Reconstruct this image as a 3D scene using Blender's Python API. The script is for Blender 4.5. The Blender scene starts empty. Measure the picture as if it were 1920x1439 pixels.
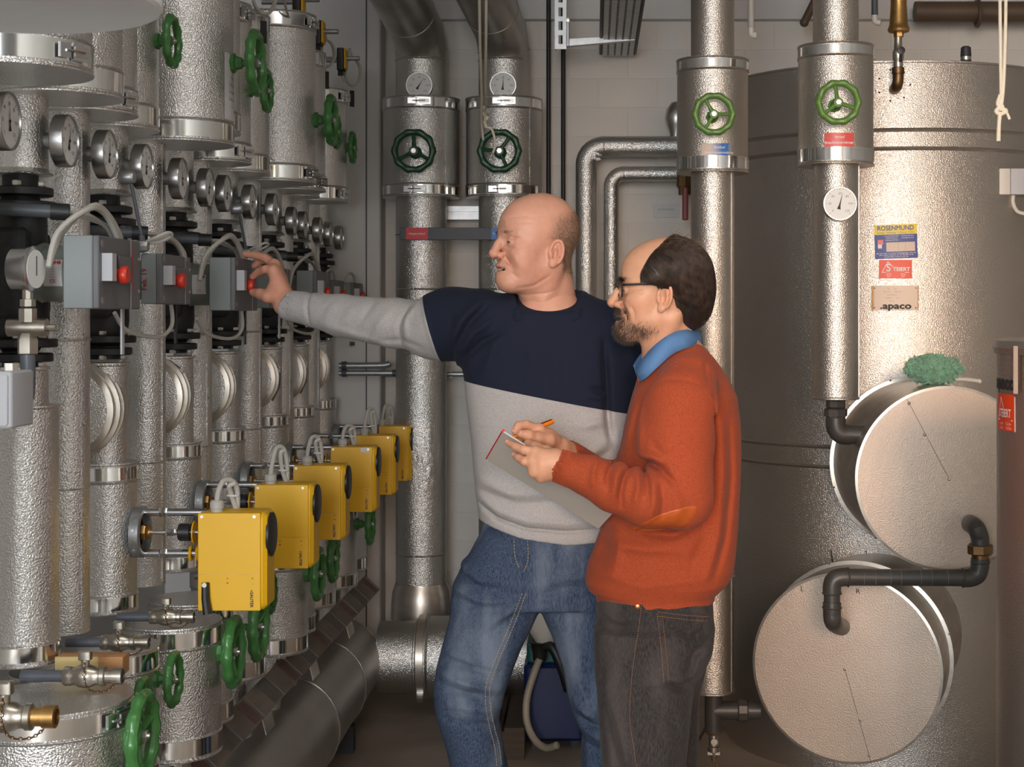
import bpy, math, random
import numpy as np
from mathutils import Vector, Matrix

SC = bpy.context.scene
COL = SC.collection
random.seed(7)
RNG = np.random.default_rng(7)
PI = math.pi

# ------------------------------------------------------------------ camera, light, exposure
F, PU, PV, Z0 = 2900.0, 1115.0, 592.0, 1.5      # focal length in pixels, vanishing point, eye height
FLOOR = -0.08
cd = bpy.data.cameras.new('camera'); cam = bpy.data.objects.new('camera', cd); COL.objects.link(cam)
cam.location = (0, 0, Z0); cam.rotation_euler = (PI / 2, 0, 0)
cd.sensor_fit = 'HORIZONTAL'; cd.sensor_width = 36; cd.lens = F / 1920 * 36
cd.shift_x = (960 - PU) / 1920; cd.shift_y = (PV - 719.5) / 1920
cd.clip_start = 0.05; cd.clip_end = 60
cd.dof.use_dof = True; cd.dof.focus_distance = 3.85; cd.dof.aperture_fstop = 16.0
SC.camera = cam
SC.view_settings.view_transform = 'Standard'; SC.view_settings.look = 'None'
SC.view_settings.gamma = 1; SC.view_settings.use_curve_mapping = False
SC.view_settings.exposure = -0.95
world = bpy.data.worlds.new('world'); SC.world = world; world.use_nodes = True
world.node_tree.nodes['Background'].inputs[0].default_value = (0.5, 0.55, 0.62, 1)
world.node_tree.nodes['Background'].inputs[1].default_value = 0.05

def area(name, loc, target, sx, sy, power, col):
    ld = bpy.data.lights.new(name, 'AREA'); ld.shape = 'RECTANGLE'; ld.size = sx; ld.size_y = sy
    ld.energy = power; ld.color = col
    o = bpy.data.objects.new(name, ld); COL.objects.link(o); o.location = loc
    o.rotation_euler = (Vector(target) - Vector(loc)).to_track_quat('-Z', 'Y').to_euler()
    return o
area('soft_lamp_left', (-1.0, -4.3, 2.0), (-0.6, 4.0, 1.05), 2.4, 2.0, 720, (0.91, 0.955, 1.0))
wl_ = area('soft_lamp_right', (0.75, -2.4, 2.1), (1.45, 5.0, 0.9), 1.1, 1.1, 26, (1.0, 0.66, 0.43)); wl_.data.spread = math.radians(36)
area('ceiling_lamp_aisle', (-0.1, 2.0, 3.15), (-0.1, 2.4, 0), 1.6, 0.5, 26, (1.0, 0.95, 0.90))

# ------------------------------------------------------------------ helpers
def U(u, v, Y):
    return Vector(((u - PU) * Y / F, Y, Z0 - (v - PV) * Y / F))
def s2l(c):
    return tuple((x / 12.92 if x <= 0.04045 else ((x + 0.055) / 1.055) ** 2.4) for x in c)
def rgb(r, g, b):
    return s2l((r / 255, g / 255, b / 255))

MATS = {}
def mat(name, col, rough=0.5, metal=0.0, var=0.0, vscale=8.0, bump=0.0, bscale=60.0, bdist=0.002, detail=2.0, stretch=(1, 1, 1),
        col2=None, spec=0.5, alpha=None, trans=0.0, sss=0.0, sheen=0.0, rvar=0.0, attr=None, coat=0.0):
    if name in MATS: return MATS[name]
    m = bpy.data.materials.new(name); m.use_nodes = True; MATS[name] = m
    nt = m.node_tree; n = nt.nodes; L = nt.links
    b = n['Principled BSDF']
    b.inputs['Base Color'].default_value = (*col, 1); b.inputs['Roughness'].default_value = rough
    b.inputs['Metallic'].default_value = metal; b.inputs['Specular IOR Level'].default_value = spec
    b.inputs['Transmission Weight'].default_value = trans
    b.inputs['Coat Weight'].default_value = coat
    if sss: b.inputs['Subsurface Weight'].default_value = sss; b.inputs['Subsurface Radius'].default_value = (0.012, 0.005, 0.003); b.inputs['Subsurface Scale'].default_value = 1.0
    if sheen: b.inputs['Sheen Weight'].default_value = sheen; b.inputs['Sheen Roughness'].default_value = 0.5
    tc = n.new('ShaderNodeTexCoord'); mp = n.new('ShaderNodeMapping'); mp.inputs['Scale'].default_value = stretch
    L.new(tc.outputs['Object'], mp.inputs['Vector'])
    colout = None
    if attr:
        at = n.new('ShaderNodeAttribute'); at.attribute_name = attr; colout = at.outputs['Color']
    if var:
        nz = n.new('ShaderNodeTexNoise'); nz.inputs['Scale'].default_value = vscale; nz.inputs['Detail'].default_value = 5
        L.new(mp.outputs[0], nz.inputs['Vector'])
        mr = n.new('ShaderNodeMapRange'); mr.inputs[1].default_value = 0.3; mr.inputs[2].default_value = 0.7
        L.new(nz.outputs['Fac'], mr.inputs[0])
        mx = n.new('ShaderNodeMix'); mx.data_type = 'RGBA'
        if colout is not None:
            mx.blend_type = 'MULTIPLY'; mx.inputs[0].default_value = 1.0
            cr = n.new('ShaderNodeMix'); cr.data_type = 'RGBA'
            cr.inputs[6].default_value = (1 - var, 1 - var, 1 - var, 1); cr.inputs[7].default_value = (1 + var, 1 + var, 1 + var, 1)
            L.new(mr.outputs[0], cr.inputs[0]); L.new(colout, mx.inputs[6]); L.new(cr.outputs[2], mx.inputs[7])
        else:
            c2 = col2 if col2 else tuple(min(1, x * (1 + var)) for x in col); c1 = col if col2 else tuple(x * (1 - var) for x in col)
            mx.inputs[6].default_value = (*c1, 1); mx.inputs[7].default_value = (*c2, 1)
            L.new(mr.outputs[0], mx.inputs[0])
        colout = mx.outputs[2]
        if rvar:
            mr2 = n.new('ShaderNodeMapRange'); mr2.inputs[3].default_value = rough - rvar; mr2.inputs[4].default_value = rough + rvar
            L.new(nz.outputs['Fac'], mr2.inputs[0]); L.new(mr2.outputs[0], b.inputs['Roughness'])
    if colout is not None: L.new(colout, b.inputs['Base Color'])
    if bump:
        nb = n.new('ShaderNodeTexNoise'); nb.inputs['Scale'].default_value = bscale; nb.inputs['Detail'].default_value = detail
        L.new(mp.outputs[0], nb.inputs['Vector'])
        bp = n.new('ShaderNodeBump'); bp.inputs['Strength'].default_value = bump; bp.inputs['Distance'].default_value = bdist
        L.new(nb.outputs['Fac'], bp.inputs['Height']); L.new(bp.outputs[0], b.inputs['Normal'])
    return m

M = dict(
    stucco=mat('stucco_aluminium', (0.74, 0.73, 0.72), 0.29, 0.97, var=0.06, vscale=3, bump=1.0, bscale=270, bdist=0.0024, detail=1.0),
    stucco_back=mat('stucco_aluminium_dull', (0.58, 0.565, 0.54), 0.31, 0.97, var=0.10, vscale=5, bump=1.0, bscale=270, bdist=0.0022, detail=1.0),
    stucco_tank=mat('stucco_aluminium_tank', (0.54, 0.49, 0.44), 0.36, 0.95, var=0.06, vscale=3, bump=0.9, bscale=300, bdist=0.0018, detail=1.0),
    lid=mat('stucco_lid', (0.54, 0.435, 0.355), 0.5, 0.7, var=0.05, vscale=5, bump=0.85, bscale=330, bdist=0.0013, detail=1.0),
    band=mat('polished_band', (0.80, 0.79, 0.77), 0.13, 1.0, var=0.10, vscale=22, stretch=(1, 1, 0.1)),
    smooth=mat('smooth_sheet_metal', (0.52, 0.50, 0.47), 0.40, 1.0, var=0.16, vscale=6, rvar=0.06, bump=0.1, bscale=20, bdist=0.002),
    header=mat('header_sheet_metal', (0.46, 0.43, 0.40), 0.46, 0.85, var=0.10, vscale=5, rvar=0.05, bump=0.05, bscale=12, bdist=0.003),
    rim=mat('sheet_rim', (0.56, 0.51, 0.45), 0.36, 0.9, var=0.15, vscale=10, stretch=(1, 1, 3)),
    steel=mat('bright_steel', (0.66, 0.66, 0.67), 0.22, 1.0),
    galv=mat('galvanised_steel', (0.42, 0.43, 0.44), 0.42, 0.9, var=0.12, vscale=30),
    nickel=mat('nickel_plated', (0.50, 0.46, 0.40), 0.32, 1.0, var=0.15, vscale=40),
    brass=mat('brass', (0.50, 0.30, 0.11), 0.38, 1.0, var=0.2, vscale=30),
    bronze=mat('tarnished_bronze', (0.20, 0.12, 0.06), 0.45, 1.0, var=0.3, vscale=30),
    iron=mat('black_iron', (0.012, 0.012, 0.013), 0.5, 0.0, var=0.25, vscale=30, bump=0.2, bscale=200),
    pumpblk=mat('pump_casting', (0.022, 0.022, 0.024), 0.75, 0.0, var=0.3, vscale=90, bump=0.6, bscale=180),
    bolt=mat('zinc_bolt', (0.62, 0.60, 0.55), 0.35, 1.0),
    greybox=mat('grey_enclosure', rgb(128, 134, 134), 0.5, 0.0, var=0.03, vscale=6),
    greylid=mat('grey_enclosure_lid', rgb(100, 101, 104), 0.5, 0.0, var=0.03, vscale=6),
    greylt=mat('light_grey_plastic', rgb(172, 172, 176), 0.5),
    motor=mat('grey_green_motor', rgb(116, 120, 112), 0.45, 0.0, var=0.05, vscale=10),
    darkplast=mat('dark_window_plastic', (0.03, 0.028, 0.028), 0.25),
    clear=mat('clear_plastic', (0.9, 0.9, 0.92), 0.08, trans=0.95),
    red=mat('red_plastic', rgb(200, 48, 30), 0.4),
    yellow=mat('yellow_plastic', rgb(226, 174, 18), 0.42, var=0.02, vscale=5),
    yellow2=mat('yellow_plastic_washer', rgb(215, 160, 14), 0.4),
    black=mat('black_plastic', (0.012, 0.011, 0.011), 0.42),
    cable=mat('white_cable', rgb(176, 172, 164), 0.5),
    conduit=mat('grey_conduit', rgb(74, 78, 84), 0.5),
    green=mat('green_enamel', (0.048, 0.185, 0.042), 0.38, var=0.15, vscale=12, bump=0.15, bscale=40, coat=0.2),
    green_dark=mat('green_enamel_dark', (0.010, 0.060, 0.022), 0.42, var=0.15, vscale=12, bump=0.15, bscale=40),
    green_warmlit=mat('green_enamel_warmlit', (0.10, 0.21, 0.035), 0.42, var=0.12, vscale=12, bump=0.15, bscale=40),  # right-hand wheels: warm light mixed into the green, hence lighter and more olive
    dial=mat('dial_face', rgb(222, 222, 220), 0.55),
    ink=mat('black_ink', (0.02, 0.02, 0.022), 0.6),
    inkgrey=mat('grey_ink', (0.22, 0.21, 0.20), 0.6),
    inkred=mat('red_ink', rgb(190, 50, 48), 0.6),
    marker=mat('crimson_marker', rgb(130, 16, 44), 0.6),
    case=mat('gauge_case_steel', (0.42, 0.41, 0.40), 0.30, 1.0),
    wall=mat('painted_wall', rgb(200, 197, 194), 0.75, var=0.05, vscale=2.2, bump=0.12, bscale=45, bdist=0.003),
    brick=mat('painted_brick', rgb(208, 202, 194), 0.72, var=0.05, vscale=3.0, bump=0.16, bscale=38, bdist=0.003),
    wall2=mat('room_paint', rgb(205, 203, 198), 0.8, var=0.05, vscale=1.5),
    floor=mat('concrete_floor', rgb(148, 134, 120), 0.55, var=0.22, vscale=3.5, bump=0.06, bscale=30),
    darkcore=mat('dark_pipe_coating', (0.030, 0.032, 0.038), 0.55, var=0.1),
    pvc=mat('dark_pvc', (0.048, 0.043, 0.039), 0.42, var=0.15, vscale=25),
    pvcgrey=mat('grey_pvc', rgb(84, 88, 96), 0.45),
    wood=mat('pine_block', rgb(176, 128, 82), 0.7, var=0.18, vscale=16, stretch=(0.6, 8, 8), bump=0.2, bscale=60),
    woodend=mat('pine_block_pale', rgb(190, 168, 112), 0.7, var=0.12, vscale=16, stretch=(0.6, 8, 8)),
    plank=mat('dirty_board', rgb(116, 106, 97), 0.65, var=0.18, vscale=9, stretch=(3, 0.6, 3), bump=0.15, bscale=60),
    plankred=mat('faded_red_label', rgb(104, 78, 70), 0.65, var=0.2, vscale=40),
    plankblk=mat('faded_black_label', rgb(100, 93, 88), 0.65, var=0.15, vscale=30),
    rope=mat('cream_rope', rgb(232, 222, 202), 0.8, bump=0.5, bscale=220, stretch=(1, 1, 1)),
    labred=mat('red_label', rgb(196, 30, 42), 0.5),
    labblue=mat('blue_label', rgb(60, 112, 186), 0.5),
    labred2=mat('coral_label', rgb(216, 82, 76), 0.4),
    white=mat('white_print', rgb(226, 222, 216), 0.6),
    paper=mat('white_paper', rgb(205, 203, 203), 0.6),
    strap=mat('charcoal_bar', rgb(52, 54, 60), 0.5),
    stickyellow=mat('sticker_yellow', rgb(224, 196, 50), 0.45),
    stickblue=mat('sticker_blue', rgb(20, 50, 132), 0.45),
    stickorange=mat('sticker_orange', rgb(224, 62, 16), 0.45),
    inkblue=mat('blue_ink', rgb(36, 72, 140), 0.5),
    plate=mat('data_plate', rgb(210, 188, 168), 0.45),
    brush=mat('green_wool', rgb(112, 158, 130), 0.95, var=0.3, vscale=60, sheen=0.5),
    blueplast=mat('blue_plastic', rgb(16, 30, 76), 0.45, var=0.08),
    teal=mat('teal_plastic', rgb(20, 84, 84), 0.5),
    hose=mat('beige_hose', rgb(150, 140, 122), 0.5),
    whiteplast=mat('white_plastic', rgb(206, 200, 190), 0.5),
    brownpipe=mat('brown_painted_pipe', rgb(84, 66, 50), 0.55, var=0.15),
    redhandle=mat('dark_red_handle', rgb(120, 44, 44), 0.5),
    pallet=mat('dark_pallet_wood', rgb(66, 54, 44), 0.8, var=0.25, vscale=9, stretch=(0.5, 5, 5)),
)

def basis(n):
    n = Vector(n).normalized()
    a = Vector((0, 0, 1)) if abs(n.z) < 0.9 else Vector((0, 1, 0))
    e1 = a.cross(n).normalized(); e2 = n.cross(e1)
    return e1, e2, n

MESHES = {}
class MB:
    def __init__(s, world=False):
        s.v = []; s.f = []; s.world = world
    def add(s, vs, fs):
        b = len(s.v); s.v += [tuple(p) for p in vs]; s.f += [tuple(i + b for i in f) for f in fs]; return s
    def box(s, lo, hi):
        x0, y0, z0 = lo; x1, y1, z1 = hi
        return s.add([(x0, y0, z0), (x1, y0, z0), (x1, y1, z0), (x0, y1, z0), (x0, y0, z1), (x1, y0, z1), (x1, y1, z1), (x0, y1, z1)],
                     [(0, 3, 2, 1), (4, 5, 6, 7), (0, 1, 5, 4), (1, 2, 6, 5), (2, 3, 7, 6), (3, 0, 4, 7)])
    def rbox(s, lo, hi, r, seg=3, axis=2):
        # rounded rectangle prism along an axis with softly chamfered caps
        a, b_ = [(1, 2), (2, 0), (0, 1)][axis]
        cx, cy = (lo[a] + hi[a]) / 2, (lo[b_] + hi[b_]) / 2
        hx, hy = (hi[a] - lo[a]) / 2, (hi[b_] - lo[b_]) / 2
        r = min(r, hx * .98, hy * .98); c = min(r * .5, (hi[axis] - lo[axis]) * .3)
        def ring(ins, h):
            out = []
            for q, (sx, sy) in enumerate(((1, 1), (-1, 1), (-1, -1), (1, -1))):
                for k in range(seg + 1):
                    t = (q + k / seg) * PI / 2; rr = max(r - ins, 1e-5)
                    p = [0, 0, 0]; p[a] = cx + sx * (hx - r) + rr * math.cos(t); p[b_] = cy + sy * (hy - r) + rr * math.sin(t); p[axis] = h
                    out.append(tuple(p))
            return out
        rings = [ring(c, lo[axis]), ring(0, lo[axis] + c), ring(0, hi[axis] - c), ring(c, hi[axis])]
        n = len(rings[0]); vs = sum(rings, []); fs = []
        for i in range(3):
            for k in range(n):
                fs.append((i * n + k, i * n + (k + 1) % n, (i + 1) * n + (k + 1) % n, (i + 1) * n + k))
        fs.append(tuple(reversed(range(n)))); fs.append(tuple(range(3 * n, 4 * n)))
        return s.add(vs, fs)
    def obox(s, c, ax, ay, az):
        c = Vector(c); ax, ay, az = Vector(ax), Vector(ay), Vector(az)
        vs = [c + i * ax + j * ay + k * az for k in (-1, 1) for j in (-1, 1) for i in (-1, 1)]
        return s.add(vs, [(0, 2, 3, 1), (4, 5, 7, 6), (0, 1, 5, 4), (1, 3, 7, 5), (3, 2, 6, 7), (2, 0, 4, 6)])
    def lathe(s, c, n, prof, seg=32, cap=(True, True), rad=None):
        e1, e2, n = basis(n); c = Vector(c); vs = []; fs = []
        for r, h in prof:
            for k in range(seg):
                t = 2 * PI * k / seg; rr = r * (rad(t) if rad else 1)
                vs.append(c + n * h + e1 * (rr * math.cos(t)) + e2 * (rr * math.sin(t)))
        for i in range(len(prof) - 1):
            for k in range(seg):
                k2 = (k + 1) % seg
                fs.append((i * seg + k, i * seg + k2, (i + 1) * seg + k2, (i + 1) * seg + k))
        if cap[0]: fs.append(tuple(reversed(range(seg))))
        if cap[1]: fs.append(tuple(range((len(prof) - 1) * seg, len(prof) * seg)))
        return s.add(vs, fs)
    def cyl(s, a, b, r, r2=None, seg=20, cap=(True, True)):
        a = Vector(a); b = Vector(b)
        return s.lathe(a, b - a, [(r, 0), (r if r2 is None else r2, (b - a).length)], seg, cap)
    def tube(s, pts, r, seg=10, smooth=0, cap=True, closed=False):
        pts = [Vector(p) for p in pts]
        if smooth: pts = catmull(pts, smooth, closed)
        m = len(pts); rs = r if isinstance(r, (list, tuple)) else [r] * m
        if len(rs) != m: rs = list(np.interp(np.linspace(0, 1, m), np.linspace(0, 1, len(rs)), rs))
        tang = []
        for i in range(m):
            if closed: d = (pts[(i + 1) % m] - pts[i]).normalized() + (pts[i] - pts[i - 1]).normalized()
            else:
                d = Vector((0, 0, 0))
                if i < m - 1: d += (pts[i + 1] - pts[i]).normalized()
                if i > 0: d += (pts[i] - pts[i - 1]).normalized()
            tang.append(d.normalized() if d.length > 1e-9 else Vector((0, 0, 1)))
        e1, _, _ = basis(tang[0]); vs = []; fs = []
        for i in range(m):
            t = tang[i]; e1 = (e1 - t * e1.dot(t)).normalized(); e2 = t.cross(e1)
            sc = 1.0
            if 0 < i < m - 1 or closed:
                dd = (pts[i] - pts[i - 1]).normalized().dot(t)
            for k in range(seg):
                a = 2 * PI * k / seg
                off = e1 * math.cos(a) + e2 * math.sin(a)
                if (0 < i < m - 1) and dd < 0.985:      # mitre: stretch along the bend
                    nb = (pts[i + 1] - pts[i]).normalized() - (pts[i] - pts[i - 1]).normalized()
                    if nb.length > 1e-6:
                        nb.normalize(); w = off.dot(nb); off = off + nb * (w * (1 / max(dd, .5) - 1))
                vs.append(pts[i] + off * rs[i])
        rng = m if closed else m - 1
        for i in range(rng):
            for k in range(seg):
                k2 = (k + 1) % seg; j = (i + 1) % m
                fs.append((i * seg + k, i * seg + k2, j * seg + k2, j * seg + k))
        if cap and not closed:
            fs.append(tuple(reversed(range(seg)))); fs.append(tuple(range((m - 1) * seg, m * seg)))
        return s.add(vs, fs)
    def torus(s, c, n, R, r, seg=32, sub=10, lobes=0, amp=0.0, ph=0.0):
        e1, e2, n = basis(n); c = Vector(c); vs = []; fs = []
        for i in range(seg):
            t = 2 * PI * i / seg; m_ = math.cos(lobes * t + ph) if lobes else 0
            d = e1 * math.cos(t) + e2 * math.sin(t); rr = r * (1 + amp * 2.0 * m_); RR = R * (1 + amp * .35 * m_)
            for k in range(sub):
                a = 2 * PI * k / sub
                vs.append(c + d * (RR + rr * math.cos(a)) + n * (rr * math.sin(a)))
        for i in range(seg):
            for k in range(sub):
                i2 = (i + 1) % seg; k2 = (k + 1) % sub
                fs.append((i * sub + k, i2 * sub + k, i2 * sub + k2, i * sub + k2))
        return s.add(vs, fs)
    def ell(s, c, r, seg=16, rings=10, R=None):
        c = Vector(c); r = Vector(r) if not isinstance(r, (int, float)) else Vector((r, r, r)); vs = []; fs = []
        for i in range(rings + 1):
            p = PI * i / rings
            for k in range(seg):
                t = 2 * PI * k / seg
                q = Vector((r.x * math.sin(p) * math.cos(t), r.y * math.sin(p) * math.sin(t), -r.z * math.cos(p)))
                if R is not None: q = R @ q
                vs.append(c + q)
        for i in range(rings):
            for k in range(seg):
                k2 = (k + 1) % seg
                fs.append((i * seg + k, i * seg + k2, (i + 1) * seg + k2, (i + 1) * seg + k))
        return s.add(vs, fs)
    def hexn(s, c, n, r, h, seg=6):
        return s.lathe(c, n, [(r * .9, 0), (r, h * .15), (r, h * .85), (r * .9, h)], seg)
    def mesh(s, name, m, sharp=35):
        me = bpy.data.meshes.new(name); me.from_pydata(s.v, [], s.f); me.update()
        if m: me.materials.append(m)
        me.shade_smooth(); me.set_sharp_from_angle(angle=math.radians(sharp))
        return me
    def build(s, name, m, parent=None, key=None, sharp=35):
        if key and key in MESHES: me = MESHES[key]
        else:
            if s.world and parent is not None:
                r = parent
                while r.parent: r = r.parent
                o = r.location; s.v = [(x - o.x, y - o.y, z - o.z) for x, y, z in s.v]
            me = s.mesh(name, m, sharp)
            if key: MESHES[key] = me
        o = bpy.data.objects.new(name, me); COL.objects.link(o)
        if parent is not None: o.parent = parent
        return o
def catmull(P, k, closed=False):
    n = len(P); out = []
    rng = n if closed else n - 1
    for i in range(rng):
        if closed: p0, p1, p2, p3 = P[i - 1], P[i], P[(i + 1) % n], P[(i + 2) % n]
        else: p0, p1, p2, p3 = P[max(i - 1, 0)], P[i], P[i + 1], P[min(i + 2, n - 1)]
        for j in range(k):
            t = j / k
            out.append(0.5 * ((2 * p1) + (p2 - p0) * t + (2 * p0 - 5 * p1 + 4 * p2 - p3) * t * t + (3 * p1 - p0 - 3 * p2 + p3) * t ** 3))
    if not closed: out.append(P[-1])
    return out
W = lambda: MB(True)

def thing(name, loc, label, cat, group=None):
    o = bpy.data.objects.new(name, None); COL.objects.link(o); o.location = loc; o.empty_display_size = 0.1
    o['label'] = label; o['category'] = cat
    if group: o['group'] = group
    return o
def tag(o, label, cat, group=None):
    o['label'] = label; o['category'] = cat
    if group: o['group'] = group
    return o
def struct(o):
    o['kind'] = 'structure'; return o
def text(s, size, m, parent, org, right, up, key=None, fn=None, sx=1.0, name='lettering', bold=0.0, lift=0.0006, align='CENTER'):
    """flat lettering as a mesh; org/right/up in the root's own space (or fn maps x, y to a point)"""
    cu = bpy.data.curves.new('t', 'FONT'); cu.body = s; cu.size = 1.0; cu.align_x = align; cu.align_y = 'CENTER'; cu.resolution_u = 3
    ob = bpy.data.objects.new('t', cu); COL.objects.link(ob)
    dg = bpy.context.evaluated_depsgraph_get(); me = bpy.data.meshes.new_from_object(ob.evaluated_get(dg))
    bpy.data.objects.remove(ob); bpy.data.curves.remove(cu)
    vs = [v.co * size for v in me.vertices]; fs = [tuple(q.vertices) for q in me.polygons]
    if bold:
        n0 = len(vs); sh = [(-bold, 0, 0), (bold, 0, .00004), (0, bold, .00008), (0, -bold, .00012)]
        fs = [tuple(i + k * n0 for i in f) for k in range(4) for f in fs]; vs = [v + Vector(s_) for s_ in sh for v in vs]
    me = bpy.data.meshes.new(name); me.from_pydata([tuple(v) for v in vs], [], fs); me.update()
    if fn is None:
        org = Vector(org); right = Vector(right); up = Vector(up); nn = right.cross(up)
        for v in me.vertices: v.co = org + right * (v.co.x * sx) + up * v.co.y + nn * (lift + v.co.z)
    else:
        for v in me.vertices: v.co = fn(v.co.x * sx, v.co.y, lift + v.co.z)
    me.materials.append(m)
    o = bpy.data.objects.new(name, me); COL.objects.link(o); o.parent = parent
    return o
ORD = ['nearest', 'second', 'third', 'fourth', 'fifth', 'sixth', 'seventh', 'eighth', 'ninth', 'tenth', 'eleventh', 'twelfth', 'thirteenth', 'farthest']
EX, EY, EZ = Vector((1, 0, 0)), Vector((0, 1, 0)), Vector((0, 0, 1))
# ------------------------------------------------------------------ the room
YB = 6.62
o = struct(MB().box((-2.0, -5.2, FLOOR - .2), (3.0, YB + .3, FLOOR)).build('floor', M['floor']))
o = struct(MB().box((-2.0, -5.2, 3.2), (3.0, YB + .3, 3.4)).build('ceiling', M['wall2']))
o = struct(MB().box((-2.0, -5.2, FLOOR), (-1.8, YB + .3, 3.2)).build('wall_left', M['wall2']))
o = struct(MB().box((2.6, -5.2, FLOOR), (3.0, YB + .3, 3.2)).build('wall_right', M['wall2']))
o = struct(MB().box((-1.8, -5.2, FLOOR), (2.6, -5.0, 3.2)).build('wall_front', M['wall2']))
wall_back = struct(MB().box((-1.8, YB + .0005, FLOOR), (2.6, YB + .3, 3.2)).build('wall_back', M['brick']))
# painted sand-lime bricks, each its own piece
BL, BH, BD = 0.2465, 0.1205, 0.003
def brick_mesh(w, h):
    c = .0015
    x, z = w / 2, h / 2
    vs = [(-x, .003, -z), (x, .003, -z), (x, .003, z), (-x, .003, z), (-x + c, -BD + .001, -z + c), (x - c, -BD + .001, -z + c), (x - c, -BD + .001, z - c), (-x + c, -BD + .001, z - c)]
    return vs, [(4, 5, 6, 7), (0, 1, 5, 4), (1, 2, 6, 5), (2, 3, 7, 6), (3, 0, 4, 7)]
nb = 0
row = 0; z = FLOOR + .06
while z < 2.70:
    x = -0.86 + (0.125 if row % 2 else 0)
    while x < 2.4:
        behind = (z < 2.18 and x > 0.62) or (z < 0.55 and x > 0.25) or (z < .35)
        if not behind:
            b = MB().add(*brick_mesh(BL, BH)).build('brick', M['brick'], wall_back, key='brick')
            b.location = (x, YB, z); nb += 1
        x += 0.25
    z += 0.1235; row += 1
struct(MB().rbox((-1.8, YB - .05, 2.76), (2.6, YB + .05, 3.2), .004, 2, 0).build('trim_1', M['wall']))
# white boxed-in pier at the left end of the back wall, with its joint and skirting gap
pier = struct(MB().rbox((-1.8, 6.46, 0.12), (-0.895, YB + .02, 3.2), .012, 3, 2).build('wall_pier', M['wall']))
struct(MB().box((-0.955, 6.4525, 0.12), (-0.951, 6.4602, 3.2)).build('trim_2', M['darkcore']))

# ------------------------------------------------------------------ reusable plant parts
def handwheel(parent, c, n, D, body_d, m=None, rot=0.0, tagk=''):
    """spoked hand wheel; c = wheel centre, n = outward axis, body_d = distance back to the jacket"""
    m = m or M['green']; n = Vector(n); c = Vector(c); k0 = f'hw{D:.3f}{tuple(round(x,2) for x in n)}{m.name}'
    R = D / 2 - D * .065
    rim = MB().torus((0, 0, 0), n, R, D * .076, 60, 10, 10, .05).build('hand_wheel', m, parent, k0 + 'rim'); rim.location = c
    e1, e2, _ = basis(n)
    for i in range(3):
        a = rot + 2 * PI * i / 3
        d = e1 * math.cos(a) + e2 * math.sin(a)
        sp = MB().tube([d * (D * .09) - n * (D * .06), d * (R * .55) - n * (D * .03), d * R], [D * .052, D * .043, D * .05], 8).build('spoke', m, rim, f'{k0}sp{a:.3f}')
    MB().lathe(-n * (D * .13), n, [(D * .10, 0), (D * .115, D * .03), (D * .115, D * .10), (D * .095, D * .13)], 20).build('hub', m, rim, k0 + 'hub')
    MB().hexn(Vector((0, 0, 0)), n, D * .068, D * .055).lathe(n * D * .055, n, [(D * .035, 0), (D * .032, D * .03)], 10).build('nut', M['bolt'], rim, k0 + 'nut')
    L = body_d - D * .10
    st = MB().cyl(-n * (D * .1), -n * (body_d - .004), D * .055, None, 12).build('stem', m, parent, f'{k0}st{body_d:.3f}'); st.location = c
    bn = MB().lathe(-n * body_d, n, [(D * .155, -.004), (D * .155, D * .05), (D * .11, D * .07), (D * .085, D * .16)], 8).build('bonnet', m, parent, f'{k0}bn{body_d:.3f}'); bn.location = c
    return rim

def jacket(parent, z0, z1, R, rp, m=None, bands=(True, True), seg=48, x=0.0, y=0.0, bh=.040):
    """insulated valve box: jacket with beads, polished bands, flat end caps (local coordinates)"""
    m = m or M['stucco']; b = .0035
    p = [(rp, z0 + .004), (R - .004, z0 + .001), (R + b * .8, z0), (R + b, z0 + .003), (R, z0 + .0065)]
    if bands[0]: p += [(R, z0 + bh + .010), (R + b, z0 + bh + .013), (R, z0 + bh + .017)]
    if bands[1]: p += [(R, z1 - bh - .017), (R + b, z1 - bh - .013), (R, z1 - bh - .010)]
    p += [(R, z1 - .0065), (R + b, z1 - .003), (R + b * .8, z1), (R - .004, z1 - .001), (rp, z1 - .004)]
    MB().lathe((x, y, 0), EZ, p, seg, (False, False)).build('jacket', m, parent, f'jk{z1-z0:.3f}{R:.3f}{rp:.3f}{z0:.3f}{m.name}{x:.2f}{y:.2f}{bands}', sharp=28)
    for i, zb in enumerate((z0 + .009, z1 - bh - .009)):
        if bands[i]:
            MB().lathe((x, y, 0), EZ, [(R - .002, zb), (R + .0028, zb + .001), (R + .0028, zb + bh - .001), (R - .002, zb + bh)], seg, (False, False)).build('band', M['band'], parent, f'bd{zb:.3f}{R:.3f}{x:.2f}{y:.2f}')

def buckle(parent, R, z, ang, x=0.0, y=0.0, h=.030, s=1.0):
    """over-centre latch on a band at angle ang (0 = +X, -pi/2 = towards the camera)"""
    n = Vector((math.cos(ang), math.sin(ang), 0)); t = Vector((-math.sin(ang), math.cos(ang), 0)); c = Vector((x, y, z)) + n * (R + .004)
    o_ = MB().obox(c - t * .022 * s, t * .012 * s, n * .003, EZ * h * .42).obox(c + t * .016 * s, t * .020 * s, n * .003, EZ * h * .5).build('buckle', M['steel'], parent)
    MB().obox(c + t * .016 * s + n * .003, t * .016 * s, n * .002, EZ * h * .28).build('latch', M['smooth'], o_)
    MB().tube([c - t * .02 * s + n * .004, c + n * .008, c + t * .02 * s + n * .006], .0022, 6).build('latch_wire', M['steel'], o_)
    return o_

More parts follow.
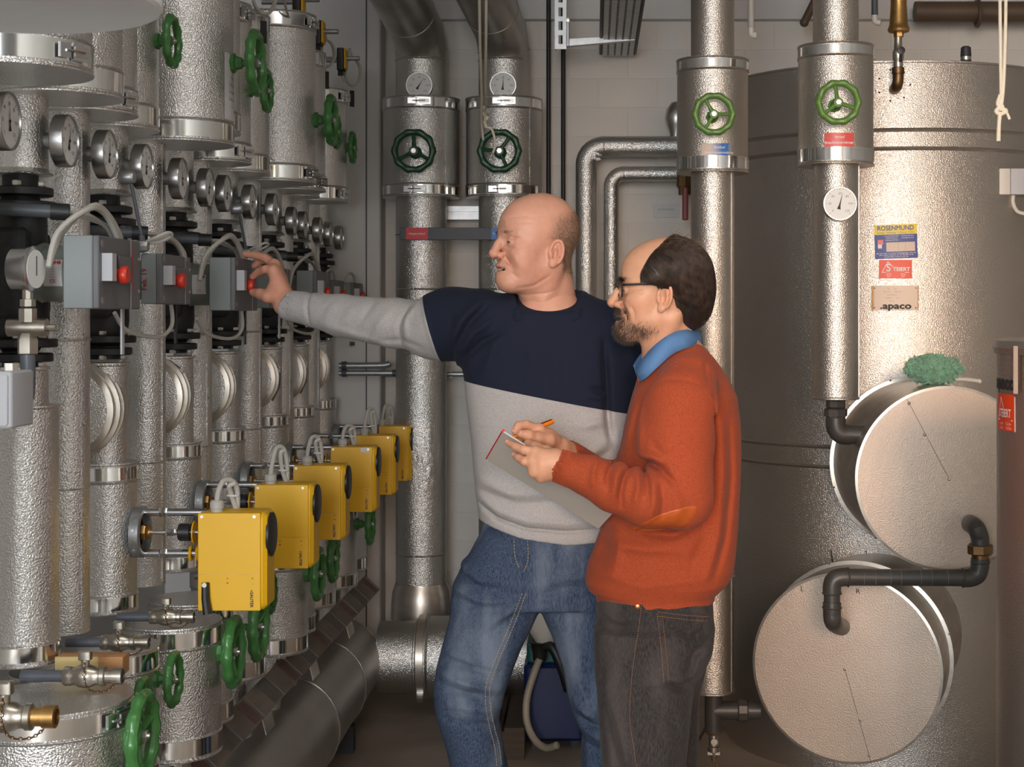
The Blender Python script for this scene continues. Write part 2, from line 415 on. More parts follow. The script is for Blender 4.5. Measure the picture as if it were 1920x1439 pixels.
def gauge(loc, n, D, label, needle, group, stem=.04, m_stem=None):
    g = thing('dial_thermometer', loc, label, 'gauge', group); n = Vector(n); e1, e2, n = basis(n); R = D / 2
    k = f'ga{D:.3f}{tuple(round(x,2) for x in n)}'
    MB().lathe((0, 0, 0), n, [(R * .9, -.024), (R, -.021), (R, .002), (R * .985, .004), (R * .92, .004), (R * .91, .0005)], 40, (True, False)).build('case', M['case'], g, k + 'case')
    MB().lathe((0, 0, 0), n, [(R * .93, -.001), (R * .93, .0003)], 40).build('dial', M['dial'], g, k + 'dial')
    tk = MB()
    for i in range(25):
        a = math.radians(225 - 270 * i / 24); d = e1 * math.cos(a) + e2 * math.sin(a); t = n.cross(d)
        l0 = .76 if i % 4 == 0 else .82
        tk.obox(d * R * (l0 + .88) / 2 + n * .0006, d * R * (.88 - l0) / 2, t * (.0006 if i % 4 == 0 else .00035), n * .0002)
    tk.build('tick_marks', M['inkgrey'], g, k + 'tick')
    kk = k + 'num'
    for i in range(7):
        a = math.radians(225 - 270 * i / 6); d = e1 * math.cos(a) + e2 * math.sin(a); kk2 = kk + str(i)
        if kk2 in MESHES:
            o_ = bpy.data.objects.new('numeral', MESHES[kk2]); COL.objects.link(o_); o_.parent = g
        else:
            o_ = text(str(i * 20), R * .19, M['inkgrey'], g, d * R * .60, e1, e2, name='numeral', lift=.0007); MESHES[kk2] = o_.data
    a = math.radians(225 - 270 * needle / 120); d = e1 * math.cos(a) + e2 * math.sin(a); t = n.cross(d)
    nd = MB().add([d * R * .72 + n * .0022, t * R * .035 + n * .0022, -d * R * .12 + t * R * .05 + n * .0022, -d * R * .34 + t * R * .11 + n * .0022, -d * R * .34 - t * R * .11 + n * .0022, -d * R * .12 - t * R * .05 + n * .0022, -t * R * .035 + n * .0022],
                  [(0, 1, 2, 3, 4, 5, 6)]).lathe(n * .001, n, [(R * .05, 0), (R * .05, .0025)], 10)
    nd.build('needle', M['ink'], g)
    if stem:
        MB().cyl(-n * .022, -n * (.022 + stem * .45), .010, None, 12).build('stem_nut', M['bronze'], g, f'{k}n{stem:.3f}')
        MB().cyl(-n * (.022 + stem * .4), -n * (.022 + stem + .004), .016, None, 14).build('sleeve', m_stem or M['darkcore'], g, f'{k}s{stem:.3f}')
    return g

# ------------------------------------------------------------------ left-hand distribution row
XP, RP = -1.125, .0525
YC = [2.72, 3.28, 3.86, 4.33, 4.98, 5.50, 6.03]        # uninterrupted pipes
YQ = [3.03, 3.55, 4.13, 4.65, 5.30, 5.80, 6.28]        # pipes with a pump
ZU, ZL = 1.925, .83
def seam(b, x, y, z0, z1, ang, R):
    n = Vector((math.cos(ang), math.sin(ang), 0)); t = Vector((-math.sin(ang), math.cos(ang), 0))
    b.obox(Vector((x, y, (z0 + z1) / 2)) + n * (R + .0005), t * .0035, n * .0010, EZ * (z1 - z0) / 2)
# plain pipes
for i, y in enumerate(YC):
    lab = f'slim hammered-aluminium clad riser without a pump, {ORD[i] if i < 6 else "farthest"} from the camera in the left-hand row'
    t = thing('insulated_riser', (XP, y, ZL), lab, 'pipe', 'plain risers of the left row')
    zc = [1.449, 1.137]; prof = [(RP, 0)]
    for zz in sorted(zc):
        h = zz - ZL; prof += [(RP, h - .004), (RP + .0025, h), (RP, h + .004)]
    prof += [(RP, ZU + .03 - ZL)]
    MB().lathe((0, 0, 0), EZ, prof, 40).build('cladding', M['stucco'], t, 'riserclad', sharp=28)
    b = MB(); seam(b, 0, 0, .01, ZU - ZL, -.45 if i % 2 else -.25, RP); b.build('seam_strip', M['stucco'], t)
    b = MB()
    for k in range(6):
        a = -.45 if i % 2 else -.25; zz = .06 + k * .19
        b.ell((math.cos(a) * (RP + .002), math.sin(a) * (RP + .002), zz), .0022, 6, 4)
    b.build('rivets', M['steel'], t)['kind'] = 'stuff'
# upper valve boxes
UP = [  # y, x centre, R, ztop, wheel D, wheel x, wheel seen
    (2.72, -1.03, .14, 2.55, 0, 0), (3.03, -1.05, .12, 2.55, 0, 0), (3.28, -1.09, .115, 2.55, 0, 0), (3.55, -1.115, .11, 2.55, .122, -.970),
    (3.86, -1.035, .13, 2.55, .162, -.846), (4.13, -1.06, .11, 2.55, 0, 0), (4.33, -1.07, .105, 2.37, .122, -.918), (4.65, -1.09, .11, 2.40, 0, 0),
    (4.98, -1.03, .13, 2.465, .163, -.848), (5.30, -1.045, .12, 2.40, .12, -.884), (5.55, -1.09, .10, 2.35, 0, 0), (5.80, -1.05, .12, 2.345, .12, -.908)]
UPL = ['cut by the picture corner under the grey disc', 'second in the row, its end cap above the first gauges', 'third in the row, its lower band overlapping the next one',
       'fourth in the row, with a small green wheel', 'fifth in the row, wide, with a white paper label', 'sixth in the row, mostly hidden behind the labelled one',
       'seventh in the row, with a small wheel behind the large wheel', 'eighth in the row, nearly hidden', 'ninth in the row, wide, with polished top band',
       'tenth in the row, just behind the wide one', 'eleventh in the row, nearly hidden', 'last in the row, close to the white pier']
for i, (y, x, R, zt, wd, wx) in enumerate(UP):
    zb = ZU if i != 5 else 1.985
    t = thing('insulated_valve', (x, y, zb), 'upper aluminium valve box, ' + UPL[i], 'valve', 'upper valve boxes of the left row')
    jacket(t, 0, zt - zb, R, .001)
    if i in (0, 2, 6, 8, 9, 11): buckle(t, R + .003, .029, -.42 if i != 8 else -.35)
    if i in (6, 8, 11): buckle(t, R + .003, zt - zb - .029, -.30)
    if wd: handwheel(t, (wx - x, 0, 2.13 - zb), EX, wd, wx - x - R, M['green'], rot=[.5, 1.2, .9, 0.2][i % 4])
    if i == 4:
        def cylmap(xx, yy, l, R=R, a0=.02, zc=2.068 - zb): a = a0 + xx / R; return Vector(((R + .0008 + l) * math.cos(a), (R + .0008 + l) * math.sin(a), zc + yy))
        lb = MB(); N = 8; w_, h_ = .10, .165
        for k in range(N + 1):
            for s_ in (-1, 1): lb.v.append(tuple(cylmap((k / N - .5) * w_, s_ * h_ / 2, 0)))
        lb.f += [(2 * k, 2 * k + 2, 2 * k + 3, 2 * k + 1) for k in range(N)]
        pl = lb.build('paper_label', M['paper'], t)
        for k in range(7): text(random.choice(['Heizgruppe', 'Vorlauf', 'Ventil', 'Regler']), .010, M['inkred'] if k == 0 else M['inkgrey'], pl, 0, 0, 0, fn=lambda a, b_, l, k=k: cylmap(a - .004, b_ + .06 - k * .018, l))

# pumped pipes: upper neck, pump, lower neck, strainer cap, mixing valve body
def box7(i):
    return [.069, .056, .069, .06, .069, .05, .05][i]
PUMPLAB = ['nearest pump, grey control box with red lettering and red knob', 'second pump, small grey box with handwritten date', 'third pump, whose red knob the bald man is turning',
           'fourth pump, grey box just behind the reaching hand', 'fifth pump, grey box above the grey sleeve', 'sixth pump, half hidden behind the grey sleeve', 'farthest pump at the row end near the pier']
for i, y in enumerate(YQ):
    o_ = ORD[i] if i < 6 else 'farthest'
    t = thing('insulated_riser_neck', (XP, y, 1.775), f'short aluminium clad pipe neck above the {o_} pump', 'pipe', 'pipe necks above the pumps')
    MB().lathe((0, 0, 0), EZ, [(.03, .004), (RP + .008, 0), (RP + .010, .003), (RP + .004, .008), (RP, .012), (RP, ZU + .03 - 1.775)], 40).build('cladding', M['stucco'], t, 'neckclad', sharp=28)
    # pump
    P = thing('circulation_pump', (XP, y, 1.40), f'black cast circulation pump, {PUMPLAB[i]}', 'pump', 'circulation pumps of the left row')
    zc = 1.582 - 1.40
    MB().lathe((0, 0, 0), EZ, [(.034, .0), (.034, .03), (.05, .05), (.055, .09), (.05, .30), (.034, .335), (.034, .375)], 24).build('volute', M['iron'], P, 'volute')
    MB().rbox((-.10, -.078, zc - .088), (.035, .078, zc + .088), .02, 4, 0).build('pump_body', M['pumpblk'], P, 'pumpbody')
    for zz, rr in ((.018, .062), (.046, .07), (.314, .07), (.342, .062)):
        MB().lathe((0, 0, zz - .0085), EZ, [(rr - .003, 0), (rr, .002), (rr, .015), (rr - .003, .017)], 28).build('flange', M['iron'], P, f'fl{rr}{zz}')
    for zz, up_ in ((.010, -1), (.055, 1), (.306, -1), (.351, 1)):
        for a in (-.35, -1.35):
            b = MB().hexn(Vector((.052 * math.cos(a), .052 * math.sin(a), zz)), EZ * up_, .009, .010).build('bolt', M['bolt'], P, f'bo{zz}{a}')
    mr_ = box7(i) * .80
    MB().lathe((.03, 0, zc), EX, [(mr_ + .006, 0), (mr_ + .006, .02), (mr_, .024), (mr_, .105)], 32).build('motor', M['motor'], P, f'motor{mr_:.3f}')
    h = box7(i); yl, yr = (-.13, .135) if h > .06 else (-.125, .125); x0, x1 = (.128, .195) if h > .06 else (.12, .165)
    if i == 3: x0, x1 = .13, .185
    MB().rbox((x0, yl, zc - h), (x1 - .012, yr, zc + h), .004, 2, 0).build('control_box', M['greybox'], P, f'cb{h:.3f}{x1}')
    MB().rbox((x1 - .0118, yl, zc - h), (x1, yr, zc + h), .004, 2, 0).build('box_lid', M['greylid'], P, f'cl{h:.3f}{x1}')
    w = MB().box((x1, yl + .018, zc - h * .24), (x1 + .020, yl + .044, zc + h * .52)).build('switch_block', M['greylt'], P, f'sb{h:.3f}{x1}')
    MB().box((x1 - .001, yl + .044, zc - h * .24), (x1 + .006, yl + .165, zc + h * .52)).build('window_back', M['darkplast'], P, f'wb{h:.3f}{x1}')
    MB().box((x1 + .006, yl + .10, zc - h * .24), (x1 + .009, yl + .19, zc + h * .50)).build('name_plate', M['greylid'], P, f'np{h:.3f}{x1}')
    kn = MB().lathe((x1 + .006, yl + .075, zc - h * .06), EX, [(.0115, 0), (.0115, .012), (.0160, .013), (.0170, .015), (.0170, .024), (.0150, .027)], 24, rad=lambda a: 1 + .02 * math.cos(12 * a)).build('knob', M['red'], P, f'kn{h:.3f}{x1}')
    MB().box((x1 + .001, yl + .196, zc - h), (x1 + .0015, yl + .200, zc + h)).build('lid_joint', M['greylt'], P, f'lj{h:.3f}{x1}')
    if i in (0, 1, 2):
        for zz in (-.78, .78):
            MB().lathe((x1, yl + .022, zc + zz * h), EX, [(.007, 0), (.007, .001)], 14).build('screw', M['inkgrey'], P)
            MB().lathe((x1, yr - .012, zc + zz * h * .6), EX, [(.004, 0), (.004, .002)], 10).build('screw', M['bolt'], P)
    if i == 0: text('GRUNDFOS', .017, M['inkred'], P, (x1 + .0095, yl + .182, zc + h * .14), EZ, -EY, bold=.0004)
    if i == 1:
        text('Feb. 19', .0165, M['marker'], P, (x0 + .008, yl, zc - .002), EZ, -EX, bold=.0003, name='handwriting')
    if i in (0, 2):
        # rating sticker wrapped on the motor
        a0 = -PI / 2 - .35
        def mp_(xx, yy, l, mr_=mr_): a = a0 + yy / mr_; return Vector((.088 + xx, (mr_ + .0006 + l) * math.sin(a + PI / 2 + PI / 2) * -1, 0)) if 0 else Vector((.082 + xx, -(mr_ + .0008 + l) * math.cos(yy / mr_), zc + (mr_ + .0008 + l) * math.sin(yy / mr_)))
        lb = MB(); N = 8
        for k in range(N + 1):
            for s_ in (-1, 1): lb.v.append(tuple(mp_(s_ * .018, (k / N - .5) * .052, 0)))
        lb.f += [(2 * k, 2 * k + 1, 2 * k + 3, 2 * k + 2) for k in range(N)]
        st = lb.build('rating_sticker', M['paper'], P)
        text('EMB', .009, M['inkred'], st, 0, 0, 0, fn=lambda a, b_, l: mp_(a + .007, b_ + .020, l), bold=.0006)
        for k in range(4): text('-------', .006, M['inkred'], st, 0, 0, 0, fn=lambda a, b_, l, k=k: mp_(a, b_ + .008 - k * .005, l))
        text('CE', .010, M['inkred'], st, 0, 0, 0, fn=lambda a, b_, l: mp_(a, b_ - .016, l))
    # mains conduit and cables (wired to this pump)
    zt_ = zc + h
    if i < 5:
        s_ = 1 if i != 1 else .7
        cb = MB()
        for q in range(3 if i in (0, 2) else 2):
            dy = .012 * q
            cb.tube([(x0 - .02, yl + .0 - .02, zt_ - .06), (x0 - .008, yl - .005 + dy, zt_ + .005), (x0 + .03, yl + .05 + dy, zt_ + .052 * s_ + .004 * q), (x0 + .035, yl + .13 + dy, zt_ + .05 * s_), (x0 + .04, yl + .19 + dy, zt_ + .012), (x0 + .04, yl + .205 + dy, zt_ - .01)], .0055, 8, 5)
        cb.build('cable', M['cable'], P)
        MB().cyl((-.02, -.10, zt_ + .052), (.095, -.07, zt_ + .048), .013, None, 14).build('conduit', M['conduit'], P)
        MB().cyl((.085, -.0725, zt_ + .0485), (.118, -.064, zt_ + .047), .0165, None, 14).build('conduit_sleeve', M['iron'], P)
        cb = MB()
        for q in range(3):
            cb.tube([(.112, -.066, zt_ + .047), (.135, -.02 + .01 * q, zt_ + .046 - .004 * q), (.15, .06 + .01 * q, zt_ + .025), (.15, .105 + .01 * q, zt_ - .005)], .0045, 7, 4)
        cb.build('cable', M['cable'], P)
    else:
        MB().tube([(x0, yl, zt_ - .05), (x0 + .02, yl + .02, zt_ + .03), (x0 + .03, yl + .1, zt_ + .03), (x0 + .03, yl + .14, zt_ - .01)], .005, 7, 4).build('cable', M['cable'], P)
    if i in (1, 2, 4):
        MB().tube([(x1 - .03, yr - .06, zc - h), (x1 - .03, yr - .055, zc - h - .05), (x1 - .05, yr - .10, zc - h - .075), (x1 - .09, yr - .2, zc - h - .06), (x1 - .1, yr - .26, zc - h - .02)], .005, 7, 5).build('cable', M['cable'], P)
    if i in (0, 1, 2, 3):
        MB().box((x1 - .03, yr - .035, zc - h - .092), (x1 - .026, yr - .02, zc - h + .002)).build('hanging_tag', M['greylt'] if i in (0, 3) else M['iron'], P)
    # lower neck, strainer lid, valve body
    t = thing('insulated_mixing_valve', (XP, y, .823), f'aluminium clad mixing valve body under the {o_} pump', 'valve', 'mixing valves below the pumps')
    ztop = 1.165 - .823 if i else 1.325 - .823
    jacket(t, 0, ztop, .072, RP - .004, bands=(True, i > 0), bh=.030)
    nl = (1.392 if i else 1.40) - .823
    MB().lathe((0, 0, 0), EZ, [(RP, ztop - .006), (RP, nl - .008), (RP + .004, nl - .005), (RP + .004, nl), (RP - .02, nl)], 36, (False, True)).build('lower_neck', M['stucco'], t, f'ln{i == 0}')
    if i:
        yc_, zz, R = -.0, 1.288 - .823, .108; xx = -.058
        c_ = Vector((xx, .02, zz)); d_ = Vector((0, -1, 0))
        lid = MB().lathe(c_, d_, [(R - .004, -.02), (R - .004, .045), (R + .006, .048), (R + .006, .056), (R - .002, .059), (R - .002, .074), (R + .006, .077), (R + .006, .085), (R - .004, .088), (R - .004, .112), (R + .001, .114), (R + .001, .119), (R - .012, .122)], 48, (False, False)).build('strainer_lid', M['rim'], t, 'strlid', sharp=28)
        MB().lathe(c_, d_, [(R - .006, .1185), (R - .010, .120)], 48, (False, True)).build('lid_face', M['stucco'], lid, 'strface')
        if i in (2, 4, 5):
            for a in ((.9,) if i == 2 else (.5, -.1, -.5)):
                p_ = c_ + Vector((math.cos(a) * (R + .006), -.07, math.sin(a) * (R + .006))); tt = Vector((-math.sin(a), -.25, math.cos(a)))
                MB().tube([p_ - tt * .025, p_ + tt * .03], .0035, 8).build('clip', M['steel'], lid)

# thermometers, one per pipe
ys = sorted([(y, 0) for y in YC] + [(y, 1) for y in YQ])
for i, (y, q) in enumerate(ys):
    lb = ['thermometer cut by the left picture edge, nearest of the row'] + [f'{ORD[k]} round thermometer from the camera in the left-hand row' for k in range(1, 13)] + ['farthest round thermometer of the left-hand row beside the white pier']
    g = gauge((-1.030, y, 1.842 - (.002 * i if i > 8 else 0)), EX, .104 if i < 9 else .098, lb[i], 58 + (i * 7) % 9, 'thermometers of the left row', stem=.026, m_stem=M['darkcore'] if i % 3 else M['galv'])

# lower shut-off valve boxes with wheels
LO = [(2.84, -1.00, .145, .162, -.83), (3.06, -1.05, .10, .112, -.895), (3.28, -1.03, .10, .116, -.893), (3.55, -.97, .11, .162, -.828), (3.83, -1.0, .10, .166, -.832),
      (4.30, -1.02, .10, .115, -.90), (4.62, -.965, .105, .158, -.826), (4.91, -.99, .10, .15, -.83), (5.35, -1.0, .10, .115, -.895), (5.72, -.985, .105, .15, -.83), (6.1, -1.0, .10, .11, -.88)]
LOL = ['nearest lower valve box in the bottom-left corner, with a rounded flat lid', 'second lower valve box, mostly hidden, its wheel behind the large one', 'third lower valve box, slim, below the wooden block',
       'fourth lower valve box under the nearest yellow actuator', 'fifth lower valve box, its wheel beside the nearest actuator', 'sixth lower valve box, hidden but for its small wheel',
       'seventh lower valve box below the second yellow actuator', 'eighth lower valve box behind the second actuator', 'ninth lower valve box, nearly hidden behind the actuators', 'tenth lower valve box with a wheel under the fourth actuator', 'last lower valve box of the row']
XH, ZH, RH = -.99, .165, .168
for i, (y, x, R, wd, wx) in enumerate(LO):
    zb, zt = (.50, .80)
    t = thing('lower_valve', (x, y, zb), 'hammered-aluminium ' + LOL[i], 'valve', 'lower valve boxes of the left row')
    jacket(t, 0, zt - zb, R, .0, bh=.036)
    if i in (0,): buckle(t, R + .003, zt - zb - .027, -.35)
    handwheel(t, (wx - x, 0, .728 - zb), EX, wd, wx - x - R, M['green'], rot=[.35, 1.0, -.4, .8][i % 4])
    # conical branch into the floor header
    MB(True).lathe((x, y, zb + .004), Vector((XH - x - .02, 0, ZH + .10 - zb)), [(.046, 0), (.050, .05), (.062, .24), (.075, .30)], 28, (False, False)).build('branch_cone', M['stucco'], t)
# ------------------------------------------------------------------ yellow valve actuators
ACT = ['nearest yellow valve actuator, with a black crank handle', 'second yellow valve actuator from the camera', 'third yellow valve actuator from the camera', 'fourth yellow valve actuator, with a white sticker on its top edge',
       'fifth yellow valve actuator from the camera', 'farthest yellow valve actuator, with a black tag on top']
for i, y in enumerate(YQ[1:]):
    t = thing('valve_actuator', (XP, y, .82), ACT[i], 'actuator', 'yellow valve actuators')
    x0, x1, y0, y1, z0, z1 = .233, .369, -.07, .035, .014, .236
    MB().rbox((x0, y0 + .006, z0), (x1 + .016, y1, z1), .018, 4, 0).build('housing', M['yellow'], t, 'act_h')
    MB().rbox((x0 - .001, y0, z0 + .001), (x1 + .004, y0 + .03, z1 - .001), .003, 2, 1).build('front_cover', M['yellow'], t, 'act_f')
    MB().box((x0, y0 - .0005, z0 + .083), (x1, y0 + .001, z0 + .0838)).build('cover_joint', M['brass'], t, 'act_j')
    MB().lathe((x1 + .014, -.014, z1 - .056), EX, [(.050, 0), (.050, .006), (.047, .0075)], 40).build('dial_disc', M['black'], t, 'act_d')
    for xx in (x0 + .008, x1 - .010):
        MB().lathe((xx, y0, z1 - .009), -EY, [(.0036, 0), (.0036, .0015)], 12).build('screw', M['bolt'], t, f'act_s{xx}')
    text('^', .012, M['bronze'], t, (x0 + .066, y0, z0 + .072), EX, EZ); text('^', .012, M['bronze'], t, (x1 - .014, y0, z0 + .072), EX, EZ)
    MB().lathe((x0 + .066, y0, z0 + .064), -EY, [(.0022, 0), (.0022, .0008)], 10).build('lamp_dot', M['bronze'] if i % 2 == 0 else M['inkred'], t)
    MB().lathe((x1 - .013, y0, z0 + .062), -EY, [(.0018, 0), (.0018, .0008)], 10).build('lamp_dot', M['inkred'] if i == 2 else M['brass'], t)
    text('\u25c4SAUTER' if 0 else 'SAUTER', .0098, M['ink'], t, (x1 - .016, y0, z0 + .026), -EZ, EX, bold=.0003)
    MB().add([(x1 - .019, y0 - .0006, z0 + .047), (x1 - .013, y0 - .0006, z0 + .047), (x1 - .016, y0 - .0006, z0 + .044)], [(0, 1, 2)]).build('logo_mark', M['ink'], t, 'act_logo')
    if i == 0:
        c = MB().tube([(x0 + .018, y0 - .008, z0 + .066), (x0 + .019, y0 - .010, z0 + .03), (x0 + .024, y0 - .012, z0 - .004)], [.0085, .0095, .0105], 10).build('crank', M['black'], t)
        MB().lathe((x0 + .018, y0 - .014, z0 + .062), -EY, [(.0055, 0), (.0055, .005)], 12).build('crank_pin', M['bolt'], c)
    if i == 3: MB().box((x1 - .036, y0 - .0008, z1 - .019), (x1 - .008, y0 - .0002, z1 - .004)).build('sticker', M['paper'], t)
    if i == 5: MB().obox((x0 + .02, y0 - .002, z1 - .012), EX * .006 + EZ * .001, -EY * .001, EZ * .018).build('hanging_tag', M['black'], t)
    # gland and looped cable
    MB().lathe((x0 + .035, y0 + .030, z1 - .002), EZ, [(.014, 0), (.014, .008), (.016, .009), (.016, .022), (.012, .027)], 18).build('cable_gland', M['cable'], t, 'act_g')
    hh = .055 + .012 * ((i * 2) % 3)
    c = MB().tube([(x0 + .035, y0 + .03, z1 + .02), (x0 + .037, y0 + .035, z1 + .045), (x0 + .046, y0 + .05, z1 + hh + .012), (x0 + .062, y0 + .07, z1 + hh + .008), (x0 + .068, y0 + .085, z1 + .04), (x0 + .066, y0 + .09, z1 - .01), (x0 + .05, y1 + .01, z1 - .05)], .0062, 9, 5)
    c.tube([(x0 + .068, y0 + .085, z1 - .01), (x0 + .056, y0 + .075, z1 + .035), (x0 + .055, y0 + .065, z1 + hh - .002), (x0 + .066, y0 + .07, z1 + hh + .004)], .0062, 9, 5)
    c.build('cable', M['cable'], t)
    MB().torus((x0 + .06, y0 + .08, z1 + .03), EZ, .013, .0025, 16, 6).build('cable_tie', M['paper'], t, 'act_tie')
    # yoke: ring flange, two rods, stem with coupling
    zc = 1.003 - .82
    MB().lathe((.070, 0, zc), EX, [(.055, 0), (.058, .002), (.058, .022), (.055, .024), (.046, .024), (.046, .006)], 36, (True, False)).build('ring_flange', M['galv'], t, 'act_r')
    b = MB()
    for a in (-1.2, -.4, .4, 1.2):
        pass
    for k, a in enumerate((-2.2, -1.75, -1.35, -.9)):
        MB().hexn(Vector((.078, .0, 0)) + Vector((.004, .058 * math.sin(a), zc + .058 * math.cos(a) * -1)), Vector((0, math.sin(a), -math.cos(a))), .005, .004).build('bolt', M['bolt'], t, f'act_b{k}')
    for zz in (.046, -.048):
        MB().cyl((.085, -.004, zc + zz), (x0 + .002, -.004, zc + zz), .0088, None, 14).build('rod', M['steel'], t, f'act_rod{zz}')
        MB().hexn(Vector((.128, -.004, zc + zz)), EX, .0115, .018).build('rod_nut', M['steel'], t, f'act_rn{zz}')
    MB().hexn(Vector((.076, -.004, zc)), EX, .019, .022).lathe((.098, -.004, zc), EX, [(.016, 0), (.017, .003), (.013, .006), (.013, .01)], 16).build('packing_nut', M['brass'], t, 'act_pn')
    MB().cyl((.100, -.004, zc), (x0, -.004, zc), .0055, None, 12).hexn(Vector((.143, -.004, zc)), EX, .009, .022).build('spindle', M['steel'], t, 'act_sp')
    MB().lathe((.172, -.004, zc), EX, [(.018, 0), (.02, .002), (.02, .026), (.018, .028)], 18).build('coupling', M['black'], t, 'act_cp')
    MB().lathe((.206, -.004, zc), EX, [(.026, 0), (.026, .003)], 20).build('washer', M['yellow2'], t, 'act_w')
    for xx in (.200, .216):
        MB().torus((xx, -.004, zc - .048), EX, .015, .0035, 16, 6).build('clip', M['yellow2'], t, f'act_cl{xx}')
# small parts along the row -------------------------------------------------
def ball_valve(loc, ang, label, tail=.12, s=1.0):
    t = thing('drain_valve', loc, label, 'valve', 'small drain valves'); n = Vector((math.cos(ang), math.sin(ang), 0)); z = EZ
    t.scale = (s, s, s)
    MB().cyl(-n * tail, -n * .035, .011, None, 14).build('grey_pipe', M['pvcgrey'], t)
    MB().lathe(-n * .04, n, [(.016, 0), (.018, .003), (.018, .014), (.0165, .016), (.0165, .022), (.021, .03), (.022, .045), (.019, .055), (.016, .06), (.016, .068), (.0185, .07), (.0185, .078), (.014, .08)], 20).build('body', M['nickel'], t)
    MB().lathe(n * .040, n, [(.013, 0), (.013, .012), (.0155, .013), (.0155, .030), (.011, .031), (.011, .02)], 18).build('outlet', M['brass'] if s > 1.2 else M['nickel'], t)
    MB().cyl((0, 0, .018), (0, 0, .032), .008, None, 12).rbox((-.012, -.009, .030), (.012, .009, .048), .004, 2, 2).build('spindle_head', M['nickel'], t)
    pts = [Vector((0, -.018, .03)) + n * .005, Vector((0, -.03, .0)) + n * .008, Vector((0, -.03, -.02)) + n * .02, Vector((0, -.025, -.022)) + n * .045, Vector((0, -.02, -.012)) + n * .06]
    ch = MB(); pp = catmull([Vector(p) for p in pts], 5)
    for k in range(len(pp) - 1):
        d = pp[k + 1] - pp[k]; c = (pp[k] + pp[k + 1]) / 2; ax = basis(d)[k % 2]
        ch.torus(c, ax, max(d.length * .42, .002), .0009, 10, 5)
    ch.build('chain', M['bronze'], t)['kind'] = 'stuff'
    return t
ball_valve((-.985, 3.20, .8236), 0, 'nickel drain valve with a chain, upper of the two beside the slim riser', s=.9)
ball_valve((-.962, 3.47, .8236), 0.02, 'nickel drain valve lying on the fourth lower valve box', s=.9)
ball_valve((-.955, 2.90, .8236), 0, 'nickel drain valve lying in front of the wooden block', s=1.0)
ball_valve((-1.00, 2.62, .82), 0, 'brass-ended drain valve cut by the left picture edge', tail=.2, s=1.25)
ball_valve((-.93, 4.02, .8236), 0, 'drain valve half hidden behind the nearest yellow actuator', s=.9)
t = thing('wooden_block', (-.94, 3.02, .801), 'short squared pine offcut lying on the lower valve lid', 'wood block')
MB().rbox((-.105, -.022, 0), (.025, .022, .037), .003, 2, 0).build('timber', M['wood'], t)
MB().box((-.106, -.0225, .003), (-.022, -.0221, .0372)).build('pale_face', M['woodend'], t)
# pressure gauge on its T-piece at the left edge
t = thing('pressure_gauge', U(52, 505, 2.86), 'chrome pressure gauge standing on a brass T-piece at the left edge', 'gauge')
n = Vector((.97, -.12, 0)).normalized(); e1, e2, _ = basis(n)
MB().lathe((0, 0, 0), n, [(.034, -.026), (.0405, -.024), (.0405, .006), (.043, .008), (.043, .013), (.036, .016)], 36).build('case', M['steel'], t)
MB().lathe(n * .0162, n, [(.0355, 0), (.0355, .0006)], 32).build('dial', M['dial'], t)
MB().obox(n * .0175 + e2 * .006, e2 * .018, e1 * .0012, n * .0003).build('needle', M['ink'], t)
MB().lathe((0, 0, -.043), -EZ, [(.010, -.004), (.010, .012), (.015, .013), (.015, .026), (.011, .027), (.017, .03), (.017, .055)], 8).build('nut', M['nickel'], t)
MB().cyl((-.036, 0, -.108), (.036, 0, -.108), .0165, None, 16).cyl((.036, 0, -.108), (.052, 0, -.108), .007, None, 10).build('t_piece', M['nickel'], t)
MB().lathe((0, 0, -.118), -EZ, [(.014, 0), (.019, .012), (.019, .038), (.016, .04)], 6).build('union_nut', M['nickel'], t)
MB().tube([(0, 0, -.155), (0, 0, -.22), (-.004, -.01, -.245), (-.03, -.03, -.275), (-.08, -.05, -.29)], .0135, 14, 4).build('grey_tube', M['pvcgrey'], t)
t = thing('control_enclosure', U(-40, 800, 2.55), 'pale grey plastic enclosure cut by the left picture edge', 'box')
MB().rbox((-.06, -.05, .0), (.0735, .05, .092), .006, 3, 2).build('housing', M['greylt'], t)
MB().rbox((-.06, -.054, .004), (.068, -.0502, .088), .004, 2, 1).build('cover', M['greylt'], t)
MB().cyl((.05, .01, .092), (.05, .01, .104), .012, None, 6).build('cable_nut', M['bolt'], t)
# immersion probes
for k, (a, b, lab) in enumerate(((U(243, 330, 3.42), U(268, 455, 3.42), 'thin steel immersion probe beside the first two control boxes'), (U(447, 390, 4.42), U(462, 470, 4.42), 'thin steel immersion probe above the reaching hand'))):
    t = thing('immersion_probe', b, lab, 'probe', 'immersion probes'); a = a - b
    MB().tube([(0, 0, 0), a * .5, a], [.0035, .0042, .0042], 8).build('rod', M['conduit'], t)
    MB().cyl(-a * .08, a * .10, .007, None, 10).build('lower_sleeve', M['conduit'], t)
    MB().lathe(a * .98, EX, [(.016, -.02), (.016, .004), (.013, .01)], 12).build('head', M['galv'], t)
    MB().lathe((0, 0, -.008), EX, [(.013, -.012), (.015, 0), (.012, .012)], 8).build('bracket', M['galv'], t)
    MB().tube([(.004, 0, .0), (.03, -.01, .01), (.055, 0, .022), (.058, .02, .016), (.03, .02, .002), (.006, .01, .0)], .0038, 7, 5).build('cable', M['cable'], t)
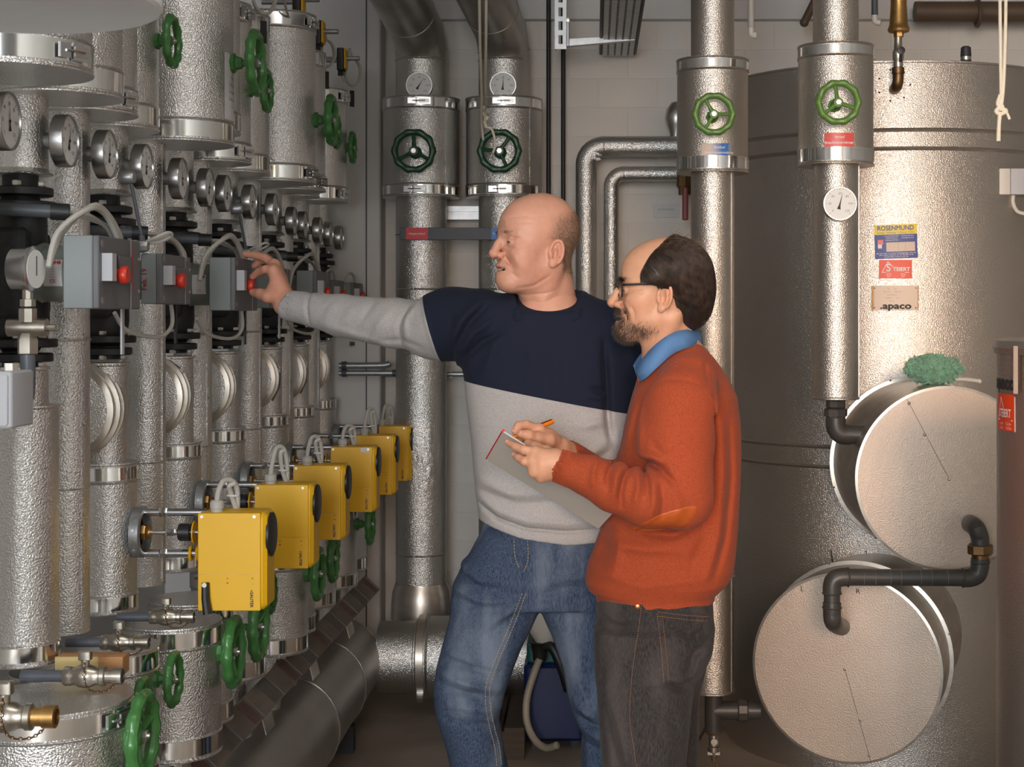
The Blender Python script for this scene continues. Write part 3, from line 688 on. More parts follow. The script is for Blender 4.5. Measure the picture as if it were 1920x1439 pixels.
# black name board lying along the header
pa, pb = Vector((-.935, 3.25, .446)), Vector((-.872, 6.05, .452))
t = thing('name_board', pa, 'long dirty board with faded red and black name tags lying along the branches', 'board')
d = (pb - pa); L_ = d.length; d.normalize(); sd = Vector((.74, 0, -.67)); sd = (sd - d * sd.dot(d)).normalized(); nn = sd.cross(d)
if nn.x < 0: nn = -nn
MB().obox(d * L_ / 2, d * L_ / 2, sd * .040, nn * .006).build('board', M['plank'], t)
for k in range(12):
    p = .12 + k * (L_ - .2) / 11
    MB().obox(d * p + nn * .0068, d * (.034 if k % 2 else .05), sd * .034, nn * .001).build('name_tag', M['plankred'] if k % 2 else M['plankblk'], t)
    MB().obox(d * (p + .06) + nn * .0072, d * .0018, sd * .038, nn * .001).build('tag_joint', M['inkgrey'], t)
for k in range(4):
    p = .35 + k * .62
    MB().obox(d * p + sd * .045 - nn * .02, d * .05, sd * .03 - nn * .02, nn * .0015).build('bracket', M['rim'], t)
# floor header with its cross connection
t = thing('floor_header', (XH, 2.3, 0), 'thick smooth metal clad header pipe lying along the floor', 'pipe')
prof = [(RH, 0)]
for yy in (4.98, 5.55):
    prof += [(RH, yy - 2.3 - .006), (RH + .0035, yy - 2.3), (RH, yy - 2.3 + .006)]
prof += [(RH, 3.66), (RH + .004, 3.665), (RH - .004, 3.67), (RH * .72, 3.86), (RH * .45, 3.92)]
MB().lathe((0, 0, ZH), EY, prof, 64).build('cladding', M['header'], t, sharp=25)
for yy in (4.98, 5.55):
    MB().torus((0, yy - 2.3, ZH), EY, RH + .002, .003, 64, 8).build('joint_ring', M['steel'], t)
for yy in (2.9, 4.4, 5.6):
    MB().box((-.12, yy - 2.3 - .03, FLOOR), (.12, yy - 2.3 + .03, ZH - RH + .02)).build('foot', M['darkcore'], t)
t = thing('cross_header', (-.72, 6.05, ZH), 'short metal clad pipe joining the floor header to the tall riser', 'pipe')
MB().lathe((-.12, 0, 0), EX, [(.138, 0), (.138, .14), (.150, .145), (.150, .15), (.160, .155), (.160, .19), (.163, .193), (.158, .2), (.158, .38), (.162, .385), (.158, .39), (.158, .62)], 48).build('cladding', M['stucco_back'], t, sharp=25)
MB().lathe((.034, 0, 0), EX, [(.160, 0), (.164, .002), (.164, .030), (.160, .032)], 48, (False, False)).build('band', M['rim'], t)
MB().obox((.05, -.11, -.125), EX * .012, Vector((0, -.012, .010)), Vector((0, .014, .016))).build('buckle', M['steel'], t)
MB().box((.2, -.05, FLOOR - ZH), (.26, .05, -.14)).build('foot', M['darkcore'], t)
# ------------------------------------------------------------------ tall risers in front of the back wall
def back_riser(uc, Y, label, wlabel, glabel, needle, rot, elbow_u):
    x = (uc - PU) * Y / F; R = .104
    zt, zb = U(0, 187, Y).z, U(0, 372, Y).z
    ztop = U(0, 112, Y).z
    t = thing('tall_riser', (x, Y, 0), label, 'pipe', 'tall risers at the back wall')
    prof = [(R, .12)]
    for v in (1037, 645, 543):
        z = U(0, v, Y).z; prof += [(R, z - .004), (R + .0025, z), (R, z + .004)]
    prof += [(R, ztop - .012), (R + .004, ztop - .006), (R + .001, ztop)]
    MB().lathe((0, 0, 0), EZ, prof, 56, (False, False)).build('cladding', M['stucco_back'], t, sharp=25)
    b = MB(); seam(b, 0, 0, .4, ztop, -1.75, R); b.build('seam_strip', M['stucco_back'], t)
    if uc < 900:
        MB().lathe((0, 0, 0), EZ, [(.125, .26), (.123, .32), (.118, .37), (R + .003, .40), (R + .002, .405)], 48, (False, False)).build('saddle', M['rim'], t, sharp=25)
        # crumpled dent in the cladding
        b = MB(); na, nz_ = 46, 60; rw = np.random.default_rng(5); from mathutils import noise as MN
        for i in range(na + 1):
            for j in range(nz_ + 1):
                fa, fz = i / na, j / nz_; a = -2.05 + 1.75 * fa; z = U(0, 930 - 150 * fz, Y).z
                w = math.sin(PI * fa) * math.sin(PI * fz); q = Vector((fa * 5, fz * 4, 1.7))
                rr = R + .0004 + w * (.007 * (.3 - abs(MN.noise(q)))  + .003 * MN.noise(q * 2.7))
                b.v.append((rr * math.cos(a), rr * math.sin(a), z))
        for i in range(na):
            for j in range(nz_): k = i * (nz_ + 1) + j; b.f.append((k, k + nz_ + 1, k + nz_ + 2, k + 1))
        b.build('dented_patch', M['stucco_back'], t, sharp=60)
    # mitred elbow towards the camera and the ceiling
    p0 = Vector((0, 0, ztop)); e = U(elbow_u[0], elbow_u[1], elbow_u[2]); e = e - Vector((x, Y, 0))
    p1 = Vector((0, -.005, ztop + .035)); dirn = (e - p1).normalized(); p2 = p1 + (dirn * .55 + EZ * .45) * .12; p3 = p2 + dirn * .16
    el = MB().tube([p0, p1, p2, p3, e], [R, R, R + .002, R + .002, R + .002], 48, cap=False).build('elbow', M['smooth'], t, sharp=60)
    for q, dd in ((p1, None), (p3, dirn)):
        ax = dirn if dd else (EZ + dirn * .45)
        MB().torus(q, ax, R + .002, .0025, 48, 6).build('joint_ring', M['rim'], el)
    v = thing('insulated_valve', (x, Y, zb), wlabel, 'valve', 'valve boxes on the tall risers')
    jacket(v, 0, zt - zb, .1555, R, M['stucco_back'], bh=.036)
    buckle(v, .1585, .026, -PI / 2 - .05, h=.028, s=1.3); buckle(v, .1585, zt - zb - .026, -PI / 2 + .05, h=.028, s=1.3)
    b = MB(); b.v = []; MB().obox(Vector((.1555 * math.cos(-.75), .1555 * math.sin(-.75), (zt - zb) / 2)), EZ * 0 + Vector((.004, .004, 0)), Vector((.0015, -.0015, 0)), EZ * (zt - zb) / 2 * .97).build('seam_strip', M['stucco_back'], v)
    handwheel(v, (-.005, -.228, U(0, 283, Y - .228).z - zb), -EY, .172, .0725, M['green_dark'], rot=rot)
    gauge(U(uc - 4, 160, Y - .14) if uc < 900 else U(943, 160, Y - .14), -EY, .108, glabel, needle, 'thermometers on the tall risers', stem=.03)
    return t
back_riser(790, 6.35, 'tall aluminium clad riser nearest the white pier, its cladding crumpled low down', 'round valve box with dark green wheel on the riser nearest the pier', 'white thermometer on the riser nearest the pier', 74, PI / 2, (640, -190, 5.2))
back_riser(945, 6.35, 'tall aluminium clad riser behind the bald man', 'round valve box with dark green wheel and rope, behind the bald man', 'white thermometer above the roped green wheel', 62, .95, (800, -230, 5.2))
t = thing('label_bar', U(750, 450, 6.225), 'charcoal flat bar with red and blue plates across the tall risers', 'sign')
w_ = U(965, 0, 6.225).x - U(750, 0, 6.225).x; h_ = U(0, 427, 6.225).z - U(0, 450, 6.225).z
MB().rbox((0, -.004, 0), (w_, .012, h_), .003, 2, 1).build('bar', M['strap'], t)
a = MB().box((.025, -.006, .001), (.113, -.0042, h_ - .001)).build('red_plate', M['labred'], t); text('Hauptvorlauf', .0125, M['white'], a, (.069, -.0064, h_ / 2), EX, EZ)
a = MB().box((w_ - .093, -.006, .001), (w_ - .010, -.0042, h_ - .001)).build('blue_plate', M['labblue'], t); text('Hauptrücklauf', .0125, M['white'], a, (w_ - .0515, -.0064, h_ / 2), EX, EZ)
for uu, ww in ((790, 0), (945, 0)):
    xx = U(uu, 0, 6.35).x - t.location.x
    MB().torus((xx, 6.35 - 6.225, h_ * .5), EZ, .1048, .0018, 40, 6).build('clamp', M['strap'], t)
# rope looped over the wheel
yr_ = 6.06
t = thing('pull_rope', U(925, 255, yr_), 'cream rope looped down onto the dark green wheel behind the bald man', 'rope')
r0 = t.location.copy()
rp = lambda pts, y=yr_: [U(a, b_, y) - r0 for a, b_ in pts]
rq = lambda pts: [U(a, b_, y) - r0 for a, b_, y in pts]
MB().tube(rq([(898, -60, 5.0), (900, 80, 5.35), (903, 180, 5.75), (903, 230, 5.98), (906, 262, 6.06)]), .0048, 8, 5).build('strand', M['rope'], t)
MB().tube(rq([(912, -60, 5.0), (911, 80, 5.35), (910, 160, 5.7), (911, 205, 6.0), (909, 225, 6.05), (911, 238, 6.06), (921, 241, 6.06), (927, 258, 6.06), (928, 275, 6.06), (924, 287, 6.06)]), .0048, 8, 5).build('strand', M['rope'], t)
b = MB(); b.tube(rp([(906, 200), (914, 207), (907, 214), (914, 221), (907, 228), (913, 236)]), .0052, 8, 5); b.build('knot', M['rope'], t)
# black cables and steel strut
for k, (u, lab) in enumerate(((1028.5, 'black vertical cable, left of the pair behind the bald man'), (1056, 'black vertical cable, right of the pair behind the bald man'))):
    t = thing('wall_cable', U(u, 700, 6.55), lab, 'cable', 'black wall cables')
    x = 0; zz = t.location.z
    MB().cyl((0, 0, -1.0 - zz * 0), (0, 0, 3.18 - zz), .0095, None, 12).build('sheath', M['iron'], t)
    for z in (.6, 1.25, 1.7):
        MB().box((-.014, -.004, z - zz + .02 * k), (.014, .064, z - zz + .018 + .02 * k)).build('clip', M['galv'], t)
# ------------------------------------------------------------------ strut, cantilever and cable tray at the top
ys_ = 6.12; a = U(1040, 92, ys_); b_ = U(1062, -60, ys_)
t = thing('strut_bracket', a, 'slotted galvanised strut with a cantilever arm carrying the cable tray', 'bracket')
w_, h_ = b_.x - a.x, 3.2 - a.z
b = MB().box((0, 0, 0), (w_ * .32, .004, h_)).box((w_ * .68, 0, 0), (w_, .004, h_)).box((0, .004, 0), (.003, .04, h_)).box((w_ - .003, .004, 0), (w_, .04, h_))
p = (U(0, 0, ys_).z - U(0, 26, ys_).z); k = 0
while k * p < h_:
    b.box((w_ * .32, 0, k * p), (w_ * .68, .004, k * p + p * .36)); k += 1
b.build('strut', M['galv'], t)
x1 = U(1190, 0, ys_).x - a.x; za, zb_ = U(0, 84, ys_).z - a.z, U(0, 70, ys_).z - a.z
MB().add([(w_, -.006, za - .006), (x1, -.006, zb_ - .012), (x1, .03, zb_ - .012), (w_, .03, za - .006), (w_, -.006, za + .022), (x1, -.006, zb_ + .006), (x1, .03, zb_ + .006), (w_, .03, za + .022)],
         [(0, 3, 2, 1), (4, 5, 6, 7), (0, 1, 5, 4), (1, 2, 6, 5), (2, 3, 7, 6), (3, 0, 4, 7)]).build('arm', M['galv'], t)
MB().rbox((w_, -.012, za - .008), (w_ + .012, .035, U(0, 33, ys_).z - a.z), .003, 2, 2).build('arm_plate', M['galv'], t)
MB().hexn(Vector((w_ + .006, -.012, U(0, 40, ys_).z - a.z)), -EY, .008, .007).build('bolt', M['bolt'], t)
zt_ = 2.592; xl, xr = U(1131, 0, 6.5).x, U(1186, 0, 6.5).x
t = thing('cable_tray', (xl, 6.5, zt_), 'perforated sheet-metal cable tray running overhead to the wall', 'cable tray')
w_ = xr - xl
MB().box((0, -2.3, 0), (w_, 0, .002)).box((-.002, -2.3, 0), (0, 0, .055)).box((w_, -2.3, 0), (w_ + .002, 0, .055)).build('tray', M['galv'], t)
MB().tube([(-.010, -2.3, .01), (-.010, 0, .01)], .007, 8).tube([(w_ + .010, -2.3, .01), (w_ + .010, 0, .01)], .007, 8).build('side_cable', M['iron'], t)
b = MB()
for i in range(4):
    for k in range(60):
        xx = w_ * (.16 + .225 * i); yy = -.02 - k * .03
        b.box((xx - .004, yy - .016, -.0008), (xx + .004, yy, -.0002))
b.build('perforation', M['ink'], t)['kind'] = 'stuff'
# foil-wrapped pipes on the back wall
for k, (r, hu, hv, lab) in enumerate(((.0435, 1099, 275, 'thicker foil-wrapped pipe bending down the back wall'), (.031, 1146, 326, 'thinner foil-wrapped pipe bending down the back wall'))):
    Y = 6.42; t = thing('foil_pipe', U(hu, 1000, Y), lab, 'pipe', 'foil-wrapped pipes'); r0 = t.location
    A = U(1285, hv, Y) - r0; B = U(hu, hv, Y) - r0; rr = r * 1.7
    pts = [A, B + EX * rr] + [B + EX * rr - EZ * rr + (-EX * math.sin(q) + EZ * math.cos(q)) * rr for q in np.linspace(0.15, PI / 2 - .15, 6)] + [B - EZ * rr, Vector((0, 0, -.2))]
    MB().tube(pts, r, 28).build('foil_wrap', M['stucco_back'], t, sharp=70)
    if k == 0:
        b = MB()
        for q in range(22):
            c = B + Vector((rr * .42 + RNG.normal() * .016, -r * .82, -rr * .42 + RNG.normal() * .018)); b.ell(c, (.008 + RNG.random() * .01, .008, .006 + RNG.random() * .012), 7, 5)
        b.build('crumpled_patch', M['stucco_back'], t)['kind'] = 'stuff'
    MB().torus(B + EX * rr, EX, r + .0005, .002, 28, 6).build('joint_ring', M['stucco_back'], t)
    for zz in ((.8, .35) if k == 0 else (.6, .2)):
        MB().box((-.008, 0, B.z - zz), (.008, YB - Y - .004, B.z - zz + .016)).build('wall_clip', M['galv'], t)
t = thing('red_lever_valve', U(1284, 345, 6.3), 'bronze valve with a dark red lever below the foil pipes', 'valve')
MB().cyl((0, 0, .06), (0, 0, -.01), .030, .034, 8).cyl((0, 0, -.01), (0, 0, -.045), .026, None, 8).build('body', M['bronze'], t)
MB().rbox((-.012, -.045, -.15), (.012, -.025, -.02), .006, 3, 2).build('lever', M['redhandle'], t)
MB().cyl((0, -.04, -.03), (0, 0, -.03), .012, None, 10).build('spindle', M['bronze'], t)
MB().cyl((0, .0, .02), (0, .32, .02), .018, None, 12).build('wall_stub', M['bronze'], t)
t = thing('wall_plate', U(1225, 408, YB - .009), 'small pale engraved plate on the back wall', 'sign')
w_, h_ = U(1273, 0, YB).x - t.location.x, U(0, 382, YB).z - t.location.z
MB().rbox((0, 0, 0), (w_, .006, h_), .002, 2, 1).build('plate', M['wall'], t); text('Rücklauf Boiler', .0115, M['inkgrey'], t, (w_ / 2, 0, h_ * .58), EX, EZ, lift=.0004)
t = thing('wall_lamp', U(1268, 250, 6.5), 'dim metal dome behind the blue-labelled valve box', 'fitting')
MB().lathe((0, 0, 0), EZ, [(.026, -.03), (.028, 0), (.04, .03), (.048, .06), (.042, .10), (.022, .128), (.0, .135)], 24).build('dome', M['smooth'], t)
MB().cyl((0, 0, -.03), (0, 0, -.08), .018, None, 12).build('neck', M['bronze'], t); MB().cyl((0, 0, .04), (0, .11, .04), .012, None, 10).build('wall_stub', M['galv'], t)
MB().lathe((.02, -.1, -.045), EZ, [(.022, 0), (.026, .02), (.022, .045)], 16).build('white_cap', M['whiteplast'], t)

# ------------------------------------------------------------------ boiler feed pipes with valves
def feed(uc, Y, v0, v1, vend, label, vlabel, rot, needle, lab, lab_u, lab_v, lw, red, wv, jm):
    x = (uc - PU) * Y / F; r = .070; R = .1145
    zt, zb, ze = U(0, v0, Y).z, U(0, v1, Y).z, U(0, vend, Y).z
    t = thing('boiler_pipe', (x, Y, ze), label, 'pipe', 'boiler feed pipes')
    p = [(r * .6, .002), (r, 0), (r + .003, .002), (r + .003, .006), (r, .009)]
    if vend > 1000: zz = U(0, 1080, Y).z - ze; p += [(r, zz - .004), (r + .003, zz), (r, zz + .004)]
    p += [(r, 3.18 - ze)]
    MB().lathe((0, 0, 0), EZ, p, 48).build('cladding', jm, t, sharp=25)
    b = MB(); seam(b, 0, 0, .01, zb - ze, -.55 if vend > 1000 else -.25, r); b.build('seam_strip', M['smooth'], t)
    v = thing('insulated_valve', (x, Y, zb), vlabel, 'valve', 'valve boxes on the boiler pipes')
    jacket(v, 0, zt - zb, R, r, jm, bh=.027)
    wu = U(wv[0], wv[1], Y - .2)
    handwheel(v, (wu.x - x, -.19, wu.z - zb), -EY, .132, .19 - R, M['green_warmlit'], rot=rot)
    def mp_(xx, yy, l): a = -PI / 2 + (U(lab_u, 0, Y - R).x - x) / R + xx / R; return Vector(((R + .001 + l) * math.cos(a), (R + .001 + l) * math.sin(a), U(0, lab_v, Y - R).z - zb + yy))
    lb = MB(); N = 8
    for k in range(N + 1):
        for s_ in (-1, 1): lb.v.append(tuple(mp_((k / N - .5) * lw, s_ * .021, 0)))
    lb.f += [(2 * k, 2 * k + 2, 2 * k + 3, 2 * k + 1) for k in range(N)]
    st = lb.build('name_label', M['labred2'] if red else M['labfade'], v)
    for k, s_ in enumerate(lab): text(s_, .0115, M['white'], st, 0, 0, 0, fn=lambda a, b_, l, k=k: mp_(a + (0 if red else .014), b_ + .008 - k * .0165, l), bold=.0002, sx=.85)
    return t, x
# label whose print has faded to white towards its left edge
mf = mat('faded_blue_label', (1, 1, 1), 0.45); MATS['faded_blue_label'] = mf; M['labfade'] = mf
nt = mf.node_tree; tc = nt.nodes.new('ShaderNodeTexCoord'); sp = nt.nodes.new('ShaderNodeSeparateXYZ'); mr = nt.nodes.new('ShaderNodeMapRange'); mx = nt.nodes.new('ShaderNodeMix'); mx.data_type = 'RGBA'
mr.inputs[1].default_value = -.02; mr.inputs[2].default_value = .022
mx.inputs[6].default_value = (*rgb(206, 186, 170), 1); mx.inputs[7].default_value = (*rgb(58, 112, 186), 1)
nt.links.new(tc.outputs['Object'], sp.inputs[0]); nt.links.new(sp.outputs['X'], mr.inputs[0]); nt.links.new(mr.outputs[0], mx.inputs[0]); nt.links.new(mx.outputs[2], nt.nodes['Principled BSDF'].inputs['Base Color'])
t5, x5 = feed(1336, 5.0, 114, 326, 1297, 'aluminium clad boiler return pipe behind the man in orange', 'valve box with green wheel and faded blue label', -.95 + PI / 2 - .62, 60, ['Rücklauf', 'Brauchwassererwärmer'], 1341, 281, .088, False, (1339, 213), M['stucco_tank'])
t6, x6 = feed(1567, 4.75, 88, 312, 749, 'aluminium clad boiler flow pipe standing in front of the big tank', 'valve box with green wheel and red label before the tank', 1.75, 66, ['Vorlauf', 'Brauchwasserwärmer'], 1574, 262, .089, True, (1573, 191), M['stucco_tank'])
gauge(U(1575, 382, 4.75 - .11), -EY, .102, 'white thermometer on the boiler pipe below the red label', 66, None, stem=.016)
# black fittings under the flow pipe, running into the upper manhole
def pipe_fit(t, pts, r, collars=(), smooth=6, name='pipe'):
    o_ = MB().tube(pts, r, 20, smooth).build(name, M['pvc'], t)
    return o_
e6 = U(0, 750, 4.75).z; eb = U(0, 815, 4.75).z
t = thing('black_elbow', (x6, 4.75, eb), 'black plastic elbow joining the flow pipe to the upper manhole', 'pipe fitting')
MB().lathe((0, 0, 0), EZ, [(.027, .045), (.03, .046), (.03, .055), (.036, .056), (.036, .078), (.03, .08), (.027, .082), (.030, .085), (.030, e6 - eb + .004)], 8).build('union_nut', M['pvc'], t)
MB().tube([(0, 0, .05), (0, 0, .03), (.006, 0, .012), (.022, 0, .0), (.045, 0, 0)], .031, 20, 4).build('elbow', M['pvc'], t)
MB().cyl((.04, 0, 0), (.092, 0, 0), .029, None, 20).build('stub', M['pvc'], t)
# ------------------------------------------------------------------ the big tank
TX, TY, TR = 1.1, 5.85, .62
t = thing('storage_tank', (TX, TY, FLOOR), 'large hammered-aluminium clad hot water tank behind the two men', 'tank')
ztop = 2.365 - FLOOR; p = [(TR - .02, 0), (TR - .02, .035), (TR, .04)]
for z in (.98, 1.049, 2.066, 2.129):
    zz = z - FLOOR; p += [(TR, zz - .007), (TR + .006, zz), (TR, zz + .007)]
p += [(TR, ztop - .010), (TR + .005, ztop - .008), (TR + .005, ztop - .002), (TR - .002, ztop), (TR - .01, ztop - .004), (.0, ztop + .03)]
MB().lathe((0, 0, 0), EZ, p, 128).build('cladding', M['stucco_tank'], t, sharp=25)
def tankpt(u, v):
    """point on the tank surface seen at pixel (u, v), and its angle"""
    k = (u - PU) / F; a_ = 1 + k * k; b_ = -2 * (k * TX + TY); c_ = TX * TX + TY * TY - TR * TR
    Y = (-b_ - math.sqrt(b_ * b_ - 4 * a_ * c_)) / (2 * a_); x = k * Y
    return math.atan2(Y - TY, x - TX), U(u, v, Y).z, Y
def wrapfn(u, v, tilt=0.0, base=(TX, TY, TR), zoff=FLOOR, ang=None, zc=None):
    if ang is None: ang, zc, _ = tankpt(u, v)
    R = base[2]
    def f_(x, y, l):
        a = ang + (x * math.cos(tilt) - y * math.sin(tilt)) / R; zz = zc - zoff + x * math.sin(tilt) + y * math.cos(tilt)
        return Vector(((R + .0012 + l) * math.cos(a), (R + .0012 + l) * math.sin(a), zz))
    return f_
def patch(f_, x0, x1, y0, y1, m, name, parent, N=8, l=0.0):
    lb = MB()
    for k in range(N + 1):
        for yy in (y0, y1): lb.v.append(tuple(f_(x0 + (x1 - x0) * k / N, yy, l)))
    lb.f += [(2 * k, 2 * k + 2, 2 * k + 3, 2 * k + 1) for k in range(N)]
    return lb.build(name, m, parent)
base = t.location
s1 = thing('blue_yellow_sticker', base, 'blue and yellow service sticker on the big tank', 'sticker')
f_ = wrapfn(1680, 453, .03); px = 5.24 / F
W2, H2 = 39.5 * px, 32 * px
patch(f_, -W2, W2, -H2, H2 * .42, M['stickblue'], 'blue_field', s1); patch(f_, -W2, W2, H2 * .42, H2, M['stickyellow'], 'yellow_field', s1)
text('ROSENMUND', .0225, M['inkblue'], s1, 0, 0, 0, fn=lambda a, b_, l: f_(a, b_ + H2 * .78, l), bold=.0005, sx=.88)
text('Sanitär / Heizung / Lüftung / Kälte', .0092, M['inkgrey'], s1, 0, 0, 0, fn=lambda a, b_, l: f_(a, b_ + H2 * .53, l), sx=.98)
patch(f_, -W2 * .46, W2 * .88, -H2 * .58, -H2 * .05, M['plate'], 'white_table', s1, l=.0003)
for x_ in (.10, .42): patch(f_, W2 * x_, W2 * x_ + .0008, -H2 * .58, -H2 * .05, M['inkgrey'], 'rule', s1, 1, .0006)
for k in range(1, 5): patch(f_, -W2 * .46, W2 * .88, -H2 * (.05 + k * .106), -H2 * (.05 + k * .106) + .0006, M['inkgrey'], 'rule', s1, 4, .0006)
for k, s_ in enumerate(('Unterhalts-Service', 'Sanitär-Service', 'Heizungs-Service')): text(s_, .0062, M['white'], s1, 0, 0, 0, fn=lambda a, b_, l, k=k: f_(a - W2 * .20, b_ + H2 * (.33 - .12 * k), l))
for k, s_ in enumerate(('Brenner-Service', 'Lüftungs-Service')): text(s_, .0062, M['white'], s1, 0, 0, 0, fn=lambda a, b_, l, k=k: f_(a + W2 * .55, b_ + H2 * (.33 - .12 * k), l))
for k, s_ in enumerate(('Bei Störungen an unserer Heizungsanlage rufen Sie', 'bitte unsere Nummer an, wir sind für Sie da', 'Kundendienst rund um die Uhr')): text(s_, .0064, M['white'], s1, 0, 0, 0, fn=lambda a, b_, l, k=k: f_(a, b_ - H2 * (.68 + .105 * k), l))
patch(f_, -W2 * .85, -W2 * .60, -H2 * .15, H2 * .12, M['labred2'], 'small_picture', s1, 3, .0004); patch(f_, -W2 * .85, -W2 * .66, -H2 * .38, -H2 * .15, M['white'], 'small_picture', s1, 3, .0004)
s2 = thing('orange_sticker', base, 'orange company sticker with a white triangle on the big tank', 'sticker')
g_ = wrapfn(1679, 505, -.005); W3, H3 = 30.5 * px, 17.5 * px
patch(g_, -W3, W3, -H3, H3, M['stickorange'], 'orange_field', s2)
text('S', .036, M['white'], s2, 0, 0, 0, fn=lambda a, b_, l: g_(a - W3 * .42, b_ + H3 * .12, l), bold=.0006)
text('TEIERT', .0185, M['white'], s2, 0, 0, 0, fn=lambda a, b_, l: g_(a + W3 * .36, b_ - H3 * .02, l), bold=.0006, sx=1.0)
b = MB()
for (xa, ya), (xb, yb_) in (((-.82, -.36), (-.46, .80)), ((-.46, .80), (-.16, .26)), ((-.82, -.36), (.82, -.36))):
    da = Vector((xb - xa, (yb_ - ya) * H3 / W3)); nrm = Vector((-da.y, da.x)).normalized() * .0011
    q = [g_(xa * W3 - nrm.x, ya * H3 - nrm.y, .0008), g_(xb * W3 - nrm.x, yb_ * H3 - nrm.y, .0008), g_(xb * W3 + nrm.x, yb_ * H3 + nrm.y, .0008), g_(xa * W3 + nrm.x, ya * H3 + nrm.y, .0008)]
    b.add(q, [(0, 1, 2, 3)])
b.build('white_triangle', M['white'], s2)
for k in range(3):
    for q in (-.4, .45): text(['Basel', 'Tel. 061', '24 h'][k], .0062, M['white'], s2, 0, 0, 0, fn=lambda a, b_, l, k=k, q=q: g_(a + W3 * q, b_ - H3 * (.47 + .17 * k), l))
s3 = thing('data_plate', base, 'cream riveted data plate below the orange sticker on the tank', 'plate')
h_f = wrapfn(1678, 559, 0.0); W4, H4 = 43 * px, 23 * px
b = MB(); N = 10
for k in range(N + 1):
    for yy, l in ((-H4, 0), (-H4, .006), (H4, .006), (H4, 0)): b.v.append(tuple(h_f((k / N * 2 - 1) * W4, yy, l)))
for k in range(N):
    for q in range(3): b.f.append((4 * k + q, 4 * k + 4 + q, 4 * k + 5 + q, 4 * k + 1 + q))
b.f += [(0, 1, 2, 3), (4 * N + 3, 4 * N + 2, 4 * N + 1, 4 * N)]
b.build('plate', M['plate'], s3); patch(h_f, -W4, -W4 + .008, -H4, H4, M['bronze'], 'holder_edge', s3, 2, .0068)
patch(h_f, W4 - .003, W4, -H4, H4, M['bronze'], 'holder_edge', s3, 2, .0068)
text('.apaco', .030, M['ink'], s3, 0, 0, 0, fn=lambda a, b_, l: h_f(a + .002, b_ - H4 * .66, l + .007), bold=.0013, sx=1.35)
for k in range(5): text(['Typ          Jahr', 'Inhalt  Liter       Prüfdruck', 'Betriebsdruck', 'Heizfläche          bar', 'Fabr. Nr.'][k], .0055, M['inkgrey'], s3, 0, 0, 0, fn=lambda a, b_, l, k=k: h_f(a - .01, b_ + H4 * (.75 - .25 * k), l + .007))
for sx_ in (-.86, .88):
    for sy_ in (-.8, .8): MB().ell(h_f(sx_ * W4, sy_ * H4, .007), .0022, 8, 5).build('rivet', M['ink'], s3)
# manholes
def manhole(c, n, R, depth, label, seam_a, ring):
    m_ = thing('manhole_lid', c, label, 'manhole', 'manholes of the big tank'); n = Vector(n).normalized(); e1, e2, n = basis(n)
    p = [(R - .012, -depth), (R - .012, -ring - .001), (R + .012, -ring), (R + .012, -ring + .006), (R, -ring + .008), (R, -.010), (R + .004, -.006), (R + .004, -.002), (R - .004, 0)]
    MB().lathe((0, 0, 0), n, p, 96, (False, False)).build('rim', M['rim'], m_, sharp=25)
    # lid face: very shallow cone with one radial lap seam
    b = MB(); N = 96; b.v.append(tuple(n * .014))
    for k in range(N + 1):
        q = seam_a + 2 * PI * k / N; lift = .0018 * (1 - k / N)
        for rr, hh in ((R * .5, .007), (R - .004, .0)):
            b.v.append(tuple(e1 * rr * math.cos(q) + e2 * rr * math.sin(q) + n * (hh + lift)))
    for k in range(N):
        i = 1 + 2 * k; b.f += [(0, i, i + 2), (i, i + 1, i + 3, i + 2)]
    b.build('lid_face', M['lid'], m_, sharp=25)
    sv = e1 * math.cos(seam_a) + e2 * math.sin(seam_a); tv = n.cross(sv)
    MB().add([n * .0152 - tv * .0007, sv * (R - .006) + n * .0026 - tv * .0007, sv * (R - .006) + n * .0026 + tv * .0007, n * .0152 + tv * .0007], [(0, 1, 2, 3)]).build('lap_seam', M['pvc'], m_)
    for q, rr in ((0, 0), (seam_a, .93), (seam_a + .02, .55)):
        MB().ell(e1 * R * rr * math.cos(q) + e2 * R * rr * math.sin(q) + n * (.0145 * (1 - rr) + .002), .005, 8, 5).build('rivet', M['rim'], m_)
    for q in np.linspace(0, 2 * PI, 9)[:-1]:
        MB().ell(e1 * (R + .011) * math.cos(q + .3) + e2 * (R + .011) * math.sin(q + .3) + n * (-ring + .006), .004, 8, 5).build('rim_rivet', M['steel'], m_)
    return m_, e1, e2, n
c1 = Vector(((1778 - PU) * 4.6 / F, 4.6, U(0, 898, 4.6).z)); m1, e1a, e2a, n1 = manhole(c1, (-.02, -1, 0), .272, .66, 'upper round manhole with the green duster on top', 2.05, .52)
c2 = Vector(((1586 - PU) * 4.75 / F, 4.75, U(0, 1254, 4.75).z)); m2, e1b, e2b, n2 = manhole(c2, (-.34, -.94, 0), .290, .62, 'lower round manhole near the floor with a black pipe', -1.3, .20)
for s_, u, v in (('L', 1495, 1112), ('R', 1608, 1110)):
    q = U(u, v, 4.72) - c2; q = q - n2 * q.dot(n2); text(s_, .022, M['ink'], m2, q + n2 * .0125, e1b, e2b, name='marker_letter')
for u in (1560, 1625):
    an, zz, Y = tankpt(u, 1045); MB().obox(Vector(((TR + .001) * math.cos(an), (TR + .001) * math.sin(an), zz - FLOOR)), Vector((-math.sin(an), math.cos(an), 0)) * .0018, Vector((math.cos(an), math.sin(an), 0)) * .0005, EZ * .022 + EX * -.003).build('marker_stroke', M['ink'], t)
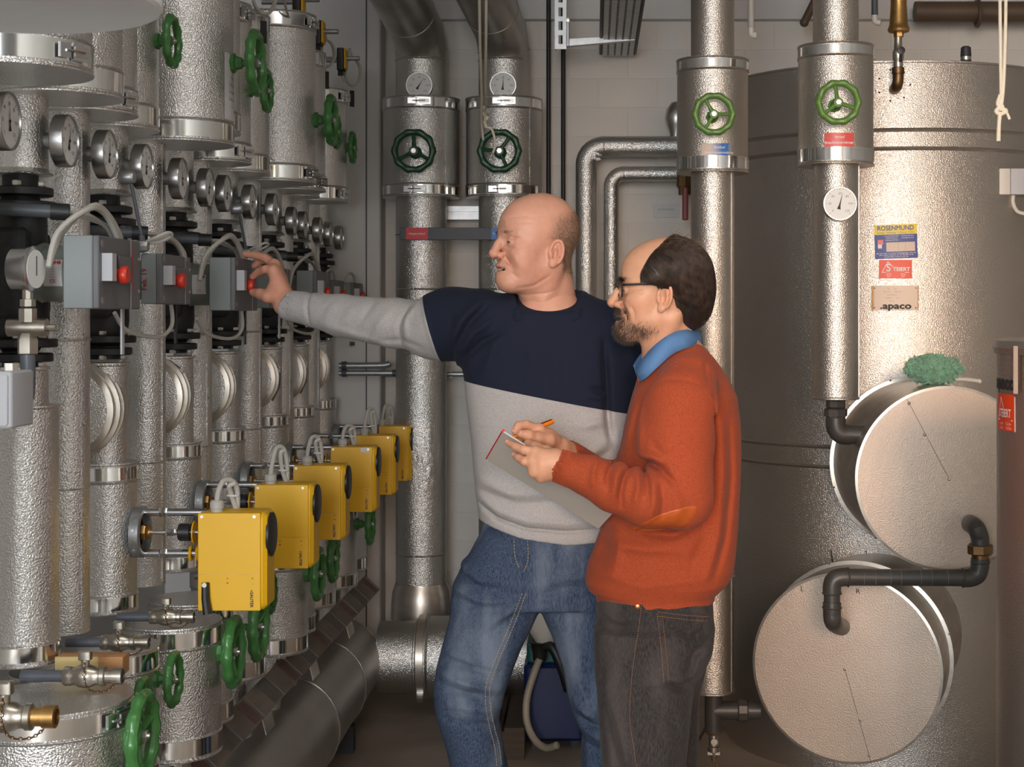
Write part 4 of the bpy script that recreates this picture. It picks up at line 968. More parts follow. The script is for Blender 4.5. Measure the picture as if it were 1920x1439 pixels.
# black pipe linking the two manholes
yp = 4.46; r0 = U(1562, 1165, yp)
t = thing('black_pipe_link', r0, 'black plastic pipe linking the lower and the upper manhole', 'pipe')
L = lambda u, v, y=yp: U(u, v, y) - r0
MB().tube([L(1578, 1176, 4.74), L(1568, 1172, 4.56), L(1562, 1165, 4.47), L(1560, 1150), L(1560, 1130)], .0262, 20, 5).build('elbow', M['pvc'], t)
MB().cyl(L(1560, 1145), L(1560, 1100), .0235, None, 20).build('riser', M['pvc'], t)
MB().tube([L(1560, 1112), L(1560, 1100), L(1565, 1088), L(1578, 1083), L(1592, 1083)], .0268, 20, 5).build('elbow', M['pvc'], t)
MB().cyl(L(1588, 1083), L(1812, 1084), .0243, None, 24).build('pipe', M['pvc'], t)
MB().tube([L(1804, 1084), L(1818, 1084), L(1832, 1078), L(1837, 1064), L(1838, 1048)], .0268, 20, 5).build('elbow', M['pvc'], t)
MB().cyl(L(1838, 1056), L(1838, 1030), .0245, None, 20).lathe(L(1838, 1040), EZ, [(.034, 0), (.037, .003), (.037, .026), (.034, .029)], 8).build('union_nut', M['bronze'], t)
MB().tube([L(1838, 1026), L(1837, 1008), L(1831, 992), L(1822, 984, 4.52), L(1818, 982, 4.63)], .0262, 20, 5).build('elbow', M['pvc'], t)
for (u, v, ax) in ((1560, 1140, EZ), (1560, 1113, EZ), (1590, 1083, EX), (1806, 1084, EX), (1838, 1055, EZ)):
    MB().torus(L(u, v), ax, .0262, .003, 24, 6).build('collar', M['pvc'], t)
for k, u in enumerate((1618, 1640, 1668, 1688, 1725, 1745, 1775)):
    MB().torus(L(u, 1083.5), EX, .0243, .0006, 24, 4).build('scratch_mark', M['inkgrey'], t)
text('U', .019, M['ink'], t, L(1566, 1152) + Vector((-.006, -.0268, 0)), EX, EZ)
# drain fittings below the return pipe
yb5 = 5.0; r0 = U(1338, 1335, yb5)
t = thing('drain_fitting', r0, 'black T-fitting with a small drain cock under the return pipe', 'pipe fitting')
L = lambda u, v, y=yb5: U(u, v, y) - r0
MB().cyl(L(1338, 1300), L(1338, 1372), .029, None, 18).cyl(L(1338, 1333), L(1392, 1333), .030, None, 18).build('t_piece', M['pvc'], t)
MB().lathe(L(1382, 1333), EX, [(.034, 0), (.038, .004), (.038, .03), (.034, .034)], 10).cyl(L(1392, 1333), L(1425, 1333), .028, None, 18).build('union_nut', M['pvc'], t)
MB().lathe(L(1338, 1370), -EZ, [(.03, 0), (.024, .012), (.016, .014), (.016, .05), (.02, .052), (.02, .068), (.012, .07), (.007, .10)], 14).build('drain_cock', M['nickel'], t)
MB().lathe(L(1338, 1388) - EY * .016, -EY, [(.011, 0), (.011, .012)], 14).build('cock_screw', M['nickel'], t)
MB().tube([L(1325, 1362), L(1312, 1385), L(1297, 1410)], .0045, 8).build('lever', M['black'], t)
MB().box((-.02, -.01, L(0, 1415).z), (.02, .01, L(0, 1409).z)).build('cap', M['nickel'], t)
MB().tube([L(1340, 1412), L(1342, 1425), L(1345, 1440), L(1350, 1460)], .0025, 6).build('chain', M['bronze'], t)
# ------------------------------------------------------------------ duster on the manhole
r0 = U(1750, 722, 4.80); r0.z = c1.z + .275
t = thing('wool_duster', r0, 'green woolly duster lying on the upper manhole', 'duster')
b = MB(); rw = np.random.default_rng(3)
for k in range(900):
    d = rw.normal(size=3); d /= np.linalg.norm(d); d[2] = abs(d[2]) if rw.random() < .8 else d[2]
    c = Vector((d[0] * .080, d[1] * .044, .040 + d[2] * .040)); q = Vector(d); pts = [c]
    for s_ in range(5):
        q = (q * .6 + Vector(rw.normal(size=3)) * .75).normalized(); pts.append(pts[-1] + q * .0048)
    b.tube(pts, [.0030, .0032, .0030, .0024, .0010], 5, 2)
b.ell((0, 0, .040), (.080, .044, .040), 24, 14).build('wool', M['brush'], t)['kind'] = 'stuff'
MB().tube([(.06, 0, .012), (.10, .005, .012), (.145, .008, .006)], .006, 10, 3).ell((.145, .008, .006), .008, 10, 6).build('handle', M['whiteplast'], t)
# ------------------------------------------------------------------ second tank at the right edge, close to the camera
NX, NY, NR = 1.115, 2.9, .35
zt_ = U(0, 636, 2.9).z
t = thing('near_tank', (NX, NY, FLOOR), 'smaller clad tank close to the camera at the right edge', 'tank')
MB().lathe((0, 0, 0), EZ, [(NR - .01, 0), (NR, .01), (NR, zt_ - FLOOR - .03), (NR + .004, zt_ - FLOOR - .028), (NR + .008, zt_ - FLOOR - .016), (NR + .004, zt_ - FLOOR - .003), (NR - .008, zt_ - FLOOR), (NR - .03, zt_ - FLOOR - .002), (0, zt_ - FLOOR + .01)], 96).build('cladding', M['stucco_tank'], t, sharp=30)
AT = math.radians(165.4)
nb_ = thing('near_data_plate', t.location, 'worn data plate on the tank at the right edge', 'plate')
q_ = wrapfn(0, 0, 0, (NX, NY, NR), FLOOR, AT + .30, U(0, 693, 2.8).z)
patch(q_, -.064, .072, -.042, .042, M['stucco_tank'], 'plate', nb_, 8, .001)
patch(q_, .060, .076, -.045, .042, M['plate'], 'plate_edge', nb_, 2, .008)
text('apaco', .036, M['ink'], nb_, 0, 0, 0, fn=lambda a, b_, l: q_(a, b_ - .028, l + .0015), bold=.002, sx=1.3)
for k in range(6): text('Inhalt   bar   Liter', .0085, M['inkgrey'], nb_, 0, 0, 0, fn=lambda a, b_, l, k=k: q_(a, b_ + .033 - .0092 * k, l + .0015), sx=1.2)
ns = thing('near_orange_sticker', t.location, 'orange company sticker on the tank at the right edge', 'sticker')
q2 = wrapfn(0, 0, .02, (NX, NY, NR), FLOOR, AT + .30, U(0, 779, 2.8).z)
patch(q2, -.052, .048, -.034, .034, M['stickorange'], 'orange_field', ns, 8)
patch(q2, .046, .052, -.034, .030, M['white'], 'torn_edge', ns, 2, -.0002)
text('STEIERT', .0215, M['white'], ns, 0, 0, 0, fn=lambda a, b_, l: q2(a, b_ - .002, l), bold=.0004, sx=.9)
b = MB()
for (xa, ya), (xb, yb_) in (((-.042, -.014), (-.020, .028)), ((-.020, .028), (-.004, .008)), ((-.042, -.014), (.042, -.014))):
    da = Vector((xb - xa, yb_ - ya)); nrm = Vector((-da.y, da.x)).normalized() * .0014
    b.add([q2(xa - nrm.x, ya - nrm.y, .0008), q2(xb - nrm.x, yb_ - nrm.y, .0008), q2(xb + nrm.x, yb_ + nrm.y, .0008), q2(xa + nrm.x, ya + nrm.y, .0008)], [(0, 1, 2, 3)])
b.build('white_triangle', M['white'], ns)
for k in range(2):
    for q in (-.02, .022): text('Tel. 24 h', .0075, M['white'], ns, 0, 0, 0, fn=lambda a, b_, l, k=k, q=q: q2(a + q, b_ - .021 - .008 * k, l))
# ------------------------------------------------------------------ things above the tank
ya = 5.16; r0 = U(1678, 165, ya)
t = thing('air_vent', r0, 'brass air vent with a ball valve and bronze elbow on the tank front', 'vent')
L = lambda u, v, y=ya: U(u, v, y) - r0
MB().lathe(L(1685, 62), EZ, [(.02, 0), (.034, .004), (.037, .012), (.033, .022), (.031, .03), (.027, .09), (.026, .16), (.028, .165), (.02, .2)], 24).build('vent_body', M['brass'], t)
MB().hexn(L(1685, 70), EZ, .017, .02).build('nut', M['brass'], t)
MB().lathe(L(1684, 128), EZ, [(.013, 0), (.016, .003), (.016, .025), (.019, .03), (.019, .055), (.015, .06), (.013, .085), (.013, .11)], 16).build('ball_valve', M['nickel'], t)
MB().lathe(L(1687, 97) - EY * .016, -EY, [(.013, 0), (.013, .012), (.005, .013)], 16).tube([L(1687, 97) - EY * .022, L(1686, 118) - EY * .022], .005, 8).build('lever', M['black'], t)
MB().tube([L(1684, 130), L(1684, 148), L(1682, 160, ya + .01), L(1678, 166, ya + .05), L(1676, 168, ya + .09)], .0185, 16, 5).lathe(L(1684, 134), EZ, [(.018, -.01), (.021, -.008), (.021, .012), (.018, .014)], 16).build('elbow', M['bronze'], t)
an, zz, Y = tankpt(1676, 160)
b = MB(); e_ = Vector((math.cos(an), math.sin(an), 0)); cpt = Vector((TX, TY, zz)) + e_ * (TR - .004) - r0
MB().lathe(cpt, e_, [(.062, 0), (.062, .005)], 40).build('cover_plate', M['stucco_tank'], t)
for q in np.linspace(0, 2 * PI, 8)[:-1]:
    f1, f2, _ = basis(e_); MB().ell(cpt + (f1 * math.cos(q) + f2 * math.sin(q)) * .054 + e_ * .005, .0035, 8, 5).build('screw', M['iron'], t)
t = thing('vent_cap', (U(1811, 110, 5.6).x, 5.6, 2.375), 'dark blue vent cap standing on the tank top', 'vent')
MB().lathe((0, 0, 0), EZ, [(.022, 0), (.022, .02), (.024, .03), (.02, .045), (.018, .06), (.02, .065), (.018, .095), (.012, .1)], 16).build('cap', M['darkcore'], t); MB().cyl((0, 0, .05), (0, 0, .062), .0195, None, 16).build('ring', M['bolt'], t); MB().tube([(0, 0, .01), (.03, 0, .012), (.06, .01, 0)], .014, 10, 3).build('side_outlet', M['iron'], t)
for u, vt, lab in ((1640, 42, 'grey conduit with a white elbow, right of the pair hanging from the ceiling'), (1408, 66, 'grey conduit with a white elbow beside the blue-labelled valve box')):
    p = U(u, vt, 5.4); t = thing('ceiling_conduit', p, lab, 'conduit', 'hanging conduits')
    MB().cyl((0, 0, .025), (0, 0, 3.2 - p.z), .0115, None, 12).build('tube', M['conduit'] if u > 1500 else M['cable'], t)
    MB().tube([(0, 0, .03), (0, 0, .008), (.006, -.002, 0), (.02, -.006, -.002)], .0105, 10, 3).build('elbow', M['whiteplast'], t)
t = thing('overhead_pipe', (1.3, 6.38, U(0, 22, 6.38).z), 'brown painted pipe running under the ceiling above the tank', 'pipe')
MB().cyl((0.02, 0, 0), (1.28, 0, 0), .042, None, 24).build('pipe', M['brownpipe'], t); MB().torus((.28, 0, -.01), EX, .05, .008, 24, 8).build('clamp', M['brownpipe'], t)
MB().box((.27, -.01, .04), (.29, .01, 3.2 - t.location.z)).build('hanger', M['brownpipe'], t)
t = thing('brown_stay', U(1508, 42, 6.3), 'slanting brown stay above the red-labelled valve box', 'bracket')
MB().tube([(0, 0, 0), (.05, 0, .10), (.35, 0, .62)], .017, 12).ell((0, 0, 0), .019, 10, 8).build('stay', M['brownpipe'], t)
yr2 = 4.2; r0 = U(1880, 215, yr2)
t = thing('hanging_rope', r0, 'cream rope with a knot hanging at the right before the tank', 'rope')
L = lambda u, v, y=yr2: U(u, v, y) - r0
MB().tube([L(1874, -300), L(1875, 0), L(1876, 100), L(1877, 180), L(1876, 208)], .0046, 8, 3).tube([L(1887, -300), L(1886, 0), L(1884, 100), L(1881, 170), L(1876, 208)], .0046, 8, 3).build('strand', M['rope'], t)
MB().tube([L(1876, 178), L(1871, 195), L(1880, 204), L(1886, 208), L(1876, 214), L(1868, 209), L(1874, 202), L(1882, 200)], .006, 8, 4).build('knot', M['rope'], t)
MB().tube([L(1875, 210), L(1873, 235), L(1872, 265)], [.006, .0055, .006], 8, 3).tube([L(1882, 205), L(1888, 212), L(1893, 224)], .004, 8, 3).build('tail', M['rope'], t)
t = thing('junction_box', U(1873, 365, 5.30), 'white junction box with a cable at the right edge, fixed to the tank', 'box')
MB().rbox((0, 0, 0), (.040, .09, .090), .004, 2, 2).build('box', M['whiteplast'], t); MB().rbox((.0402, 0, .0), (.14, .09, .090), .004, 2, 2).build('lid', M['greylt'], t)
MB().tube([(.058, .03, .0), (.056, .03, -.022), (.064, .03, -.046), (.083, .03, -.061), (.14, .03, -.07)], .0066, 8, 4).build('cable', M['whiteplast'], t)
# ------------------------------------------------------------------ behind the left row: sensor heads and coiled cables
def coil(c, r, lab, tagz, y, src=None):
    t = thing('sensor_coil', c, lab, 'cable', 'coiled sensor cables'); n = Vector((.62, -.78, 0)); e1, e2, _ = basis(n)
    for k in range(2):
        pts = [e1 * (r * (1 - .08 * k)) * math.cos(q) * (.62 + .1 * k) + e2 * r * (1 - .04 * k) * math.sin(q) + n * (.006 * k) for q in np.linspace(0, 2 * PI, 25)[:-1]]
        MB().tube(pts, .0045, 7, closed=True).build('coil', M['cable'], t)
    if src is not None: s_ = src - c; MB().tube([e2 * r, e2 * (r + .02) + s_ * .3, s_ * .75 - EZ * .07, s_ - EZ * .03 - EX * .005], .004, 7, 4).build('lead', M['cable'], t)
    MB().tube([-e2 * r, -e2 * (r + tagz * .35)], .0014, 5).build('tag_string', M['cable'], t)
    MB().obox(-e2 * (r + tagz * .35 + .032), e1 * .010, e2 * .032, n * .001).build('tag', M['black'], t)
    return t
coil(U(494, -8, 4.45), .055, 'coiled cable with a black tag before the widest upper valve box', .05, 4.4, U(560, 2, 5.05))
coil(U(612, 100, 5.62), .048, 'coiled cable with a black tag between the last upper valve boxes', .05, 5.6, U(598, 62, 5.45))
coil(U(660, 135, 6.05), .055, 'coiled cable with a black tag nearest the white pier', .05, 6.0, U(641, 112, 6.0))
for k, (u, v, Y, lab) in enumerate(((598, 62, 5.45, 'black sensor head with yellow edge above the valve boxes, nearer one'), (641, 112, 6.0, 'black sensor head with yellow edge nearest the white pier'), (560, 2, 5.05, 'black sensor head with yellow edge at the top picture border'))):
    p = U(u, v, Y); t = thing('flow_sensor', p, lab, 'sensor', 'sensor heads')
    MB().rbox((-.016, -.03, -.045), (.012, .03, .042), .006, 3, 2).build('body', M['black'], t); MB().rbox((.012, -.03, -.038), (.019, .03, .040), .003, 3, 2).build('yellow_edge', M['yellow'], t)
    MB().cyl((.019, .0, .005), (.068, .0, .005), .009, None, 12).build('spigot', M['galv'], t); MB().cyl((-.005, 0, -.045), (-.005, 0, -.062), .011, None, 10).build('cable_gland', M['black'], t)
    MB().cyl((-.016, 0, 0), (-.12, 0, -.0), .012, None, 10).build('pocket', M['galv'], t)
# thin conduits by the pier
r0 = U(650, 692, 6.40)
t = thing('conduit_pair', r0, 'two thin grey conduits running along the pier below the outstretched arm', 'conduit')
L = lambda u, v, y=6.40: U(u, v, y) - r0
MB().tube([L(636, 686), L(690, 686), L(722, 685), L(731, 682)], .0135, 12, 3).build('upper_tube', M['galv'], t); MB().cyl(L(636, 700), L(738, 700), .0115, None, 12).build('lower_tube', M['galv'], t)
MB().cyl(L(641, 686), L(650, 686), .017, None, 12).cyl(L(641, 700), L(650, 700), .016, None, 12).build('sleeve', M['conduit'], t)
MB().cyl(L(736, 700), L(746, 700), .014, None, 12).build('end_sleeve', M['conduit'], t)
t = thing('wall_conduit', U(842, 702, 6.55), 'thin galvanised conduit behind the bald man', 'conduit'); MB().cyl((-.35, 0, 0), (.4, 0, 0), .0115, None, 12).build('tube', M['galv'], t); MB().box((.0, 0, -.014), (.014, .07, .014)).build('clip', M['galv'], t)
t = thing('wall_strut', U(850, 402, 6.5), 'galvanised cross strut between the tall risers', 'strut'); w_ = 60 * 6.5 / F
MB().box((-.1, 0, .012), (w_ + .3, .04, .034)).box((-.1, 0, -.022), (w_ + .3, .04, -.002)).box((-.1, .012, -.004), (w_ + .3, .04, .014)).build('channel', M['galv'], t); MB().box((-.1, .04, -.02), (-.06, .13, .03)).build('wall_foot', M['galv'], t)
t = thing('black_clip', U(660, 645, 6.44), 'small black clip on the pier below the grey sleeve', 'clip'); MB().rbox((-.009, -.004, -.008), (.009, .02, .008), .002, 2, 1).build('clip', M['black'], t)
# big round duct end at the top-left corner, close to the camera
cN = Vector((-.70, 1.80, 1.862))
t = thing('duct_end', cN, 'out-of-focus pale grey round duct end in the top-left corner', 'duct')
MB().lathe((0, 0, 0), EZ, [(.03, .010), (.175, .002), (.187, .0), (.19, .004), (.19, .012), (.186, .016), (.186, 1.3)], 64).build('duct', mat('pale_grey_duct', rgb(214, 218, 222), .4, 0.0, var=.05), t)
# ------------------------------------------------------------------ cleaner behind the men
r0 = Vector((-.17, 5.75, FLOOR))
t = thing('wet_cleaner', r0, 'dark blue cleaning machine with a beige hose seen between the legs', 'machine')
L = lambda u, v, y=5.6: U(u, v, y) - r0
z_ = lambda v: U(0, v, 5.6).z - FLOOR
xa_, xb_ = U(981, 0, 5.6).x - r0.x, U(1096, 0, 5.6).x - r0.x
MB().rbox((xa_, -.13, .03), (xb_, .22, z_(1250)), .025, 4, 2).build('tank_body', M['blueplast'], t)
MB().rbox((xa_ + .01, -.11, z_(1251)), (xb_ - .01, .20, z_(1212)), .02, 4, 2).build('teal_top', M['teal'], t)
MB().lathe((L(1022, 0).x, -.15, 0), EZ, [(.012, z_(1216)), (.035, z_(1204)), (.055, z_(1185)), (.085, z_(1150)), (.09, z_(1110)), (.06, z_(1095))], 24).build('white_funnel', M['whiteplast'], t)
MB().lathe((L(1012, 0).x, -.16, 0), EZ, [(.024, z_(1238)), (.028, z_(1222)), (.036, z_(1205)), (.04, z_(1203))], 20).build('black_collar', M['black'], t)
MB().tube([L(1015, 1215, 5.58), L(1035, 1215, 5.56), L(1052, 1250, 5.55), L(1066, 1295, 5.56)], .018, 12, 4).build('black_strap', M['black'], t)
hp = catmull([L(1012, 1236, 5.57), L(1002, 1262, 5.57), L(988, 1310, 5.55), L(988, 1355, 5.53), L(1003, 1388, 5.50), L(1024, 1403, 5.46), L(1045, 1398, 5.42)], 12)
MB().tube(hp, [.0125 + .0012 * (k % 2) for k in range(len(hp))], 12).build('hose', M['hose'], t, sharp=80)
for xx in (xa_ + .03, xb_ - .05): MB().box((xx, -.1, 0), (xx + .03, .18, .032)).build('foot', M['black'], t)
t = thing('dark_pallet', (-.34, 5.7, FLOOR), 'dark low wooden pallet beside the blue machine', 'pallet')
for k in range(3): MB().box((-.14 + k * .08, -.22, .10), (-.07 + k * .08, .3, .118)).build('slat', M['pallet'], t)
for k in range(2): MB().box((-.14, -.2 + k * .4, 0), (.09, -.12 + k * .4, .0995)).build('bearer', M['pallet'], t)
MB().rbox((-.10, -.2, .12), (.0, .0, .22), .01, 2, 2).build('block', M['pallet'], t)
# ------------------------------------------------------------------ sculpting toolkit: distance fields -> continuous surfaces
class Field:
    def __init__(s, lo, hi, h):
        s.lo = np.array(lo, float); s.h = h
        s.n = np.ceil((np.array(hi, float) - s.lo) / h).astype(int) + 1
        s.a = np.full(s.n, 0.5, np.float32)
        s.c = [(s.lo[i] + h * np.arange(s.n[i])).astype(np.float32) for i in range(3)]
    def sl(s, lo, hi):
        r = []
        for i in range(3):
            i0 = int(np.clip(np.floor((lo[i] - s.lo[i]) / s.h), 0, s.n[i])); i1 = int(np.clip(np.ceil((hi[i] - s.lo[i]) / s.h) + 1, 0, s.n[i])); r.append(slice(i0, max(i1, i0)))
        return tuple(r), s.c[0][r[0]][:, None, None], s.c[1][r[1]][None, :, None], s.c[2][r[2]][None, None, :]
    def _op(s, fn, lo, hi, k, mode):
        pad = max(k, s.h) * 1.5 + 2 * s.h
        q, X, Y, Z = s.sl(np.array(lo) - pad, np.array(hi) + pad); a = s.a[q]
        if a.size == 0: return s
        d = fn(X, Y, Z).astype(np.float32); k = max(k, 1e-5)
        if mode == 'u': t = np.clip(.5 + .5 * (a - d) / k, 0, 1); s.a[q] = a * (1 - t) + d * t - k * t * (1 - t)
        else:
            d = -d; t = np.clip(.5 - .5 * (a - d) / k, 0, 1); s.a[q] = a * (1 - t) + d * t + k * t * (1 - t)
        return s
    def rc(s, a, b, r1, r2=None, k=.01, mode='u'):
        a = np.array(a, float); b = np.array(b, float); r2 = r1 if r2 is None else r2; ab = b - a; L2 = max(float(ab @ ab), 1e-12)
        def fn(X, Y, Z):
            px, py, pz = X - a[0], Y - a[1], Z - a[2]; t = np.clip((px * ab[0] + py * ab[1] + pz * ab[2]) / L2, 0, 1)
            return np.sqrt((px - t * ab[0]) ** 2 + (py - t * ab[1]) ** 2 + (pz - t * ab[2]) ** 2) - (r1 + (r2 - r1) * t)
        R = max(r1, r2); return s._op(fn, np.minimum(a, b) - R, np.maximum(a, b) + R, k, mode)
    def chain(s, pts, rs, k=.01, mode='u'):
        for i in range(len(pts) - 1): s.rc(pts[i], pts[i + 1], rs[i], rs[i + 1], k, mode)
        return s
    def el(s, c, r, R=None, k=.01, mode='u'):
        c = np.array(c, float); r = np.array(r, float) if np.ndim(r) else np.array([r] * 3, float); R = np.eye(3) if R is None else np.array(R)
        def fn(X, Y, Z):
            p = [X - c[0], Y - c[1], Z - c[2]]; q = [R[0][i] * p[0] + R[1][i] * p[1] + R[2][i] * p[2] for i in range(3)]
            k0 = np.sqrt(sum((q[i] / r[i]) ** 2 for i in range(3))); k1 = np.sqrt(sum((q[i] / r[i] ** 2) ** 2 for i in range(3))) + 1e-9
            return k0 * (k0 - 1) / k1
        M_ = r.max(); return s._op(fn, c - M_, c + M_, k, mode)
    def loft(s, zs, cx, cy, rx, ry, zlo=None, zhi=None, p=2.2, k=.01, mode='u'):
        """vertical loft of super-ellipses; zs ascending"""
        zs = np.array(zs); cx, cy, rx, ry = [np.broadcast_to(np.array(v, float), zs.shape) for v in (cx, cy, rx, ry)]
        zlo = zs[0] if zlo is None else zlo; zhi = zs[-1] if zhi is None else zhi
        def fn(X, Y, Z):
            z = Z.ravel(); g = lambda v: np.interp(z, zs, v)[None, None, :]
            RX, RY = g(rx), g(ry)
            d = ((np.abs((X - g(cx)) / RX) ** p + np.abs((Y - g(cy)) / RY) ** p + 1e-12) ** (1 / p) - 1) * np.minimum(RX, RY)
            lo_ = zlo(X) if callable(zlo) else zlo
            return np.maximum(np.maximum(d, lo_ - Z), Z - zhi)
        l_ = float(np.min(zlo(s.c[0]))) if callable(zlo) else zlo
        return s._op(fn, ((cx - rx).min(), (cy - ry).min(), l_), ((cx + rx).max(), (cy + ry).max(), zhi), k, mode)
    def ridge(s, pts, amp, w, yr, fade=True):
        """raise (amp > 0) or press in (amp < 0) a fold along a polyline given in x, z; acts for y within yr"""
        P = np.array(pts, float); lo = [P[:, 0].min() - 3 * w, yr[0], P[:, 1].min() - 3 * w]; hi = [P[:, 0].max() + 3 * w, yr[1], P[:, 1].max() + 3 * w]
        q, X, Y, Z = s.sl(lo, hi)
        if s.a[q].size == 0: return s
        d2 = np.full((X.shape[0], 1, Z.shape[2]), 9.0); tt = np.zeros_like(d2); n = len(P) - 1
        for i in range(n):
            ax, az = P[i]; bx, bz = P[i + 1]; L2 = (bx - ax) ** 2 + (bz - az) ** 2 + 1e-12
            t = np.clip(((X - ax) * (bx - ax) + (Z - az) * (bz - az)) / L2, 0, 1)
            dd = (X - ax - t * (bx - ax)) ** 2 + (Z - az - t * (bz - az)) ** 2
            m_ = dd < d2; d2 = np.where(m_, dd, d2); tt = np.where(m_, (i + t) / n, tt)
        f = amp * np.exp(-d2 / w ** 2)
        if fade: f = f * np.sin(np.pi * np.clip(tt * .9 + .05, 0, 1)) ** .6
        s.a[q] -= (f * np.ones_like(Y)).astype(np.float32)
        return s
    def nets(s, smooth=1):
        a = s.a; ins = a < 0
        c = ins[:-1, :-1, :-1].astype(np.int8)
        tot = np.zeros(c.shape, np.int8)
        for dx in (0, 1):
            for dy in (0, 1):
                for dz in (0, 1): tot += ins[dx:a.shape[0] - 1 + dx, dy:a.shape[1] - 1 + dy, dz:a.shape[2] - 1 + dz]
        idx = np.argwhere((tot > 0) & (tot < 8)); N = len(idx)
        off = np.array([(i, j, k) for i in (0, 1) for j in (0, 1) for k in (0, 1)])
        val = np.stack([a[idx[:, 0] + o[0], idx[:, 1] + o[1], idx[:, 2] + o[2]] for o in off], 1).astype(np.float64)
        S = np.zeros((N, 3)); C = np.zeros(N)
        for i in range(8):
            for j in range(i + 1, 8):
                if np.abs(off[i] - off[j]).sum() != 1: continue
                m = (val[:, i] < 0) != (val[:, j] < 0); t = val[m, i] / (val[m, i] - val[m, j])
                S[m] += off[i] + t[:, None] * (off[j] - off[i]); C[m] += 1
        V = (idx + S / C[:, None]) * s.h + s.lo
        ids = np.full(tot.shape, -1, np.int32); ids[idx[:, 0], idx[:, 1], idx[:, 2]] = np.arange(N)
        Q = []
        for ax in range(3):
            b, d = (ax + 1) % 3, (ax + 2) % 3
            s0 = [slice(None)] * 3; s1 = [slice(None)] * 3; s0[ax] = slice(0, -1); s1[ax] = slice(1, None)
            A = ins[tuple(s0)]; B = ins[tuple(s1)]; e = np.argwhere(A != B)
            e = e[(e[:, b] > 0) & (e[:, d] > 0) & (e[:, b] < a.shape[b] - 1) & (e[:, d] < a.shape[d] - 1)]
            if len(e) == 0: continue
            fl = A[e[:, 0], e[:, 1], e[:, 2]]
            def g(db, dd):
                q = e.copy(); q[:, b] -= db; q[:, d] -= dd; return ids[q[:, 0], q[:, 1], q[:, 2]]
            q4 = np.stack([g(1, 1), g(0, 1), g(0, 0), g(1, 0)], 1); q4[~fl] = q4[~fl][:, ::-1]; Q.append(q4)
        Q = np.concatenate(Q); Q = Q[(Q >= 0).all(1)]
        for _ in range(smooth):
            A = np.zeros_like(V); n = np.zeros(N)
            for i in range(4):
                j = (i + 1) % 4; np.add.at(A, Q[:, i], V[Q[:, j]]); np.add.at(n, Q[:, i], 1); np.add.at(A, Q[:, j], V[Q[:, i]]); np.add.at(n, Q[:, j], 1)
            V = V * .45 + .55 * A / np.maximum(n, 1)[:, None]
        us, inv = np.unique(Q, return_inverse=True)
        return V[us], inv.reshape(Q.shape)
def mesh_np(name, V, Q, m, parent=None, col=None, sharp=None, kind=None):
    me = bpy.data.meshes.new(name); me.vertices.add(len(V)); me.vertices.foreach_set('co', np.asarray(V, np.float32).ravel())
    Q = np.asarray(Q, np.int32); k = Q.shape[1]
    me.loops.add(Q.size); me.loops.foreach_set('vertex_index', Q.ravel()); me.polygons.add(len(Q)); me.polygons.foreach_set('loop_start', np.arange(0, Q.size, k, dtype=np.int32))
    me.update(calc_edges=True); me.validate()
    if col is not None:
        at = me.color_attributes.new('col', 'FLOAT_COLOR', 'POINT'); at.data.foreach_set('color', np.concatenate([col, np.ones((len(col), 1))], 1).astype(np.float32).ravel())
    me.materials.append(m); me.shade_smooth()
    o = bpy.data.objects.new(name, me); COL.objects.link(o)
    if parent is not None: o.parent = parent
    return o
def tubes_np(paths, rs, seg=3):
    """many thin tapered strands as one mesh; paths (N, K, 3), rs (K,) or (N, K)"""
    N, K, _ = paths.shape; T = np.gradient(paths, axis=1); T /= np.linalg.norm(T, axis=2, keepdims=True) + 1e-12
    ref = np.tile(np.array([.31, .85, .42]), (N, K, 1)); E1 = np.cross(T, ref); E1 /= np.linalg.norm(E1, axis=2, keepdims=True) + 1e-9; E2 = np.cross(T, E1)
    rs = np.broadcast_to(rs, (N, K)); V = []
    for q in range(seg):
        a = 2 * PI * q / seg; V.append(paths + (E1 * math.cos(a) + E2 * math.sin(a)) * rs[..., None])
    V = np.stack(V, 2).reshape(-1, 3)
    base = (np.arange(N) * K * seg)[:, None, None] + (np.arange(K - 1) * seg)[None, :, None] + np.arange(seg)[None, None, :]
    nx = (np.arange(N) * K * seg)[:, None, None] + (np.arange(K - 1) * seg)[None, :, None] + ((np.arange(seg) + 1) % seg)[None, None, :]
    Q = np.stack([base, nx, nx + seg, base + seg], -1).reshape(-1, 4)
    return V, Q
def sstep(a, b, x):
    t = np.clip((x - a) / (b - a), 0, 1); return t * t * (3 - 2 * t)

